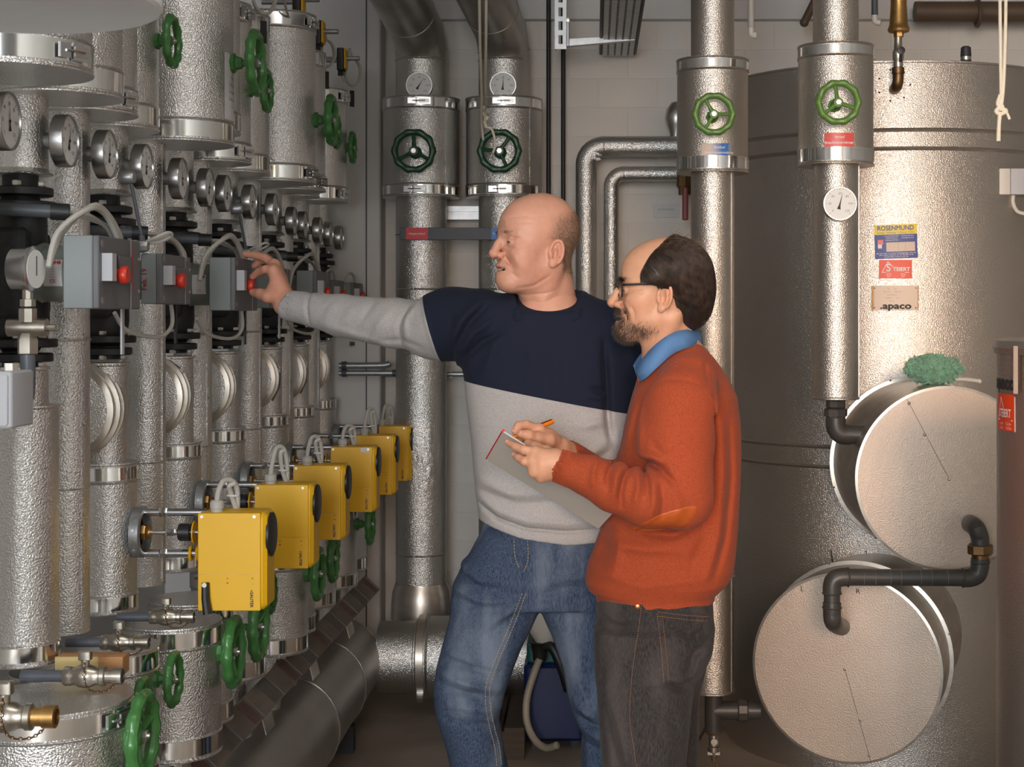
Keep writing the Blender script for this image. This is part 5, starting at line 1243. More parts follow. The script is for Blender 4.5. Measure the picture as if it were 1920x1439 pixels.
# ------------------------------------------------------------------ heads (built facing +x, left = +y), then turned and placed
def head_field(P):
    F_ = Field((-.135, -.105, -.235), (.145, .105, .125), .0022)
    F_.el((-.010, 0, .016), (.093, .076, .085), k=.001)                       # skull
    F_.el((.032, 0, .010), (.062, .063, .066), k=.03)                          # forehead
    F_.el((.036, 0, -.052), (.052, P['face_w'], .072), k=.03)                   # mid face
    for s in (-1, 1):
        F_.rc((-.004, s * P['jaw_w'], -.078), (.075, s * .016, -.113), .024, .019, k=.03)
        F_.el((.055, s * .043, -.040), (.030, .024, .024), k=.02)               # cheekbone
        F_.el((.052, s * .040, -.068), (.028, P['cheek'], .030), k=.02)
        F_.rc((.086, s * .012, -.001), (.066, s * .046, .001), .0105, .010, k=.012)  # brow
    F_.el((.076, 0, -.080), (.026, .033, .030), k=.018)                         # muzzle
    F_.el((P['chin'], 0, -.108), (.020, .024, .018), k=.018)
    if P['double']: F_.el((.030, 0, -.112), (.05, .044, .022), k=.03)
    for s in (-1, 1):
        F_.el((.098, s * .033, -.019), (.018, .019, .0135), k=.012, mode='c')   # sockets
        F_.el((.076, s * .032, -.0195), (.0158, .0165, .0135), k=.003)          # lids
        F_.el((.094, s * .033, -.0205), (.0085, .0115, .0027), k=.0012, mode='c')
        F_.rc((.084, s * .018, -.036), (.070, s * .040, -.038), .005, .006, k=.012)   # bag under the eye
    F_.chain([(.090, 0, -.004), (.101, 0, -.024), (P['nose'], 0, -.046)], [.0075, .0085, .0122], k=.008)
    for s in (-1, 1):
        F_.el((.098, s * .0135, -.051), (.0125, .0075, .0085), k=.006)
        F_.el((.105, s * .0075, -.0590), (.0055, .0035, .004), k=.002, mode='c')
        F_.chain([(.098, 0, -.0745), (.0965, s * .010, -.0745), (.089, s * .025, -.081)], [.0062, .0058, .0034], k=.004)   # upper lip
        F_.chain([(.0965, 0, -.0905), (.094, s * .010, -.0905), (.0875, s * .024, -.0855)], [.0072, .0066, .0034], k=.004)  # lower lip
        F_.el((.094, 0, -.0832), (.017, .0265, P['mouth']), k=.0012, mode='c')
        F_.chain([(.090, s * .018, -.052), (.085, s * .028, -.068), (.080, s * .031, -.084)], [.0022, .0026, .001], k=.005, mode='c')  # nasolabial fold
        # ear
        ex, ez, es = P['ear']; ey = P['ear_y']
        F_.rc((ex + .006, s * .052, ez), (ex + .004, s * (ey + .004), ez), .016, .009, k=.008)
        c = np.array((ex, s * (ey + .008), ez)); R = Matrix.Rotation(-s * .38, 3, 'Z') @ Matrix.Rotation(-.20, 3, 'Y'); R = np.array(R)
        E = lambda x, y, z: c + R @ np.array((x * es, s * y, z * es))
        F_.el(c, (.0165 * es, .0050, .031 * es), R, k=.005)
        F_.el(E(.0035, .009, -.004), (.0098 * es, .0095, .0165 * es), R, k=.002, mode='c')
        F_.chain([E(.0112 * math.cos(q) - .001, .0058, .0240 * math.sin(q)) for q in np.linspace(.5, 3.6, 12)], [.0022] * 12, k=.0015, mode='c')
        F_.chain([E(.0160 * math.cos(q), .0040, .0305 * math.sin(q)) for q in np.linspace(-.35, 4.0, 16)], [.0026] + [.0036] * 12 + [.0032, .0028, .0024], k=.0015)
        F_.chain([E(-.001, .0040, .0195), E(-.0060, .0046, .008), E(-.0072, .0046, -.006), E(-.002, .0040, -.016)], [.0026, .0030, .0030, .0026], k=.002)
        F_.el(E(.004, .0015, -.0265), (.0085, .0048, .0098), R, k=.004)
        F_.rc(E(.0115, .004, -.004), E(.0100, .004, -.012), .0042, .0036, k=.003)
    n0, n1 = P['neck']
    F_.rc((-.022, 0, -.07), n1, n0, n0 + .006, k=.03)
    F_.rc((.0, 0, -.10), (n1[0] + .035, n1[1], n1[2]), n0 * .72, n0 * .7, k=.03)
    for s in (-1, 1): F_.rc((-.025, s * .055, -.075), (n1[0] + .06, s * .02, n1[2] - .01), .012, .012, k=.02)
    for amp, w, pts in P['lines']:
        F_.ridge(pts, amp, w, (.010, .105)); F_.ridge(pts, amp, w, (-.105, -.010))
    return F_
def place(V, O, yaw, pitch=0.0, roll=0.0):
    f = np.array((-math.cos(yaw), -math.sin(yaw), 0)); l = np.array((math.sin(yaw), -math.cos(yaw), 0)); u = np.array((0, 0, 1.0))
    V = np.asarray(V, float)
    x = V[..., 0] * math.cos(pitch) - V[..., 2] * math.sin(pitch); z = V[..., 0] * math.sin(pitch) + V[..., 2] * math.cos(pitch); y = V[..., 1]
    return np.array(O) + x[..., None] * f + y[..., None] * l + z[..., None] * u
def surf_normals(V, Q):
    n = np.zeros_like(V); fn = np.cross(V[Q[:, 2]] - V[Q[:, 0]], V[Q[:, 3]] - V[Q[:, 1]])
    for i in range(4): np.add.at(n, Q[:, i], fn)
    return n / (np.linalg.norm(n, axis=1, keepdims=True) + 1e-12)
def gauss(V, c, r): return np.exp(-(((V - np.array(c)) / np.array(r)) ** 2).sum(1))
def skin_colours(V, base, red, P):
    C = np.tile(np.array(base), (len(V), 1)); W_ = np.abs(V[:, 1])
    A = np.stack([V[:, 0], W_, V[:, 2]], 1)
    k = .55 * gauss(A, (.060, .045, -.055), (.035, .03, .03)) + .65 * gauss(A, (.110, 0, -.048), (.02, .02, .016)) + .55 * gauss(A, (P['ear'][0], .085, P['ear'][1]), (.02, .015, .032)) + .35 * gauss(A, (.0, .06, -.11), (.04, .03, .03))
    lips = gauss(A, (.096, 0, -.083), (.016, .022, .0105))
    k = np.clip(k, 0, 1)[:, None]; C = C * (1 - k * (1 - np.array(red)))
    l = np.clip(lips * 1.1, 0, 1)[:, None] * .55; C = C * (1 - l) + l * np.array(rgb(166, 84, 76))
    return C
MSK = mat('skin', (1, 1, 1), 0.47, attr='col', var=0.05, vscale=60, bump=0.22, bscale=330, bdist=0.001, sss=0.08, spec=0.42)
MHAIR1 = mat('short_grey_brown_hair', (0.17, 0.105, 0.062), 0.5)
MHAIR2 = mat('dark_brown_hair', (0.018, 0.011, 0.008), 0.38, var=0.35, vscale=25)
MBEARD = mat('grey_brown_beard', (0.085, 0.062, 0.048), 0.55, var=0.5, vscale=300)
MEYE = mat('eye_white', (0.62, 0.58, 0.54), 0.15); MIRIS = mat('iris', (0.05, 0.06, 0.06), 0.15); MTOOTH = mat('teeth', (0.62, 0.56, 0.46), 0.3); MMOUTH = mat('mouth_inside', (0.06, 0.012, 0.012), 0.6)

def strands(V, N, mask, n, length, rad, dirfn, parent, name, m, seed, K=4, place_fn=None, jitter=.35, bend=None):
    rg = np.random.default_rng(seed); pr = mask / mask.sum(); i = rg.choice(len(V), n, p=pr)
    p = V[i] + rg.normal(size=(n, 3)) * .0009; nn = N[i]; d = dirfn(p, nn) + rg.normal(size=(n, 3)) * jitter; d /= np.linalg.norm(d, axis=1, keepdims=True)
    L = length * (.6 + .8 * rg.random(n)); t = np.linspace(0, 1, K)
    g = np.array(bend if bend is not None else (0, 0, 0))
    path = p[:, None, :] + d[:, None, :] * (t[None, :, None] * L[:, None, None]) + g[None, None, :] * (t[None, :, None] ** 2 * L[:, None, None]) - nn[:, None, :] * .0006
    W_, Q = tubes_np(place_fn(path), np.array([rad * (1 - .75 * x) for x in t])[None, :])
    o = mesh_np(name, W_, Q, m, parent); return o
def eyes(person, O, yaw, pitch, look, root):
    for s in (-1, 1):
        c = np.array((.0752, s * .0322, -.0200))
        b = MB().ell((0, 0, 0), .0142, 20, 14); Vv = place(np.array(b.v) + c, O, yaw, pitch) - root
        e = MB().add([tuple(v) for v in Vv], b.f).build('eyeball', MEYE, person)
        d = Vector(look).normalized(); b = MB().lathe(d * .01385, d, [(.0062, -.001), (.0058, .0004), (.001, .0008)], 18); Vv = place(np.array(b.v) + c, O, yaw, pitch) - root
        MB().add([tuple(v) for v in Vv], b.f).build('iris', MIRIS, e)
# ------------------------------------------------------------------ cloth materials
def cloth(name, base, base2, rough=0.85, weave=900, wscale=2.0, stretch=(1, 1, 1), fade=None, fscale=6, bump=.25, mask=None, navy=None, sheen=.02):
    m = bpy.data.materials.new(name); m.use_nodes = True; nt = m.node_tree; n = nt.nodes; L = nt.links; b = n['Principled BSDF']
    b.inputs['Roughness'].default_value = rough; b.inputs['Sheen Weight'].default_value = sheen; b.inputs['Specular IOR Level'].default_value = .2
    tc = n.new('ShaderNodeTexCoord'); mp = n.new('ShaderNodeMapping'); mp.inputs['Scale'].default_value = stretch; L.new(tc.outputs['Object'], mp.inputs[0])
    nz = n.new('ShaderNodeTexNoise'); nz.inputs['Scale'].default_value = weave; nz.inputs['Detail'].default_value = 2; L.new(mp.outputs[0], nz.inputs['Vector'])
    mr = n.new('ShaderNodeMapRange'); mr.inputs[1].default_value = .32; mr.inputs[2].default_value = .68; L.new(nz.outputs['Fac'], mr.inputs[0])
    mx = n.new('ShaderNodeMix'); mx.data_type = 'RGBA'; mx.inputs[6].default_value = (*base, 1); mx.inputs[7].default_value = (*base2, 1); L.new(mr.outputs[0], mx.inputs[0])
    out = mx.outputs[2]
    if fade:
        nf = n.new('ShaderNodeTexNoise'); nf.inputs['Scale'].default_value = fscale; nf.inputs['Detail'].default_value = 4
        mpf = n.new('ShaderNodeMapping'); mpf.inputs['Scale'].default_value = (2.6, 2.6, .8); L.new(tc.outputs['Object'], mpf.inputs[0]); L.new(mpf.outputs[0], nf.inputs['Vector'])
        mf_ = n.new('ShaderNodeMapRange'); mf_.inputs[1].default_value = .45; mf_.inputs[2].default_value = .68; mf_.inputs[4].default_value = .75; L.new(nf.outputs['Fac'], mf_.inputs[0])
        m2 = n.new('ShaderNodeMix'); m2.data_type = 'RGBA'; L.new(mf_.outputs[0], m2.inputs[0]); L.new(out, m2.inputs[6]); m2.inputs[7].default_value = (*fade, 1); out = m2.outputs[2]
    if mask:
        sp = n.new('ShaderNodeSeparateXYZ'); L.new(tc.outputs['Object'], sp.inputs[0])
        fac = mask(n, L, sp); m3 = n.new('ShaderNodeMix'); m3.data_type = 'RGBA'; L.new(fac, m3.inputs[0]); m3.inputs[6].default_value = (*navy, 1); L.new(out, m3.inputs[7]); out = m3.outputs[2]
    L.new(out, b.inputs['Base Color'])
    bp = n.new('ShaderNodeBump'); bp.inputs['Strength'].default_value = bump; bp.inputs['Distance'].default_value = .0012; L.new(nz.outputs['Fac'], bp.inputs['Height'])
    nw = n.new('ShaderNodeTexNoise'); nw.inputs['Scale'].default_value = 22; nw.inputs['Detail'].default_value = 3; L.new(tc.outputs['Object'], nw.inputs['Vector'])
    b2 = n.new('ShaderNodeBump'); b2.inputs['Strength'].default_value = .25; b2.inputs['Distance'].default_value = .01; L.new(nw.outputs['Fac'], b2.inputs['Height']); L.new(bp.outputs[0], b2.inputs['Normal']); L.new(b2.outputs[0], b.inputs['Normal'])
    return m
def mth(n, L, op, a, b_):
    q = n.new('ShaderNodeMath'); q.operation = op
    for i, v in enumerate((a, b_)):
        if isinstance(v, (int, float)): q.inputs[i].default_value = v
        else: L.new(v, q.inputs[i])
    return q.outputs[0]
def contour(rows, Y):
    """rows of (v, left u, right u) at depth Y -> ascending z, centre x, half width"""
    rows = sorted(rows, key=lambda r: -r[0]); z = [U(0, r[0], Y).z for r in rows]
    cx = [((r[1] + r[2]) / 2 - PU) * Y / F for r in rows]; rx = [(r[2] - r[1]) / 2 * Y / F for r in rows]
    return z, cx, rx
def px_line(pts, Y): return [((u - PU) * Y / F, Z0 - (v - PV) * Y / F) for u, v in pts]
def itp(rows, col, vs):
    r = sorted(rows); return np.interp(vs, [x[0] for x in r], [x[col] for x in r])
def hand(F_, wrist, palm_r, fingers, thumb, k=.007, extra=()):
    """one continuous hand: palm wedges from the wrist to every knuckle, then each finger"""
    w = np.array(wrist)
    for pts, rs in fingers:
        m_ = np.array(pts[0]); F_.rc(w, m_, palm_r, rs[0] * 1.25, k=.012)
    for pts, rs in fingers: F_.chain([np.array(p) for p in pts], rs, k=.0028)
    for i in range(len(fingers) - 1): F_.rc(fingers[i][0][0], fingers[i + 1][0][0], fingers[i][1][0] * 1.1, fingers[i + 1][1][0] * 1.1, k=.008)
    F_.chain([w] + [np.array(p) for p in thumb[0]], [palm_r * .9] + list(thumb[1]), k=.006)
    for c, r in extra: F_.el(c, r, k=.012)
def nails(person, root, tips, m):
    for tip, prev, nrm, r in tips:
        tip, prev, nrm = Vector(tip), Vector(prev), Vector(nrm).normalized(); d = (tip - prev).normalized(); nrm = (nrm - d * nrm.dot(d)).normalized(); sd = d.cross(nrm)
        R = Matrix((d, sd, nrm)).transposed()
        MB().ell(tip + nrm * r * .72 + d * r * .25 - Vector(root), (r * .62, r * .58, r * .34), 10, 8, R).build('fingernail', m, person)
MNAIL = mat('fingernail', rgb(206, 150, 132), .3)
def corebody(pairs, root, h=.011, k=.03):
    """the hidden trunk and limbs inside the clothes"""
    P = np.array([p for a, b, r1, r2 in pairs for p in (a, b)]); R = max(max(q[2], q[3]) for q in pairs) + .04
    G = Field(P.min(0) - R, P.max(0) + R, h)
    for a, b, r1, r2 in pairs: G.rc(a, b, r1, r2, k=k)
    return G.nets(1)
def join(parts):
    V = []; Q = []; C = []; o = 0
    for v, q, c in parts: V.append(v); Q.append(q + o); C.append(c); o += len(v)
    return np.concatenate(V), np.concatenate(Q), np.concatenate(C)
UU = lambda u, v, Y: np.array(U(u, v, Y))

# ================================================================== the bald man reaching to the pump
R1 = Vector((U(1020, 0, 3.72).x, 3.72, FLOOR)); r1 = np.array(R1)
man1 = thing('person', R1, 'bald man in navy and grey sweatshirt and blue jeans turning a red knob', 'person')
O1 = UU(1008, 441, 3.70); YAW1, PIT1 = .44, .0
P1 = dict(face_w=.062, jaw_w=.046, cheek=.026, chin=.081, double=True, nose=.1125, mouth=.0052, ear=(-.014, -.046, .98), ear_y=.0715, lines=[(-.0022, .0040, [(.097, -.047), (.090, -.060), (.083, -.074), (.080, -.086)]), (.0022, .005, [(.088, -.046), (.081, -.060), (.075, -.075)]), (-.0018, .0022, [(.090, -.031), (.078, -.036), (.066, -.033)]), (-.0012, .0020, [(.060, -.016), (.050, -.013)]), (-.0012, .0020, [(.060, -.021), (.049, -.022)]), (-.0012, .0022, [(.098, .022), (.06, .026), (.03, .024)]), (-.0012, .0022, [(.096, .036), (.06, .040), (.035, .037)]), (-.0018, .0035, [(.082, -.092), (.070, -.104)]), (-.0025, .004, [(.07, -.128), (.03, -.122), (-.005, -.098)]), (-.002, .003, [(.05, -.145), (.0, -.14), (-.03, -.13)]), (-.0022, .0026, [(.088, -.0135), (.074, -.0105), (.062, -.015)])], neck=(.057, (-.050, -.022, -.195)))
Fh = head_field(P1); Vh, Qh = Fh.nets(1); Nh = surf_normals(Vh, Qh)
SK1 = rgb(206, 152, 128); Ch = skin_colours(Vh, SK1, (.92, .66, .62), P1)
hm = sstep(.012, -.03, Vh[:, 0] - .25 * np.clip(.02 - Vh[:, 2], -.05, .05)) * sstep(.070, .030, Vh[:, 2] + .25 * (Vh[:, 0] + .06)) * sstep(-.105, -.07, Vh[:, 2] - .35 * (Vh[:, 0] + .05)) * (np.abs(Vh[:, 1]) < .079)
ear_m = ((Vh[:, 0] > P1['ear'][0] - .022) & (Vh[:, 0] < P1['ear'][0] + .024) & (Vh[:, 2] < -.012) & (np.abs(Vh[:, 1]) > .060)); hm = hm * (~ear_m)
k = (hm * .42)[:, None]; Ch = Ch * (1 - k) + k * np.array((0.17, 0.11, 0.07))
pl1 = lambda V: place(V, O1, YAW1, PIT1) - r1
# hands of man 1 (right hand on the knob; left hand hangs behind the other man)
Y_ = 4.05
wr = UU(535, 570, 4.02)
fing = [([UU(512, 508, 4.040), UU(498, 505, 4.045), UU(485, 510, 4.065), UU(474, 519, 4.078)], [.0122, .0112, .0104, .0090]),
        ([UU(514, 497, 4.070), UU(497, 484, 4.09), UU(479, 479, 4.105), UU(460, 477, 4.115)], [.0120, .0112, .0104, .0088]),
        ([UU(517, 500, 4.105), UU(503, 487, 4.135), UU(488, 490, 4.15), UU(477, 499, 4.15)], [.0116, .0108, .0100, .0086]),
        ([UU(522, 507, 4.130), UU(511, 500, 4.155), UU(500, 506, 4.165), UU(492, 513, 4.165)], [.0106, .0096, .009, .0078])]
thb = ([UU(520, 556, 4.02), UU(502, 557, 4.02), UU(488, 551, 4.035), UU(476, 549, 4.05)], [.019, .0150, .0132, .0108])
Fa = Field((-.95, 3.96, 1.44), (-.74, 4.22, 1.70), .0024)
Fa.rc(UU(560, 574, 3.99), wr, .030, .0300, k=.01); hand(Fa, wr, .0245, fing, thb, extra=[(UU(514, 545, 4.03), (.020, .018, .022)), (UU(522, 528, 4.09), (.020, .030, .028))])
Va, Qa = Fa.nets(1)
Fb = Field(UU(1150, 1110, 3.72) - .09, UU(1190, 960, 3.72) + .09, .004); wl = UU(1182, 985, 3.70)
fl = [([wl + np.array((.0 + .004 * i, -.03 + .02 * i, -.085)), wl + np.array((-.004, -.034 + .02 * i, -.125)), wl + np.array((-.012, -.032 + .019 * i, -.155 - .008 * (i in (1, 2))))], [.0105, .0095, .008]) for i in range(4)]
hand(Fb, wl, .022, fl, ([wl + np.array((-.01, -.035, -.03)), wl + np.array((-.018, -.052, -.07)), wl + np.array((-.02, -.055, -.1))], [.014, .012, .009]))
Vb, Qb = Fb.nets(1)
sh_r, sh_l = UU(900, 618, 3.74), UU(1160, 630, 3.74)
hipr, hipl = UU(945, 1060, 3.72), UU(1085, 1060, 3.72); kr, kl = UU(882, 1300, 3.66), UU(1122, 1330, 3.70); ar, al = UU(902, 1760, 3.76), UU(1145, 1760, 3.74)
Vc, Qc = corebody([(UU(1030, 600, 3.73), UU(1030, 830, 3.73), .085, .10), (UU(1030, 830, 3.73), UU(1020, 1020, 3.73), .10, .095), (sh_r, sh_l, .05, .05), (sh_r, UU(740, 606, 3.86), .045, .04), (UU(740, 606, 3.86), UU(556, 574, 3.99), .04, .028),
    (sh_l, UU(1192, 800, 3.78), .045, .038), (UU(1192, 800, 3.78), wl, .036, .026), (hipr, kr, .055, .04), (kr, ar, .038, .03), (hipl, kl, .055, .04), (kl, al, .038, .03), (ar, ar + np.array((-.02, -.10, -.035)), .035, .03), (al, al + np.array((.02, -.10, -.035)), .035, .03), (UU(1028, 580, 3.73), UU(1028, 620, 3.73), .055, .06)], r1)
V, Q, C = join([(pl1(Vh), Qh, Ch), (Va - r1, Qa, np.tile(np.array(SK1) * np.array((.98, .90, .88)), (len(Va), 1))), (Vb - r1, Qb, np.tile(np.array(SK1), (len(Vb), 1))), (Vc - r1, Qc, np.tile(np.array(SK1), (len(Vc), 1)))])
body1 = mesh_np('body', V, Q, MSK, man1, C)
nails(man1, R1, [(thb[0][3], thb[0][2], (-.1, -1, .35), .0105), (fing[1][0][3], fing[1][0][2], (0, -.3, 1), .0085)], MNAIL)
eyes(man1, O1, YAW1, PIT1, (1, .05, -.05), r1)
b = MB().ell((.076, 0, -.083), (.013, .021, .0075), 14, 8); MB().add([tuple(v) for v in pl1(np.array(b.v))], b.f).build('mouth', MMOUTH, man1)
b = MB()
for i in range(8):
    yy = (i - 3.5) * .0052; b.ell((.0900 - 14 * yy * yy, yy, -.0788), (.0022, .0027, .0036), 8, 6)
MB().add([tuple(v) for v in pl1(np.array(b.v))], b.f).build('teeth', MTOOTH, man1)
strands(Vh, Nh, hm ** 1.5 + 1e-9, 15000, .0062, .00015, lambda p, n: n * .30 + np.array((-.45, 0, -.75)), man1, 'hair', MHAIR1, 4, 3, pl1)
bm = gauss(np.stack([Vh[:, 0], np.abs(Vh[:, 1]), Vh[:, 2]], 1), (.090, .026, .0035), (.02, .017, .0042)) * (Vh[:, 0] > .06)
strands(Vh, Nh, bm ** 2 + 1e-12, 420, .008, .00016, lambda p, n: n * .5 + np.stack([np.full(len(p), -.3), np.sign(p[:, 1]) * .9, np.full(len(p), .1)], 1), man1, 'eyebrows', MHAIR1, 5, 3, pl1)
# sweatshirt
z_b = [U(0, v, 3.72).z for v in (560, 1030)]
hem = lambda X: np.interp(X, [U(u, 0, 3.6).x for u in (890, 912, 975, 1060, 1130, 1200)], [U(0, v, 3.6).z for v in (985, 992, 1012, 1024, 1022, 1010)])
rows = [(538, 1000, 1072), (547, 968, 1095), (556, 942, 1114), (566, 918, 1131), (578, 898, 1148), (592, 886, 1162), (610, 878, 1180), (650, 868, 1192), (700, 868, 1196), (760, 874, 1195), (820, 882, 1192), (880, 887, 1188), (940, 893, 1182), (980, 899, 1176), (1005, 905, 1172), (1035, 912, 1168)]
z, cx, rx = contour(rows, 3.72); vs = [r[0] for r in sorted(rows, key=lambda r: -r[0])]
ry = np.interp(vs, [538, 556, 575, 592, 650, 720, 820, 940, 1005, 1035], [.06, .078, .09, .098, .118, .128, .138, .142, .136, .128])
Fs = Field((-.86, 3.50, .86), (.20, 4.14, 1.66), .0042)
Fs.loft(z, cx, 3.735, rx, ry, zlo=hem, p=2.35, k=.002)
Fs.chain([UU(900, 607, 3.745), UU(845, 608, 3.79), UU(806, 616, 3.815)], [.085, .079, .073], k=.05)
Fs.chain([UU(815, 615, 3.81), UU(740, 606, 3.86), UU(640, 592, 3.93), UU(566, 577, 3.985)], [.066, .061, .053, .0415], k=.012)
Fs.chain([UU(566, 577, 3.985), UU(543, 573, 4.005)], [.0415, .0400], k=.003)
Fs.chain([UU(1158, 625, 3.75), UU(1185, 700, 3.77), UU(1197, 800, 3.79), UU(1188, 960, 3.73)], [.075, .066, .058, .04], k=.035)
Fs.rc(UU(556, 575, 3.99), UU(516, 566, 4.035), .0325, .0335, k=.002, mode='c')                       # cuff opening
cE, cD = UU(540, 572, 4.008), UU(543, 573, 4.005) - UU(566, 577, 3.985); cD /= np.linalg.norm(cD); cD = cD + np.array((0, 0, .28)); cD /= np.linalg.norm(cD)
Fs._op(lambda X, Y, Z: -((X - cE[0]) * cD[0] + (Y - cE[1]) * cD[1] + (Z - cE[2]) * cD[2]), cE - .08, cE + .08, .002, 'c')      # cuff end
pA, pB = UU(1030, 587, 3.640), UU(1030, 520, 3.83); pn = np.cross(pB - pA, (1.0, 0, 0)); pn /= np.linalg.norm(pn); pn = pn if pn[2] > 0 else -pn; pc = UU(1028, 565, 3.735)
def neckcut(X, Y, Z):
    pl = -((X - pA[0]) * pn[0] + (Y - pA[1]) * pn[1] + (Z - pA[2]) * pn[2]); return np.maximum(pl, np.sqrt((X - pc[0]) ** 2 * .95 + (Y - pc[1]) ** 2 * .28) - .080 + 0 * Z)
a0 = Fs.a.copy()
Fs._op(neckcut, (pc[0] - .1, 3.52, 1.45), (pc[0] + .1, 3.90, 1.70), .006, 'c')
Xf, Yf, Zf = Fs.c[0][:, None, None], Fs.c[1][None, :, None], Fs.c[2][None, None, :]
plf = (Xf - pA[0]) * pn[0] + (Yf - pA[1]) * pn[1] + (Zf - pA[2]) * pn[2]; cyf = np.sqrt((Xf - pc[0]) ** 2 * .95 + (Yf - pc[1]) ** 2 * .28) - .084
band = np.maximum(np.maximum(np.abs(plf + .003) - .010, np.abs(cyf) - .0065), a0 - .0045); Fs.a = np.minimum(Fs.a, band.astype(np.float32)); del a0, band                                     # neckline
ncl = [UU(u, v, y) for u, v, y in ((964, 553, 3.735), (971, 564, 3.690), (988, 575, 3.662), (1010, 582, 3.648), (1034, 584, 3.644), (1058, 579, 3.650), (1080, 567, 3.675), (1092, 551, 3.73), (1080, 540, 3.80), (1030, 545, 3.83), (980, 546, 3.80), (963, 551, 3.735))]

def fold(Fx, Y, amp, w, yr, *pts): Fx.ridge(px_line(pts, Y), amp * 1.45, w * .82, yr)
yf = (3.45, 3.74)
for amp, w, pts in ((.009, .012, [(858, 662), (885, 625), (925, 600)]), (-.008, .010, [(868, 672), (905, 640), (950, 622)]), (.008, .013, [(838, 650), (862, 600), (900, 560)]), (-.008, .010, [(850, 655), (878, 605), (915, 568)]),
                    (.006, .015, [(905, 700), (930, 640), (960, 610)]), (-.012, .010, [(1132, 640), (1136, 700), (1140, 790), (1146, 830)]), (-.008, .010, [(1138, 738), (1110, 730)]), (.007, .012, [(1140, 745), (1105, 742)]),
                    (.006, .014, [(900, 905), (960, 925), (1040, 920)]), (-.006, .012, [(905, 925), (970, 945), (1050, 940)]), (.006, .014, [(1140, 830), (1090, 860), (1040, 870)]), (-.006, .011, [(1140, 850), (1095, 878), (1050, 885)]), (.006, .014, [(1140, 790), (1080, 800)]),
                    (-.008, .0055, [(898, 950), (930, 972), (985, 990), (1060, 996), (1140, 992)]), (.006, .012, [(898, 935), (930, 956), (985, 974), (1060, 980), (1140, 974)]), (.005, .02, [(1000, 640), (990, 720)]), (-.004, .02, [(1040, 650), (1045, 740)])):
    fold(Fs, 3.62, amp, w, yf, *pts)
for amp, w, pts in ((.004, .009, [(790, 572), (770, 600), (772, 640)]), (-.004, .007, [(776, 575), (756, 612), (760, 650)]), (.003, .012, [(742, 580), (718, 610), (700, 640)]), (-.003, .008, [(705, 566), (690, 592), (668, 618)]), (.0025, .012, [(668, 575), (650, 600), (622, 616)]),
                    (-.002, .009, [(625, 560), (606, 582), (588, 604)]), (-.006, .0045, [(571, 545), (569, 575), (573, 608)]), (.004, .013, [(735, 645), (670, 630), (600, 608)]), (-.003, .008, [(800, 650), (760, 636), (715, 640)])):
    fold(Fs, 3.88, amp, w, (3.70, 4.1), *pts)
Fs.ridge(px_line([(800, 558), (806, 600), (817, 640), (828, 672)], 3.8), .005, .007, (3.6, 4.0), fade=False)
V, Q = Fs.nets(1)
def mask1(n, L, sp):
    X, Z = sp.outputs['X'], sp.outputs['Z']
    # colour border across the chest: navy above; grey sleeve beyond the short navy sleeve
    a0, a1 = U(868, 719, 3.60), U(1140, 772, 3.60); k_ = (a1.z - a0.z) / (a1.x - a0.x); c_ = (a0.z - FLOOR) - k_ * (a0.x - R1.x)
    below = mth(n, L, 'LESS_THAN', mth(n, L, 'SUBTRACT', Z, mth(n, L, 'MULTIPLY', X, k_)), c_)
    b0, b1 = U(796, 562, 3.80), U(826, 668, 3.80); kk = (b1.x - b0.x) / (b1.z - b0.z); cc = (b0.x - R1.x) - kk * (b0.z - FLOOR)
    sl = mth(n, L, 'LESS_THAN', mth(n, L, 'SUBTRACT', X, mth(n, L, 'MULTIPLY', Z, kk)), cc)
    return mth(n, L, 'MAXIMUM', below, sl)
MSW1 = cloth('grey_marl_sweatshirt', rgb(150, 146, 145), rgb(182, 177, 174), weave=420, stretch=(1, 1, 2.2), mask=mask1, navy=rgb(26, 31, 47), bump=.2)
mesh_np('sweatshirt', V - r1, Q, MSW1, man1)
# jeans
MJ1 = cloth('blue_denim', rgb(36, 46, 66), rgb(78, 92, 115), weave=260, stretch=(2.2, 2.2, .28), fade=rgb(112, 123, 138), fscale=5.5, bump=.3, sheen=.0)
def leg(Fx, rows, Y, cys, rys, p=2.2, k=.03, zlo=None):
    z, cx, rx = contour(rows, Y); v_ = [r[0] for r in sorted(rows, key=lambda r: -r[0])]
    Fx.loft(z, cx, np.interp(v_, *zip(*cys)), rx, np.interp(v_, *zip(*rys)), p=p, k=k, zlo=zlo)
Fj = Field((-.46, 3.42, -.06), (.14, 3.92, 1.06), .0056)
leg(Fj, [(975, 905, 1150), (1000, 900, 1152), (1030, 884, 1156), (1060, 868, 1160), (1100, 853, 1163), (1135, 850, 1160)], 3.70, [(975, 3.735), (1135, 3.72)], [(975, .115), (1030, .128), (1135, .12)], p=2.4, k=.002)
leg(Fj, [(1060, 872, 1015), (1100, 853, 1012), (1150, 845, 1010), (1180, 838, 996), (1215, 828, 978), (1250, 820, 964), (1290, 815, 950), (1330, 819, 939), (1370, 830, 939), (1400, 838, 945), (1439, 845, 952), (1520, 850, 955), (1640, 855, 955), (1760, 858, 958), (1800, 856, 962)], 3.68,
    [(1060, 3.72), (1250, 3.66), (1320, 3.64), (1439, 3.68), (1800, 3.77)], [(1060, .10), (1250, .088), (1330, .082), (1439, .078), (1800, .068)], k=.022)
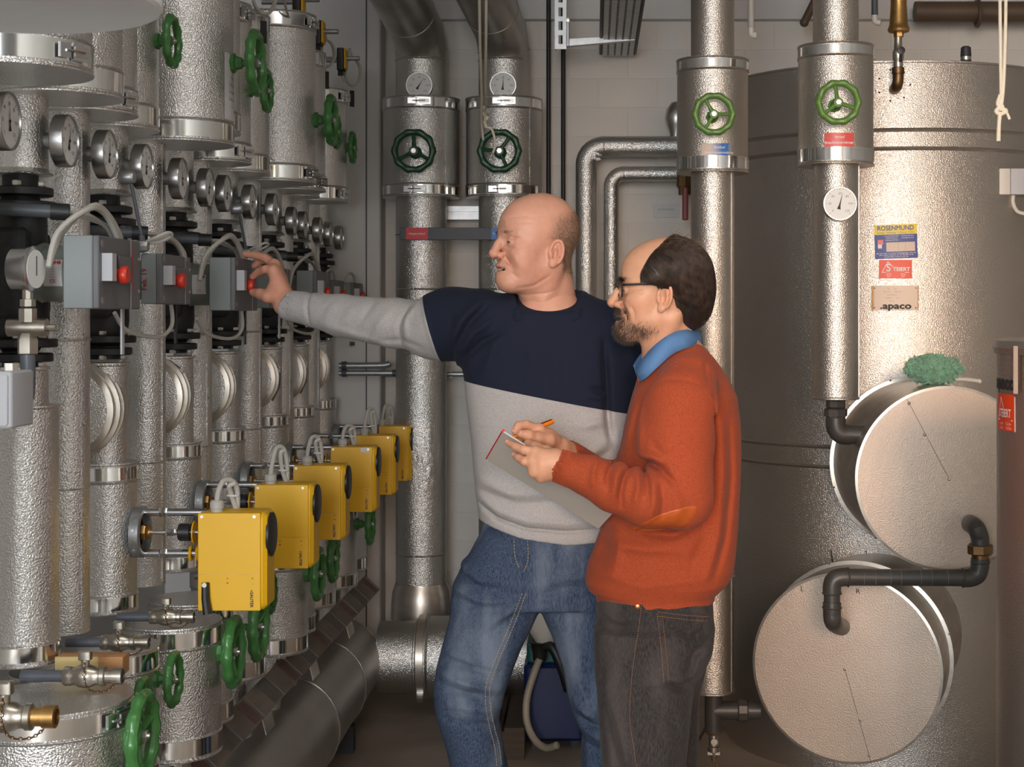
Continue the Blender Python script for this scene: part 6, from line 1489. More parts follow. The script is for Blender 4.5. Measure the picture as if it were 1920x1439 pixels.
leg(Fj, [(1060, 1010, 1160), (1110, 1006, 1165), (1157, 1017, 1166), (1200, 1037, 1168), (1250, 1054, 1170), (1320, 1068, 1176), (1350, 1078, 1178), (1375, 1090, 1180), (1439, 1090, 1184), (1520, 1093, 1188), (1640, 1098, 1192), (1800, 1100, 1200)], 3.70,
    [(1060, 3.73), (1320, 3.70), (1439, 3.72), (1800, 3.76)], [(1060, .10), (1320, .082), (1439, .078), (1800, .068)], k=.014)
yf = (3.40, 3.72)
for amp, w, pts in ((.006, .010, [(858, 1070), (900, 1090), (950, 1095)]), (-.006, .009, [(855, 1085), (900, 1105), (955, 1110)]), (.006, .010, [(850, 1110), (900, 1128), (960, 1128)]), (-.005, .009, [(850, 1128), (905, 1143), (960, 1140)]),
                    (.005, .010, [(985, 1120), (950, 1150), (900, 1180)]), (-.005, .009, [(985, 1135), (950, 1168), (905, 1200)]), (-.009, .009, [(830, 1236), (870, 1246), (935, 1262)]), (.008, .010, [(826, 1262), (880, 1278), (940, 1290)]), (-.009, .009, [(828, 1284), (880, 1296), (935, 1308)]), (.006, .010, [(835, 1315), (880, 1322), (936, 1330)]),
                    (-.005, .009, [(836, 1345), (890, 1350), (938, 1362)]), (.007, .012, [(1070, 1318), (1100, 1345), (1130, 1350)]), (-.009, .010, [(1082, 1350), (1110, 1368), (1140, 1372)]), (.007, .010, [(1092, 1376), (1120, 1390), (1140, 1392)]), (-.006, .009, [(1092, 1402), (1120, 1415), (1145, 1415)]),
                    (.005, .010, [(1005, 1100), (1060, 1085), (1110, 1085)]), (-.005, .009, [(1008, 1118), (1060, 1105), (1115, 1105)]), (.0035, .0045, [(965, 1012), (968, 1045), (975, 1068)]), (.0035, .0045, [(986, 1016), (987, 1050), (978, 1072)]), (-.007, .008, [(905, 985), (918, 1000), (940, 1012)])):
    fold(Fj, 3.60, amp, w, yf, *pts)
Fj.ridge(px_line([(980, 1072), (986, 1113), (965, 1170), (935, 1240), (920, 1290), (925, 1350), (935, 1400), (940, 1445)], 3.6), .0035, .0042, yf, fade=False)
Fj.ridge(px_line([(1100, 1395), (1100, 1445)], 3.6), .0035, .004, yf, fade=False)
V, Q = Fj.nets(1)
jn = mesh_np('jeans', V - r1, Q, MJ1, man1)
MST = mat('seam_thread', rgb(172, 152, 116), .8)
def stitch(Vm, pts, Y, name, parent, root, m, pitch=.0065, r=.0008, ymax=9):
    """sewn stitches laid on the front of a garment surface"""
    P = catmull([Vector((a, 0, c)) for a, c in px_line(pts, Y)], 8); b = MB(); acc = []
    for i in range(len(P) - 1): acc += [P[i].lerp(P[i + 1], t) for t in np.linspace(0, 1, max(2, int((P[i + 1] - P[i]).length / .002)), endpoint=False)]
    out = []
    for q in acc:
        m_ = ((Vm[:, 0] - q.x) ** 2 + (Vm[:, 2] - q.z) ** 2) < .006 ** 2
        if m_.any(): out.append(Vector((q.x, Vm[m_, 1].min() - .0012, q.z)))
    st = max(1, int(pitch / .002))
    for i in range(0, len(out) - st, st):
        if (out[i + st // 2 + 1 if i + st // 2 + 1 < len(out) else -1] - out[i]).length < .02: b.tube([out[i] - Vector(root), out[min(i + max(st - 1, 1), len(out) - 1)] - Vector(root)], r, 4)
    if b.v: b.build(name, m, parent)['kind'] = 'stuff'
for pts in ([(963, 1012), (966, 1045), (974, 1068)], [(989, 1016), (990, 1050), (981, 1074)], [(986, 1113), (965, 1170), (935, 1240), (920, 1290), (925, 1350), (935, 1400), (940, 1445)], [(979, 1113), (957, 1170), (927, 1240), (912, 1290), (917, 1350), (927, 1400), (932, 1445)]):
    stitch(V, pts, 3.6, 'stitching', jn, r1, MST)
MSH = mat('dark_shoe', (0.03, 0.026, 0.024), .5)
def shoe(c, d, parent, root):
    c = np.array(c); d = np.array(d) / np.linalg.norm(d); s_ = np.array((-d[1], d[0], 0))
    G = Field(c - .2, c + np.array((.2, .2, .16)), .006); a = np.array((c[0], c[1], FLOOR + .045))
    G.rc(a - d * .05, a + d * .02, .042, .046, k=.01); G.rc(a + d * .02, a + d * .15 - np.array((0, 0, .012)), .046, .034, k=.03); G.rc(a - d * .03, a - d * .03 + np.array((0, 0, .06)), .042, .040, k=.02)
    G.a = np.maximum(G.a, (FLOOR + .001 - G.c[2])[None, None, :]).astype(np.float32)
    V, Q = G.nets(1); mesh_np('shoe', V - root, Q, MSH, parent)
shoe((ar[0], ar[1], 0), (-.35, -1, 0), man1, r1); shoe((al[0], al[1], 0), (.2, -1, 0), man1, r1)
# ================================================================== the man in the orange sweater, taking notes
R2 = Vector((U(1240, 0, 3.5).x, 3.5, FLOOR)); r2 = np.array(R2)
man2 = thing('person', R2, 'man with glasses and beard in an orange sweater, writing on a pad', 'person')
O2 = UU(1242, 529, 3.49); YAW2, PIT2 = .03, .0
P2 = dict(face_w=.056, jaw_w=.044, cheek=.018, chin=.086, double=False, nose=.1130, mouth=.0048, ear=(.0, -.036, .98), ear_y=.0665, lines=[(-.0045, .0030, [(.096, -.048), (.087, -.060), (.080, -.075), (.079, -.092)]), (.0025, .004, [(.088, -.050), (.080, -.064), (.074, -.078)]), (-.003, .0026, [(.072, -.056), (.066, -.070), (.066, -.088)]), (-.0018, .0020, [(.088, -.032), (.076, -.037), (.062, -.034)]), (-.0015, .002, [(.060, -.018), (.048, -.016)]), (-.0015, .002, [(.060, -.024), (.047, -.026)]), (-.0012, .0022, [(.096, .024), (.06, .028)]), (-.0012, .0022, [(.092, .040), (.06, .043)])], neck=(.047, (-.018, 0, -.21)))
Fh = head_field(P2); Vh, Qh = Fh.nets(1); Nh = surf_normals(Vh, Qh)
SK2 = rgb(205, 155, 125); Ch = skin_colours(Vh, SK2, (.93, .72, .67), P2)
A = np.stack([Vh[:, 0], np.abs(Vh[:, 1]), Vh[:, 2]], 1)
brd = np.clip(gauss(A, (.088, .0, -.113), (.026, .030, .020)) + .9 * gauss(A, (.098, .012, -.0675), (.016, .018, .0075)) + .34 * gauss(A, (.055, .045, -.108), (.035, .02, .016)) + .6 * gauss(A, (.085, .026, -.088), (.016, .010, .016)), 0, 1)
brd *= 1 - np.clip(1.25 * gauss(A, (.096, 0, -.084), (.022, .021, .0105)), 0, 1); brd *= (Vh[:, 2] > -.15) & (Vh[:, 0] > .0)
k = (np.clip(brd * 1.2, 0, 1) * .55)[:, None]; Ch = Ch * (1 - k) + k * np.array((0.10, 0.072, 0.055))
pl2 = lambda V: place(V, O2, YAW2, PIT2) - r2
# hands
wl2 = UU(1040, 868, 3.235)
fl2 = [([UU(1003, 849, 3.225), UU(982, 844, 3.222), UU(967, 838, 3.235), UU(954, 831, 3.252)], [.0108, .0092, .0085, .0072]),
       ([UU(1000, 864, 3.215), UU(984, 866, 3.215), UU(974, 860, 3.230), UU(966, 854, 3.245)], [.0106, .0094, .0086, .0072]),
       ([UU(1003, 879, 3.218), UU(1000, 887, 3.215), UU(1003, 880, 3.245), UU(1010, 872, 3.25)], [.0112, .0102, .009, .008]),
       ([UU(1014, 890, 3.222), UU(1013, 897, 3.224), UU(1017, 892, 3.248), UU(1022, 886, 3.25)], [.0106, .0096, .0085, .0075])]
th2 = ([UU(1024, 850, 3.26), UU(1004, 840, 3.285), UU(990, 832, 3.31)], [.016, .0125, .0095])
Fa = Field(UU(935, 925, 3.18) - .02, UU(1075, 815, 3.30) + .03, .0022)
Fa.rc(UU(1066, 880, 3.235), wl2, .026, .0275, k=.01); hand(Fa, wl2, .0235, fl2, th2, extra=[(UU(1018, 868, 3.228), (.028, .012, .024)), (UU(1027, 887, 3.230), (.018, .013, .017))])
Va, Qa = Fa.nets(1)
wr2 = UU(1046, 842, 3.41)
fr2 = [([UU(1010, 807, 3.365), UU(987, 797, 3.348), UU(972, 799, 3.338), UU(966, 809, 3.330)], [.0116, .0102, .0094, .0080]),
       ([UU(1012, 814, 3.385), UU(990, 815, 3.372), UU(976, 822, 3.352), UU(967, 823, 3.343)], [.0114, .0102, .0094, .0080]),
       ([UU(1015, 822, 3.400), UU(998, 829, 3.388), UU(986, 832, 3.370), UU(977, 829, 3.362)], [.0110, .0098, .009, .0078]),
       ([UU(1020, 830, 3.410), UU(1006, 840, 3.400), UU(995, 842, 3.385), UU(987, 838, 3.378)], [.0100, .009, .0082, .0072])]
tr2 = ([UU(1028, 826, 3.365), UU(1008, 822, 3.345), UU(991, 817, 3.330), UU(977, 814, 3.322)], [.0165, .0135, .0118, .0092])
Fb = Field(UU(950, 870, 3.30) - .02, UU(1075, 780, 3.42) + .03, .0022)
Fb.rc(UU(1075, 858, 3.45), wr2, .030, .027, k=.01); hand(Fb, wr2, .022, fr2, tr2, extra=[(UU(1026, 822, 3.385), (.026, .018, .020))])
Vb, Qb = Fb.nets(1)
hip, kn1, an1 = UU(1232, 1130, 3.47), UU(1212, 1470, 3.40), UU(1200, 1840, 3.42); kn2, an2 = UU(1235, 1470, 3.62), UU(1250, 1840, 3.64)
Vc, Qc = corebody([(UU(1270, 690, 3.52), UU(1265, 900, 3.52), .075, .09), (UU(1265, 900, 3.52), UU(1235, 1110, 3.52), .09, .085), (UU(1265, 650, 3.50), UU(1270, 700, 3.51), .05, .06), (UU(1280, 720, 3.34), UU(1280, 720, 3.63), .045, .045), (UU(1280, 725, 3.32), UU(1275, 930, 3.26), .042, .038), (UU(1275, 935, 3.25), UU(1062, 880, 3.235), .034, .022),
    (UU(1270, 725, 3.63), UU(1222, 925, 3.63), .042, .036), (UU(1222, 925, 3.63), UU(1070, 855, 3.45), .034, .024), (UU(1070, 855, 3.45), UU(1050, 845, 3.42), .022, .018), (UU(1062, 880, 3.235), UU(1046, 872, 3.235), .022, .018), (hip, kn1, .05, .04), (kn1, an1, .038, .03), (UU(1240, 1130, 3.60), kn2, .05, .04), (kn2, an2, .038, .03), (an1, an1 + np.array((-.10, 0, -.03)), .033, .028), (an2, an2 + np.array((-.10, 0, -.03)), .033, .028)], r2)
V, Q, C = join([(pl2(Vh), Qh, Ch), (Va - r2, Qa, np.tile(np.array(SK2) * np.array((.98, .92, .90)), (len(Va), 1))), (Vb - r2, Qb, np.tile(np.array(SK2) * np.array((.98, .90, .88)), (len(Vb), 1))), (Vc - r2, Qc, np.tile(np.array(SK2), (len(Vc), 1)))])
mesh_np('body', V, Q, MSK, man2, C)
nails(man2, R2, [(fl2[0][0][3], fl2[0][0][2], (-.1, -.9, .3), .0078), (fl2[1][0][3], fl2[1][0][2], (0, -1, 0), .0078), (tr2[0][3], tr2[0][2], (0, -.8, .6), .0088), (fr2[0][0][3], fr2[0][0][2], (-1, -.5, .3), .0076)], MNAIL)
eyes(man2, O2, YAW2, PIT2, (1, .0, -.12), r2)
b = MB().ell((.077, 0, -.083), (.013, .019, .0070), 14, 8); MB().add([tuple(v) for v in pl2(np.array(b.v))], b.f).build('mouth', MMOUTH, man2)
b = MB()
for i in range(8):
    yy = (i - 3.5) * .0050; b.ell((.0905 - 14 * yy * yy, yy, -.0790), (.0022, .0025, .0034), 8, 6)
MB().add([tuple(v) for v in pl2(np.array(b.v))], b.f).build('teeth', MTOOTH, man2)
strands(Vh, Nh, brd ** 1.3 + 1e-9, 7500, .0095, .00019, lambda p, n: n * .55 + np.array((.1, 0, -.8)), man2, 'beard', MBEARD, 8, 4, pl2, .4)
bm = gauss(A, (.090, .026, .0035), (.02, .017, .0045)) * (Vh[:, 0] > .06)
strands(Vh, Nh, bm ** 2 + 1e-12, 900, .009, .0002, lambda p, n: n * .6 + np.stack([np.full(len(p), -.2), np.sign(p[:, 1]) * .9, np.full(len(p), .2)], 1), man2, 'eyebrows', MHAIR2, 9, 3, pl2)
MHAIR3 = mat('brown_hair_strand', (0.035, 0.021, 0.014), 0.34, var=0.7, vscale=70)
# hair: a soft mass plus combed strands
Gh = Field((-.145, -.115, -.135), (.085, .115, .125), .003)
Gh.el((-.020, 0, .014), (.096, .086, .090), k=.001)
Gh.el((-.060, 0, -.035), (.055, .070, .062), k=.03); Gh.el((-.062, 0, -.072), (.034, .054, .036), k=.03)
for s in (-1, 1): Gh.el((.018, s * .064, .016), (.035, .0262, .048), k=.02); Gh.rc((.030, s * .070, .0), (.027, s * .071, -.040), .011, .005, k=.01)
X, Yg, Zg = Gh.c[0][:, None, None], Gh.c[1][None, :, None], Gh.c[2][None, None, :]
lim = np.maximum(X - (.052 - .55 * np.clip(Zg - .02, 0, .2) - .25 * np.clip(np.abs(Zg - .02), 0, .04) * 0 - .45 * np.clip(.068 - np.abs(Yg), 0, .1) * (Zg > .02)), -9)     # receding hairline
lim = np.maximum(lim, np.where(X > -.028, -(Zg + .012 + 1.3 * np.clip(-.004 - X, 0, .1)), -(Zg + .125)) * np.where((X > .016) & (Zg < 0), .0, 1.0) * .7)
Gh.a = np.maximum(Gh.a, (lim * .8).astype(np.float32))
for s in (-1, 1): Gh.el((.0, s * .086, -.044), (.019, .022, .031), k=.006, mode='c')
Vg, Qg = Gh.nets(2); Ng = surf_normals(Vg, Qg)
hcap = mesh_np('hair', pl2(Vg), Qg, MHAIR2, man2)
rg = np.random.default_rng(21); side = (np.abs(Ng[:, 1]) > .05) | (Vg[:, 0] < .03); wgt = side * (Vg[:, 2] > -.03) * 1.0
i = rg.choice(len(Vg), 6000, p=wgt / wgt.sum()); p = Vg[i].copy(); paths = [p + Ng[i] * .001]; nn = Ng[i]
cen = np.array((-.030, 0, -.005))
for st in range(7):
    d = np.stack([-.55 - .5 * np.clip(p[:, 2] - .03, 0, .1) * 10, np.sign(p[:, 1]) * .15, -.75 + 6 * np.clip(p[:, 2] - .05, 0, .05)], 1) + rg.normal(size=p.shape) * .06
    d -= nn * (d * nn).sum(1, keepdims=True); d /= np.linalg.norm(d, axis=1, keepdims=True) + 1e-9
    p = p + d * .0095
    j = np.array([((Vg - q) ** 2).sum(1).argmin() for q in p]) if st % 2 == 0 else j
    nn = Ng[j]; dist = ((p - Vg[j]) * nn).sum(1, keepdims=True); p = p - nn * (dist - .0016); paths.append(p.copy())
PT = np.stack(paths, 1); W_, Q_ = tubes_np(pl2(PT), np.array([.0003, .0005, .0005, .0005, .0005, .0004, .0003, .0001])[None, :])
mesh_np('hair_strands', W_, Q_, MHAIR3, man2)
top = np.where((Vg[:, 2] > .07), 1.0, 1e-6); i = rg.choice(len(Vg), 260, p=top / top.sum()); p = Vg[i]; t = np.linspace(0, 1, 5)
dd = Ng[i] * .6 + rg.normal(size=p.shape) * .5; PT = p[:, None, :] + dd[:, None, :] * t[None, :, None] * .014 + np.array((-.010, 0, -.004)) * (t ** 2)[None, :, None]
W_, Q_ = tubes_np(pl2(PT), np.array([.00028, .00026, .00024, .0002, .0001])[None, :]); mesh_np('loose_hair', W_, Q_, MHAIR1, man2)
# glasses
MGL = mat('dark_glasses_frame', (0.018, 0.016, 0.016), .3); MLENS = mat('lens_glass', (1, 1, 1), .02, trans=1.0)
gl = thing('eyeglasses', R2, 'dark rectangular glasses worn by the man in the orange sweater', 'glasses')
for s in (-1, 1):
    pts = []
    for q in np.linspace(0, 2 * PI, 29)[:-1]:
        c_, s_ = math.cos(q), math.sin(q); e = .55
        yy = .026 * math.copysign(abs(c_) ** e, c_); zz = .0165 * math.copysign(abs(s_) ** e, s_)
        pts.append((.1005 - .9 * (yy * s) * .12 - .004, s * .034 + yy, -.0185 + zz))
    MB().tube([Vector(v) for v in pl2(np.array(pts))], .0019, 8, closed=True).build('lens_rim', MGL, gl)
    lp = np.array(pts); c0 = lp.mean(0); VV = pl2(np.concatenate([[c0], lp])); MB().add([tuple(v) for v in VV], [(0, k + 1, (k + 1) % len(pts) + 1) for k in range(len(pts))]).build('lens', MLENS, gl)
    tp = pl2(np.array([(.094, s * .062, -.008), (.088, s * .071, -.0075), (.05, s * .079, -.006), (.012, s * .081, -.006), (.0, s * .079, -.007)]))
    MB().tube([Vector(v) for v in tp], [.0030, .0028, .0024, .0030, .0028], 8, 4).build('temple', MGL, gl)
bp_ = pl2(np.array([(.101, -.009, -.012), (.1045, 0, -.009), (.101, .009, -.012)])); MB().tube([Vector(v) for v in bp_], .0018, 8, 4).build('bridge', MGL, gl)
# shirt collar: folded band round the neck
MSHIRT = cloth('blue_shirt', rgb(84, 122, 168), rgb(94, 132, 178), weave=900, bump=.1, sheen=0)
top_e = [(1312, 621, 3.535), (1290, 619, 3.462), (1262, 625, 3.425), (1232, 645, 3.412), (1205, 674, 3.425), (1193, 690, 3.452)]
low_e = [(1316, 650, 3.535), (1296, 651, 3.440), (1262, 664, 3.402), (1236, 687, 3.392), (1214, 708, 3.405), (1202, 716, 3.440)]
T_ = catmull([U(*q) for q in top_e], 6); B_ = catmull([U(*q) for q in low_e], 6)
b = MB(); n_ = len(T_)
for side_ in (1, -1):
    o0 = len(b.v)
    for q in range(n_):
        for t_, off in ((0, 0), (.5, .004), (1, 0)):
            pnt = T_[q].lerp(B_[q], t_); pnt = pnt + Vector((0, -off, 0))
            if side_ < 0: pnt = Vector((pnt.x, 2 * 3.535 - pnt.y, pnt.z))
            b.v.append(tuple(pnt - R2))
    for q in range(n_ - 1):
        for w_ in range(2):
            f4 = (o0 + q * 3 + w_, o0 + q * 3 + w_ + 1, o0 + q * 3 + w_ + 4, o0 + q * 3 + w_ + 3); b.f.append(f4 if side_ > 0 else f4[::-1])
cl = b.build('shirt_collar', MSHIRT, man2, sharp=80); md = cl.modifiers.new('thick', 'SOLIDIFY'); md.thickness = .003; md.offset = -1
G = Field(UU(1190, 720, 3.40) - .03, UU(1320, 600, 3.68) + .03, .005); G.rc(UU(1262, 690, 3.525), UU(1258, 646, 3.515), .074, .064, k=.01); V, Q = G.nets(1); mesh_np('shirt_neckband', V - r2, Q, MSHIRT, man2)
# sweater
MOR = cloth('orange_knit', rgb(136, 58, 34), rgb(172, 78, 46), weave=620, bump=.45, sheen=.05)
rows = [(645, 1236, 1312), (656, 1222, 1326), (672, 1212, 1340), (690, 1203, 1353), (715, 1194, 1370), (745, 1186, 1383), (800, 1172, 1390), (860, 1156, 1391), (920, 1143, 1389), (990, 1127, 1385), (1040, 1109, 1381), (1070, 1099, 1377), (1092, 1096, 1368), (1108, 1103, 1352), (1117, 1116, 1342), (1131, 1117, 1340)]
z, cx, rx = contour(rows, 3.49); vs = [r[0] for r in sorted(rows, key=lambda r: -r[0])]
ry = np.interp(vs, [645, 656, 672, 700, 745, 860, 1000, 1092, 1117, 1131], [.072, .088, .115, .145, .160, .156, .156, .154, .140, .140])
Fo = Field((-.13, 3.11, .84), (.36, 3.80, 1.46), .0040)
Fo.loft(z, cx, 3.512, rx, ry, zlo=U(0, 1129, 3.49).z, p=2.3, k=.002)
Fo.chain([UU(1292, 716, 3.36), UU(1278, 760, 3.315), UU(1268, 830, 3.285), UU(1272, 905, 3.265), UU(1278, 938, 3.26)], [.062, .072, .076, .068, .060], k=.028)
Fo.chain([UU(1280, 938, 3.26), UU(1215, 935, 3.235), UU(1150, 914, 3.232), UU(1105, 893, 3.232), UU(1066, 880, 3.235)], [.060, .058, .0485, .039, .0355], k=.02)
Fo.chain([UU(1072, 882, 3.235), UU(1043, 872, 3.237)], [.036, .0335], k=.004)
Fo.chain([UU(1270, 725, 3.63), UU(1225, 920, 3.63), UU(1130, 900, 3.54), UU(1066, 853, 3.44)], [.06, .055, .042, .033], k=.02)
Fo.rc(UU(1060, 878, 3.236), UU(1015, 860, 3.24), .0300, .0310, k=.002, mode='c'); Fo.rc(UU(1070, 855, 3.445), UU(1030, 832, 3.40), .028, .029, k=.002, mode='c')
cE, cD = UU(1037, 869, 3.237), UU(1043, 872, 3.237) - UU(1072, 882, 3.235); cD /= np.linalg.norm(cD)
Fo._op(lambda X, Y, Z: -((X - cE[0]) * cD[0] + (Y - cE[1]) * cD[1] + (Z - cE[2]) * cD[2]), cE - .07, cE + .07, .002, 'c')
Fo.el(UU(1243, 640, 3.525), (.064, .076, .036), k=.008, mode='c')
yn = (3.0, 3.34)
for amp, w, pts in ((-.014, .008, [(1196, 872), (1220, 872), (1240, 882), (1262, 905)]), (.009, .010, [(1200, 860), (1225, 858), (1250, 868)]), (-.010, .007, [(1208, 878), (1212, 900), (1215, 925)]), (.008, .009, [(1196, 882), (1196, 910), (1190, 945)]), (-.010, .007, [(1182, 880), (1170, 895), (1163, 925), (1165, 950)]),
                    (.008, .009, [(1165, 872), (1155, 895), (1150, 930)]), (-.008, .007, [(1150, 868), (1140, 890), (1138, 915)]), (.006, .009, [(1120, 862), (1112, 885), (1112, 915)]), (.006, .010, [(1225, 900), (1225, 940), (1215, 975)]), (-.006, .008, [(1240, 905), (1243, 945), (1238, 975)]), (.005, .012, [(1255, 910), (1275, 945), (1262, 985)]),
                    (.004, .010, [(1210, 720), (1200, 790), (1198, 850)]), (-.004, .010, [(1225, 830), (1250, 880)])):
    fold(Fo, 3.2, amp, w, yn, *pts)
yb = (3.28, 3.60)
for amp, w, pts in ((-.010, .010, [(1330, 740), (1335, 830), (1332, 930), (1318, 1000)]), (.007, .016, [(1350, 760), (1358, 880), (1350, 1000), (1330, 1080)]), (-.007, .012, [(1368, 790), (1374, 900), (1362, 1020), (1340, 1090)]), (-.012, .012, [(1200, 1000), (1260, 1005), (1310, 990)]), (.008, .016, [(1140, 1020), (1200, 1030), (1280, 1030)]),
                    (.006, .016, [(1110, 1075), (1200, 1098), (1320, 1088)]), (-.006, .014, [(1140, 1000), (1135, 1040), (1120, 1070)]), (.006, .014, [(1160, 1000), (1158, 1050), (1150, 1080)]), (-.005, .014, [(1320, 1010), (1300, 1060)]), (-.010, .009, [(1182, 740), (1168, 800), (1160, 850)]), (.006, .012, [(1195, 745), (1180, 800), (1172, 850)])):
    fold(Fo, 3.36, amp, w, yb, *pts)
Fo.ridge(px_line([(1222, 716), (1250, 709), (1285, 710), (1318, 722)], 3.36), -.003, .004, (3.2, 3.5)); Fo.ridge(px_line([(1318, 655), (1317, 690), (1320, 722)], 3.42), -.003, .004, (3.2, 3.55))
V, Q = Fo.nets(1); sw = mesh_np('sweater', V - r2, Q, MOR, man2); Vsw = V
# ribbing on cuff and hem, elbow patch
def ribs(pts_fn, n, name):
    b = MB()
    for i in range(n): b.tube(pts_fn(i / n), .0016, 4)
    b.build(name, MOR, sw)['kind'] = 'stuff'
axs = (Vector(UU(1074, 883, 3.235)), Vector(UU(1045, 873, 3.237))); e1_, e2_, _ = basis(axs[1] - axs[0])
ribs(lambda t: [axs[0] - R2 + (e1_ * math.cos(t * 2 * PI) + e2_ * math.sin(t * 2 * PI)) * .0362, axs[1] - R2 + (e1_ * math.cos(t * 2 * PI) + e2_ * math.sin(t * 2 * PI)) * .0338], 54, 'cuff_ribbing')
MPATCH = mat('tan_leather_patch', rgb(176, 82, 30), .5, var=.1, vscale=20)
poly = px_line([(1190, 990), (1215, 972), (1245, 960), (1270, 952), (1290, 948), (1306, 950), (1303, 965), (1290, 985), (1265, 996), (1225, 999), (1195, 998)], 3.21)
bd = catmull([Vector((a_, 0, c_)) for a_, c_ in poly], 6, True); cc = sum(bd, Vector((0, 0, 0))) / len(bd); b = MB(); nr = 9; nb_ = len(bd)
near = V[V[:, 1] < 3.27]
def ysurf(x, z):
    d2 = (near[:, 0] - x) ** 2 + (near[:, 2] - z) ** 2; k_ = np.argsort(d2)[:40]; yy = near[k_, 1]; w_ = (d2[k_] < .008 ** 2) & (yy < yy.min() + .03)
    return float(np.average(yy[w_], weights=1 / (d2[k_][w_] + 4e-6))) if w_.any() else float(yy.min())
for r_ in range(nr + 1):
    for q in bd: pt = cc.lerp(q, r_ / nr); b.v.append((pt.x - R2.x, ysurf(pt.x, pt.z) - .0016 * (1 if r_ < nr else 0) - R2.y, pt.z - R2.z))
for r_ in range(nr):
    for k_ in range(nb_): b.f.append((r_ * nb_ + k_, r_ * nb_ + (k_ + 1) % nb_, (r_ + 1) * nb_ + (k_ + 1) % nb_, (r_ + 1) * nb_ + k_))
b.build('elbow_patch', MPATCH, sw, sharp=80)
# jeans
MJ2 = cloth('charcoal_denim', rgb(36, 34, 35), rgb(66, 62, 61), weave=260, stretch=(2.2, 2.2, .28), fade=rgb(80, 75, 73), fscale=5, bump=.3, sheen=.05)
Fj = Field((-.02, 3.24, -.06), (.32, 3.82, .98), .0052)
leg(Fj, [(1105, 1120, 1336), (1130, 1118, 1338), (1180, 1115, 1341), (1230, 1115, 1336), (1262, 1116, 1320)], 3.47, [(1105, 3.512), (1262, 3.51)], [(1105, .136), (1180, .146), (1262, .142)], p=2.5, k=.002)
leg(Fj, [(1190, 1116, 1338), (1230, 1115, 1334), (1262, 1116, 1318), (1290, 1118, 1303), (1340, 1121, 1297), (1400, 1125, 1291), (1439, 1128, 1287), (1560, 1138, 1275), (1700, 1142, 1262), (1850, 1140, 1262), (1880, 1138, 1262)], 3.40,
    [(1190, 3.44), (1439, 3.415), (1880, 3.42)], [(1190, .085), (1300, .092), (1439, .088), (1880, .078)], k=.02)
leg(Fj, [(1190, 1128, 1338), (1262, 1135, 1325), (1300, 1145, 1315), (1340, 1150, 1312), (1439, 1160, 1312), (1600, 1175, 1310), (1880, 1190, 1320)], 3.58, [(1190, 3.60), (1880, 3.64)], [(1190, .085), (1439, .082), (1880, .078)], k=.012)
yn = (3.2, 3.50)
for amp, w, pts in ((-.010, .009, [(1250, 1285), (1280, 1300), (1302, 1292)]), (.007, .011, [(1240, 1268), (1280, 1282), (1310, 1270)]), (-.010, .010, [(1335, 1215), (1300, 1240), (1290, 1280)]), (.007, .010, [(1325, 1165), (1310, 1200), (1322, 1225)]), (-.007, .009, [(1268, 1175), (1290, 1195), (1305, 1230)]), (.005, .010, [(1190, 1300), (1220, 1285), (1245, 1282)]),
                    (.005, .010, [(1125, 1160), (1160, 1170), (1190, 1165)]), (-.005, .009, [(1122, 1175), (1160, 1188), (1195, 1180)]), (.005, .012, [(1150, 1330), (1170, 1400), (1180, 1440)]), (-.005, .010, [(1135, 1330), (1150, 1400), (1160, 1440)]), (.005, .012, [(1230, 1340), (1250, 1400), (1245, 1440)]), (-.005, .010, [(1250, 1330), (1272, 1390)])):
    fold(Fj, 3.34, amp, w, yn, *pts)
Fj.ridge(px_line([(1204, 1125), (1200, 1170), (1190, 1230), (1183, 1290), (1181, 1350), (1188, 1400), (1194, 1445)], 3.34), .003, .0035, yn, fade=False)
Fj.ridge(px_line([(1233, 1152), (1338, 1168)], 3.36), .0035, .006, yn, fade=False); Fj.ridge(px_line([(1236, 1155), (1243, 1220), (1248, 1285)], 3.34), .0035, .006, yn, fade=False)
V, Q = Fj.nets(1); jn = mesh_np('jeans', V - r2, Q, MJ2, man2)
MST2 = mat('rust_thread', rgb(150, 106, 72), .8)
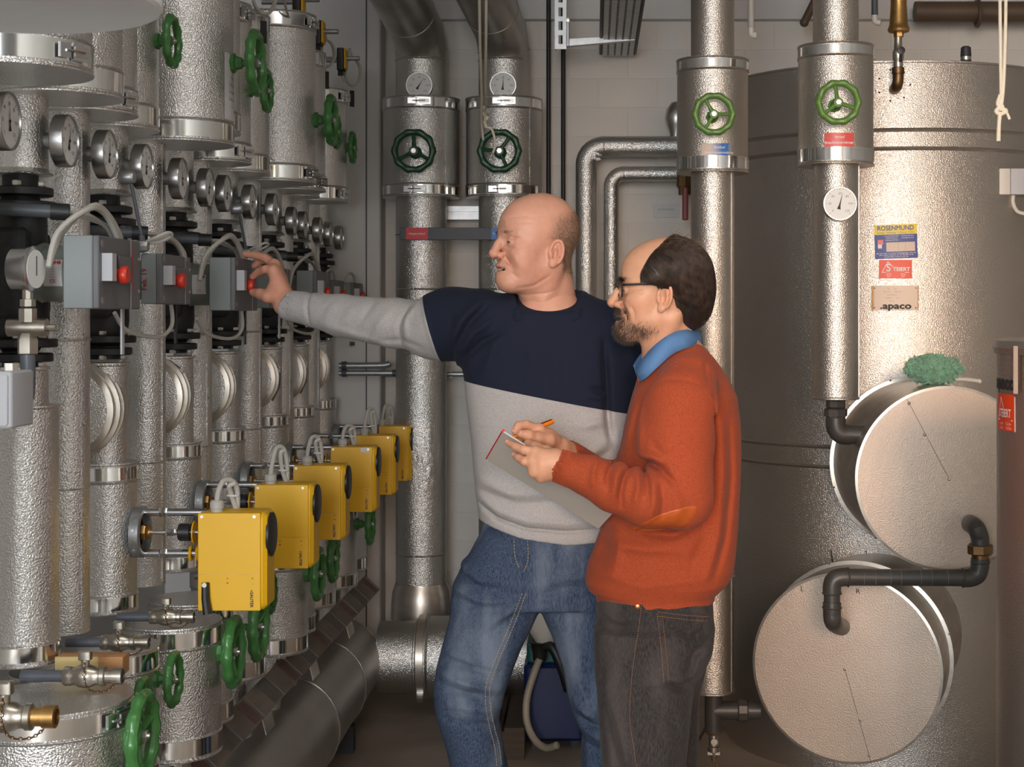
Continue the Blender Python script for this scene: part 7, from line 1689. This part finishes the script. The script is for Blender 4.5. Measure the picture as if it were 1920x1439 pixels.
for pts in ([(1234, 1152), (1285, 1160), (1338, 1168)], [(1234, 1160), (1285, 1168), (1336, 1176)], [(1233, 1155), (1240, 1220), (1245, 1286)], [(1243, 1160), (1249, 1220), (1254, 1284)], [(1204, 1125), (1200, 1170), (1190, 1230), (1183, 1290), (1181, 1350), (1188, 1400), (1194, 1445)], [(1128, 1128), (1150, 1138), (1200, 1141)]):
    stitch(V, pts, 3.34, 'stitching', jn, r2, MST2, .0055, .0007)
q = U(1196, 1140, 3.36); m_ = ((V[:, 0] - q.x) ** 2 + (V[:, 2] - q.z) ** 2) < .008 ** 2
if m_.any(): MB().lathe(Vector((q.x, V[m_, 1].min(), q.z)) - R2, -EY, [(.005, -.002), (.005, .002), (.003, .0028)], 14).build('rivet', mat('copper', (.65, .25, .12), .35, 1.0), jn)
shoe((an1[0], an1[1], 0), (-1, -.05, 0), man2, r2); shoe((an2[0], an2[1], 0), (-1, .05, 0), man2, r2)
# ------------------------------------------------------------------ pad and pen
TL, BLc, BR = U(942.5, 810, 3.30), U(912, 862, 3.48), U(1122, 992, 3.48)
a_, s_ = BR - BLc, TL - BLc; nn = a_.cross(s_).normalized()
t = thing('writing_pad', BLc, 'grey-backed writing pad with a red binding edge held by the man in orange', 'pad')
if nn.y > 0: nn = -nn
MB().obox((a_ + s_) / 2 - nn * .001, a_ / 2, s_ / 2, nn * .0012).build('card_back', mat('grey_card', rgb(206, 197, 186), .7, var=.03), t)
MB().obox((a_ + s_) / 2 - nn * .0026, a_ / 2 * .995, s_ / 2 * .995, nn * .0004).build('pages', M['paper'], t)
MB().obox(s_ / 2 - nn * .003, a_.normalized() * .0028, s_ / 2, nn * .0030).build('red_binding', mat('red_binding', rgb(214, 24, 44), .5), t)
pt, pe = U(963, 820, 3.33), U(1038, 790, 3.385); d = pe - pt
t = thing('ballpoint_pen', pt, 'amber orange ballpoint pen in the writing hand', 'pen'); L_ = d.length; MP = mat('amber_plastic', rgb(224, 122, 20), .25, var=.15, vscale=60)
MB().lathe((0, 0, 0), d, [(.0012, -.010), (.003, -.002), (.0052, .008), (.0056, .03), (.0056, L_ - .006), (.0048, L_ - .001), (.002, L_)], 14).build('barrel', MP, t)
e1_, e2_, dn = basis(d); MB().obox(dn * (L_ * .68) + Vector((0, -.003, .0055)), dn * L_ * .26, e1_ * .0016, Vector((0, -.0006, .0012))).build('clip', mat('maroon_clip', rgb(110, 34, 22), .35), t)
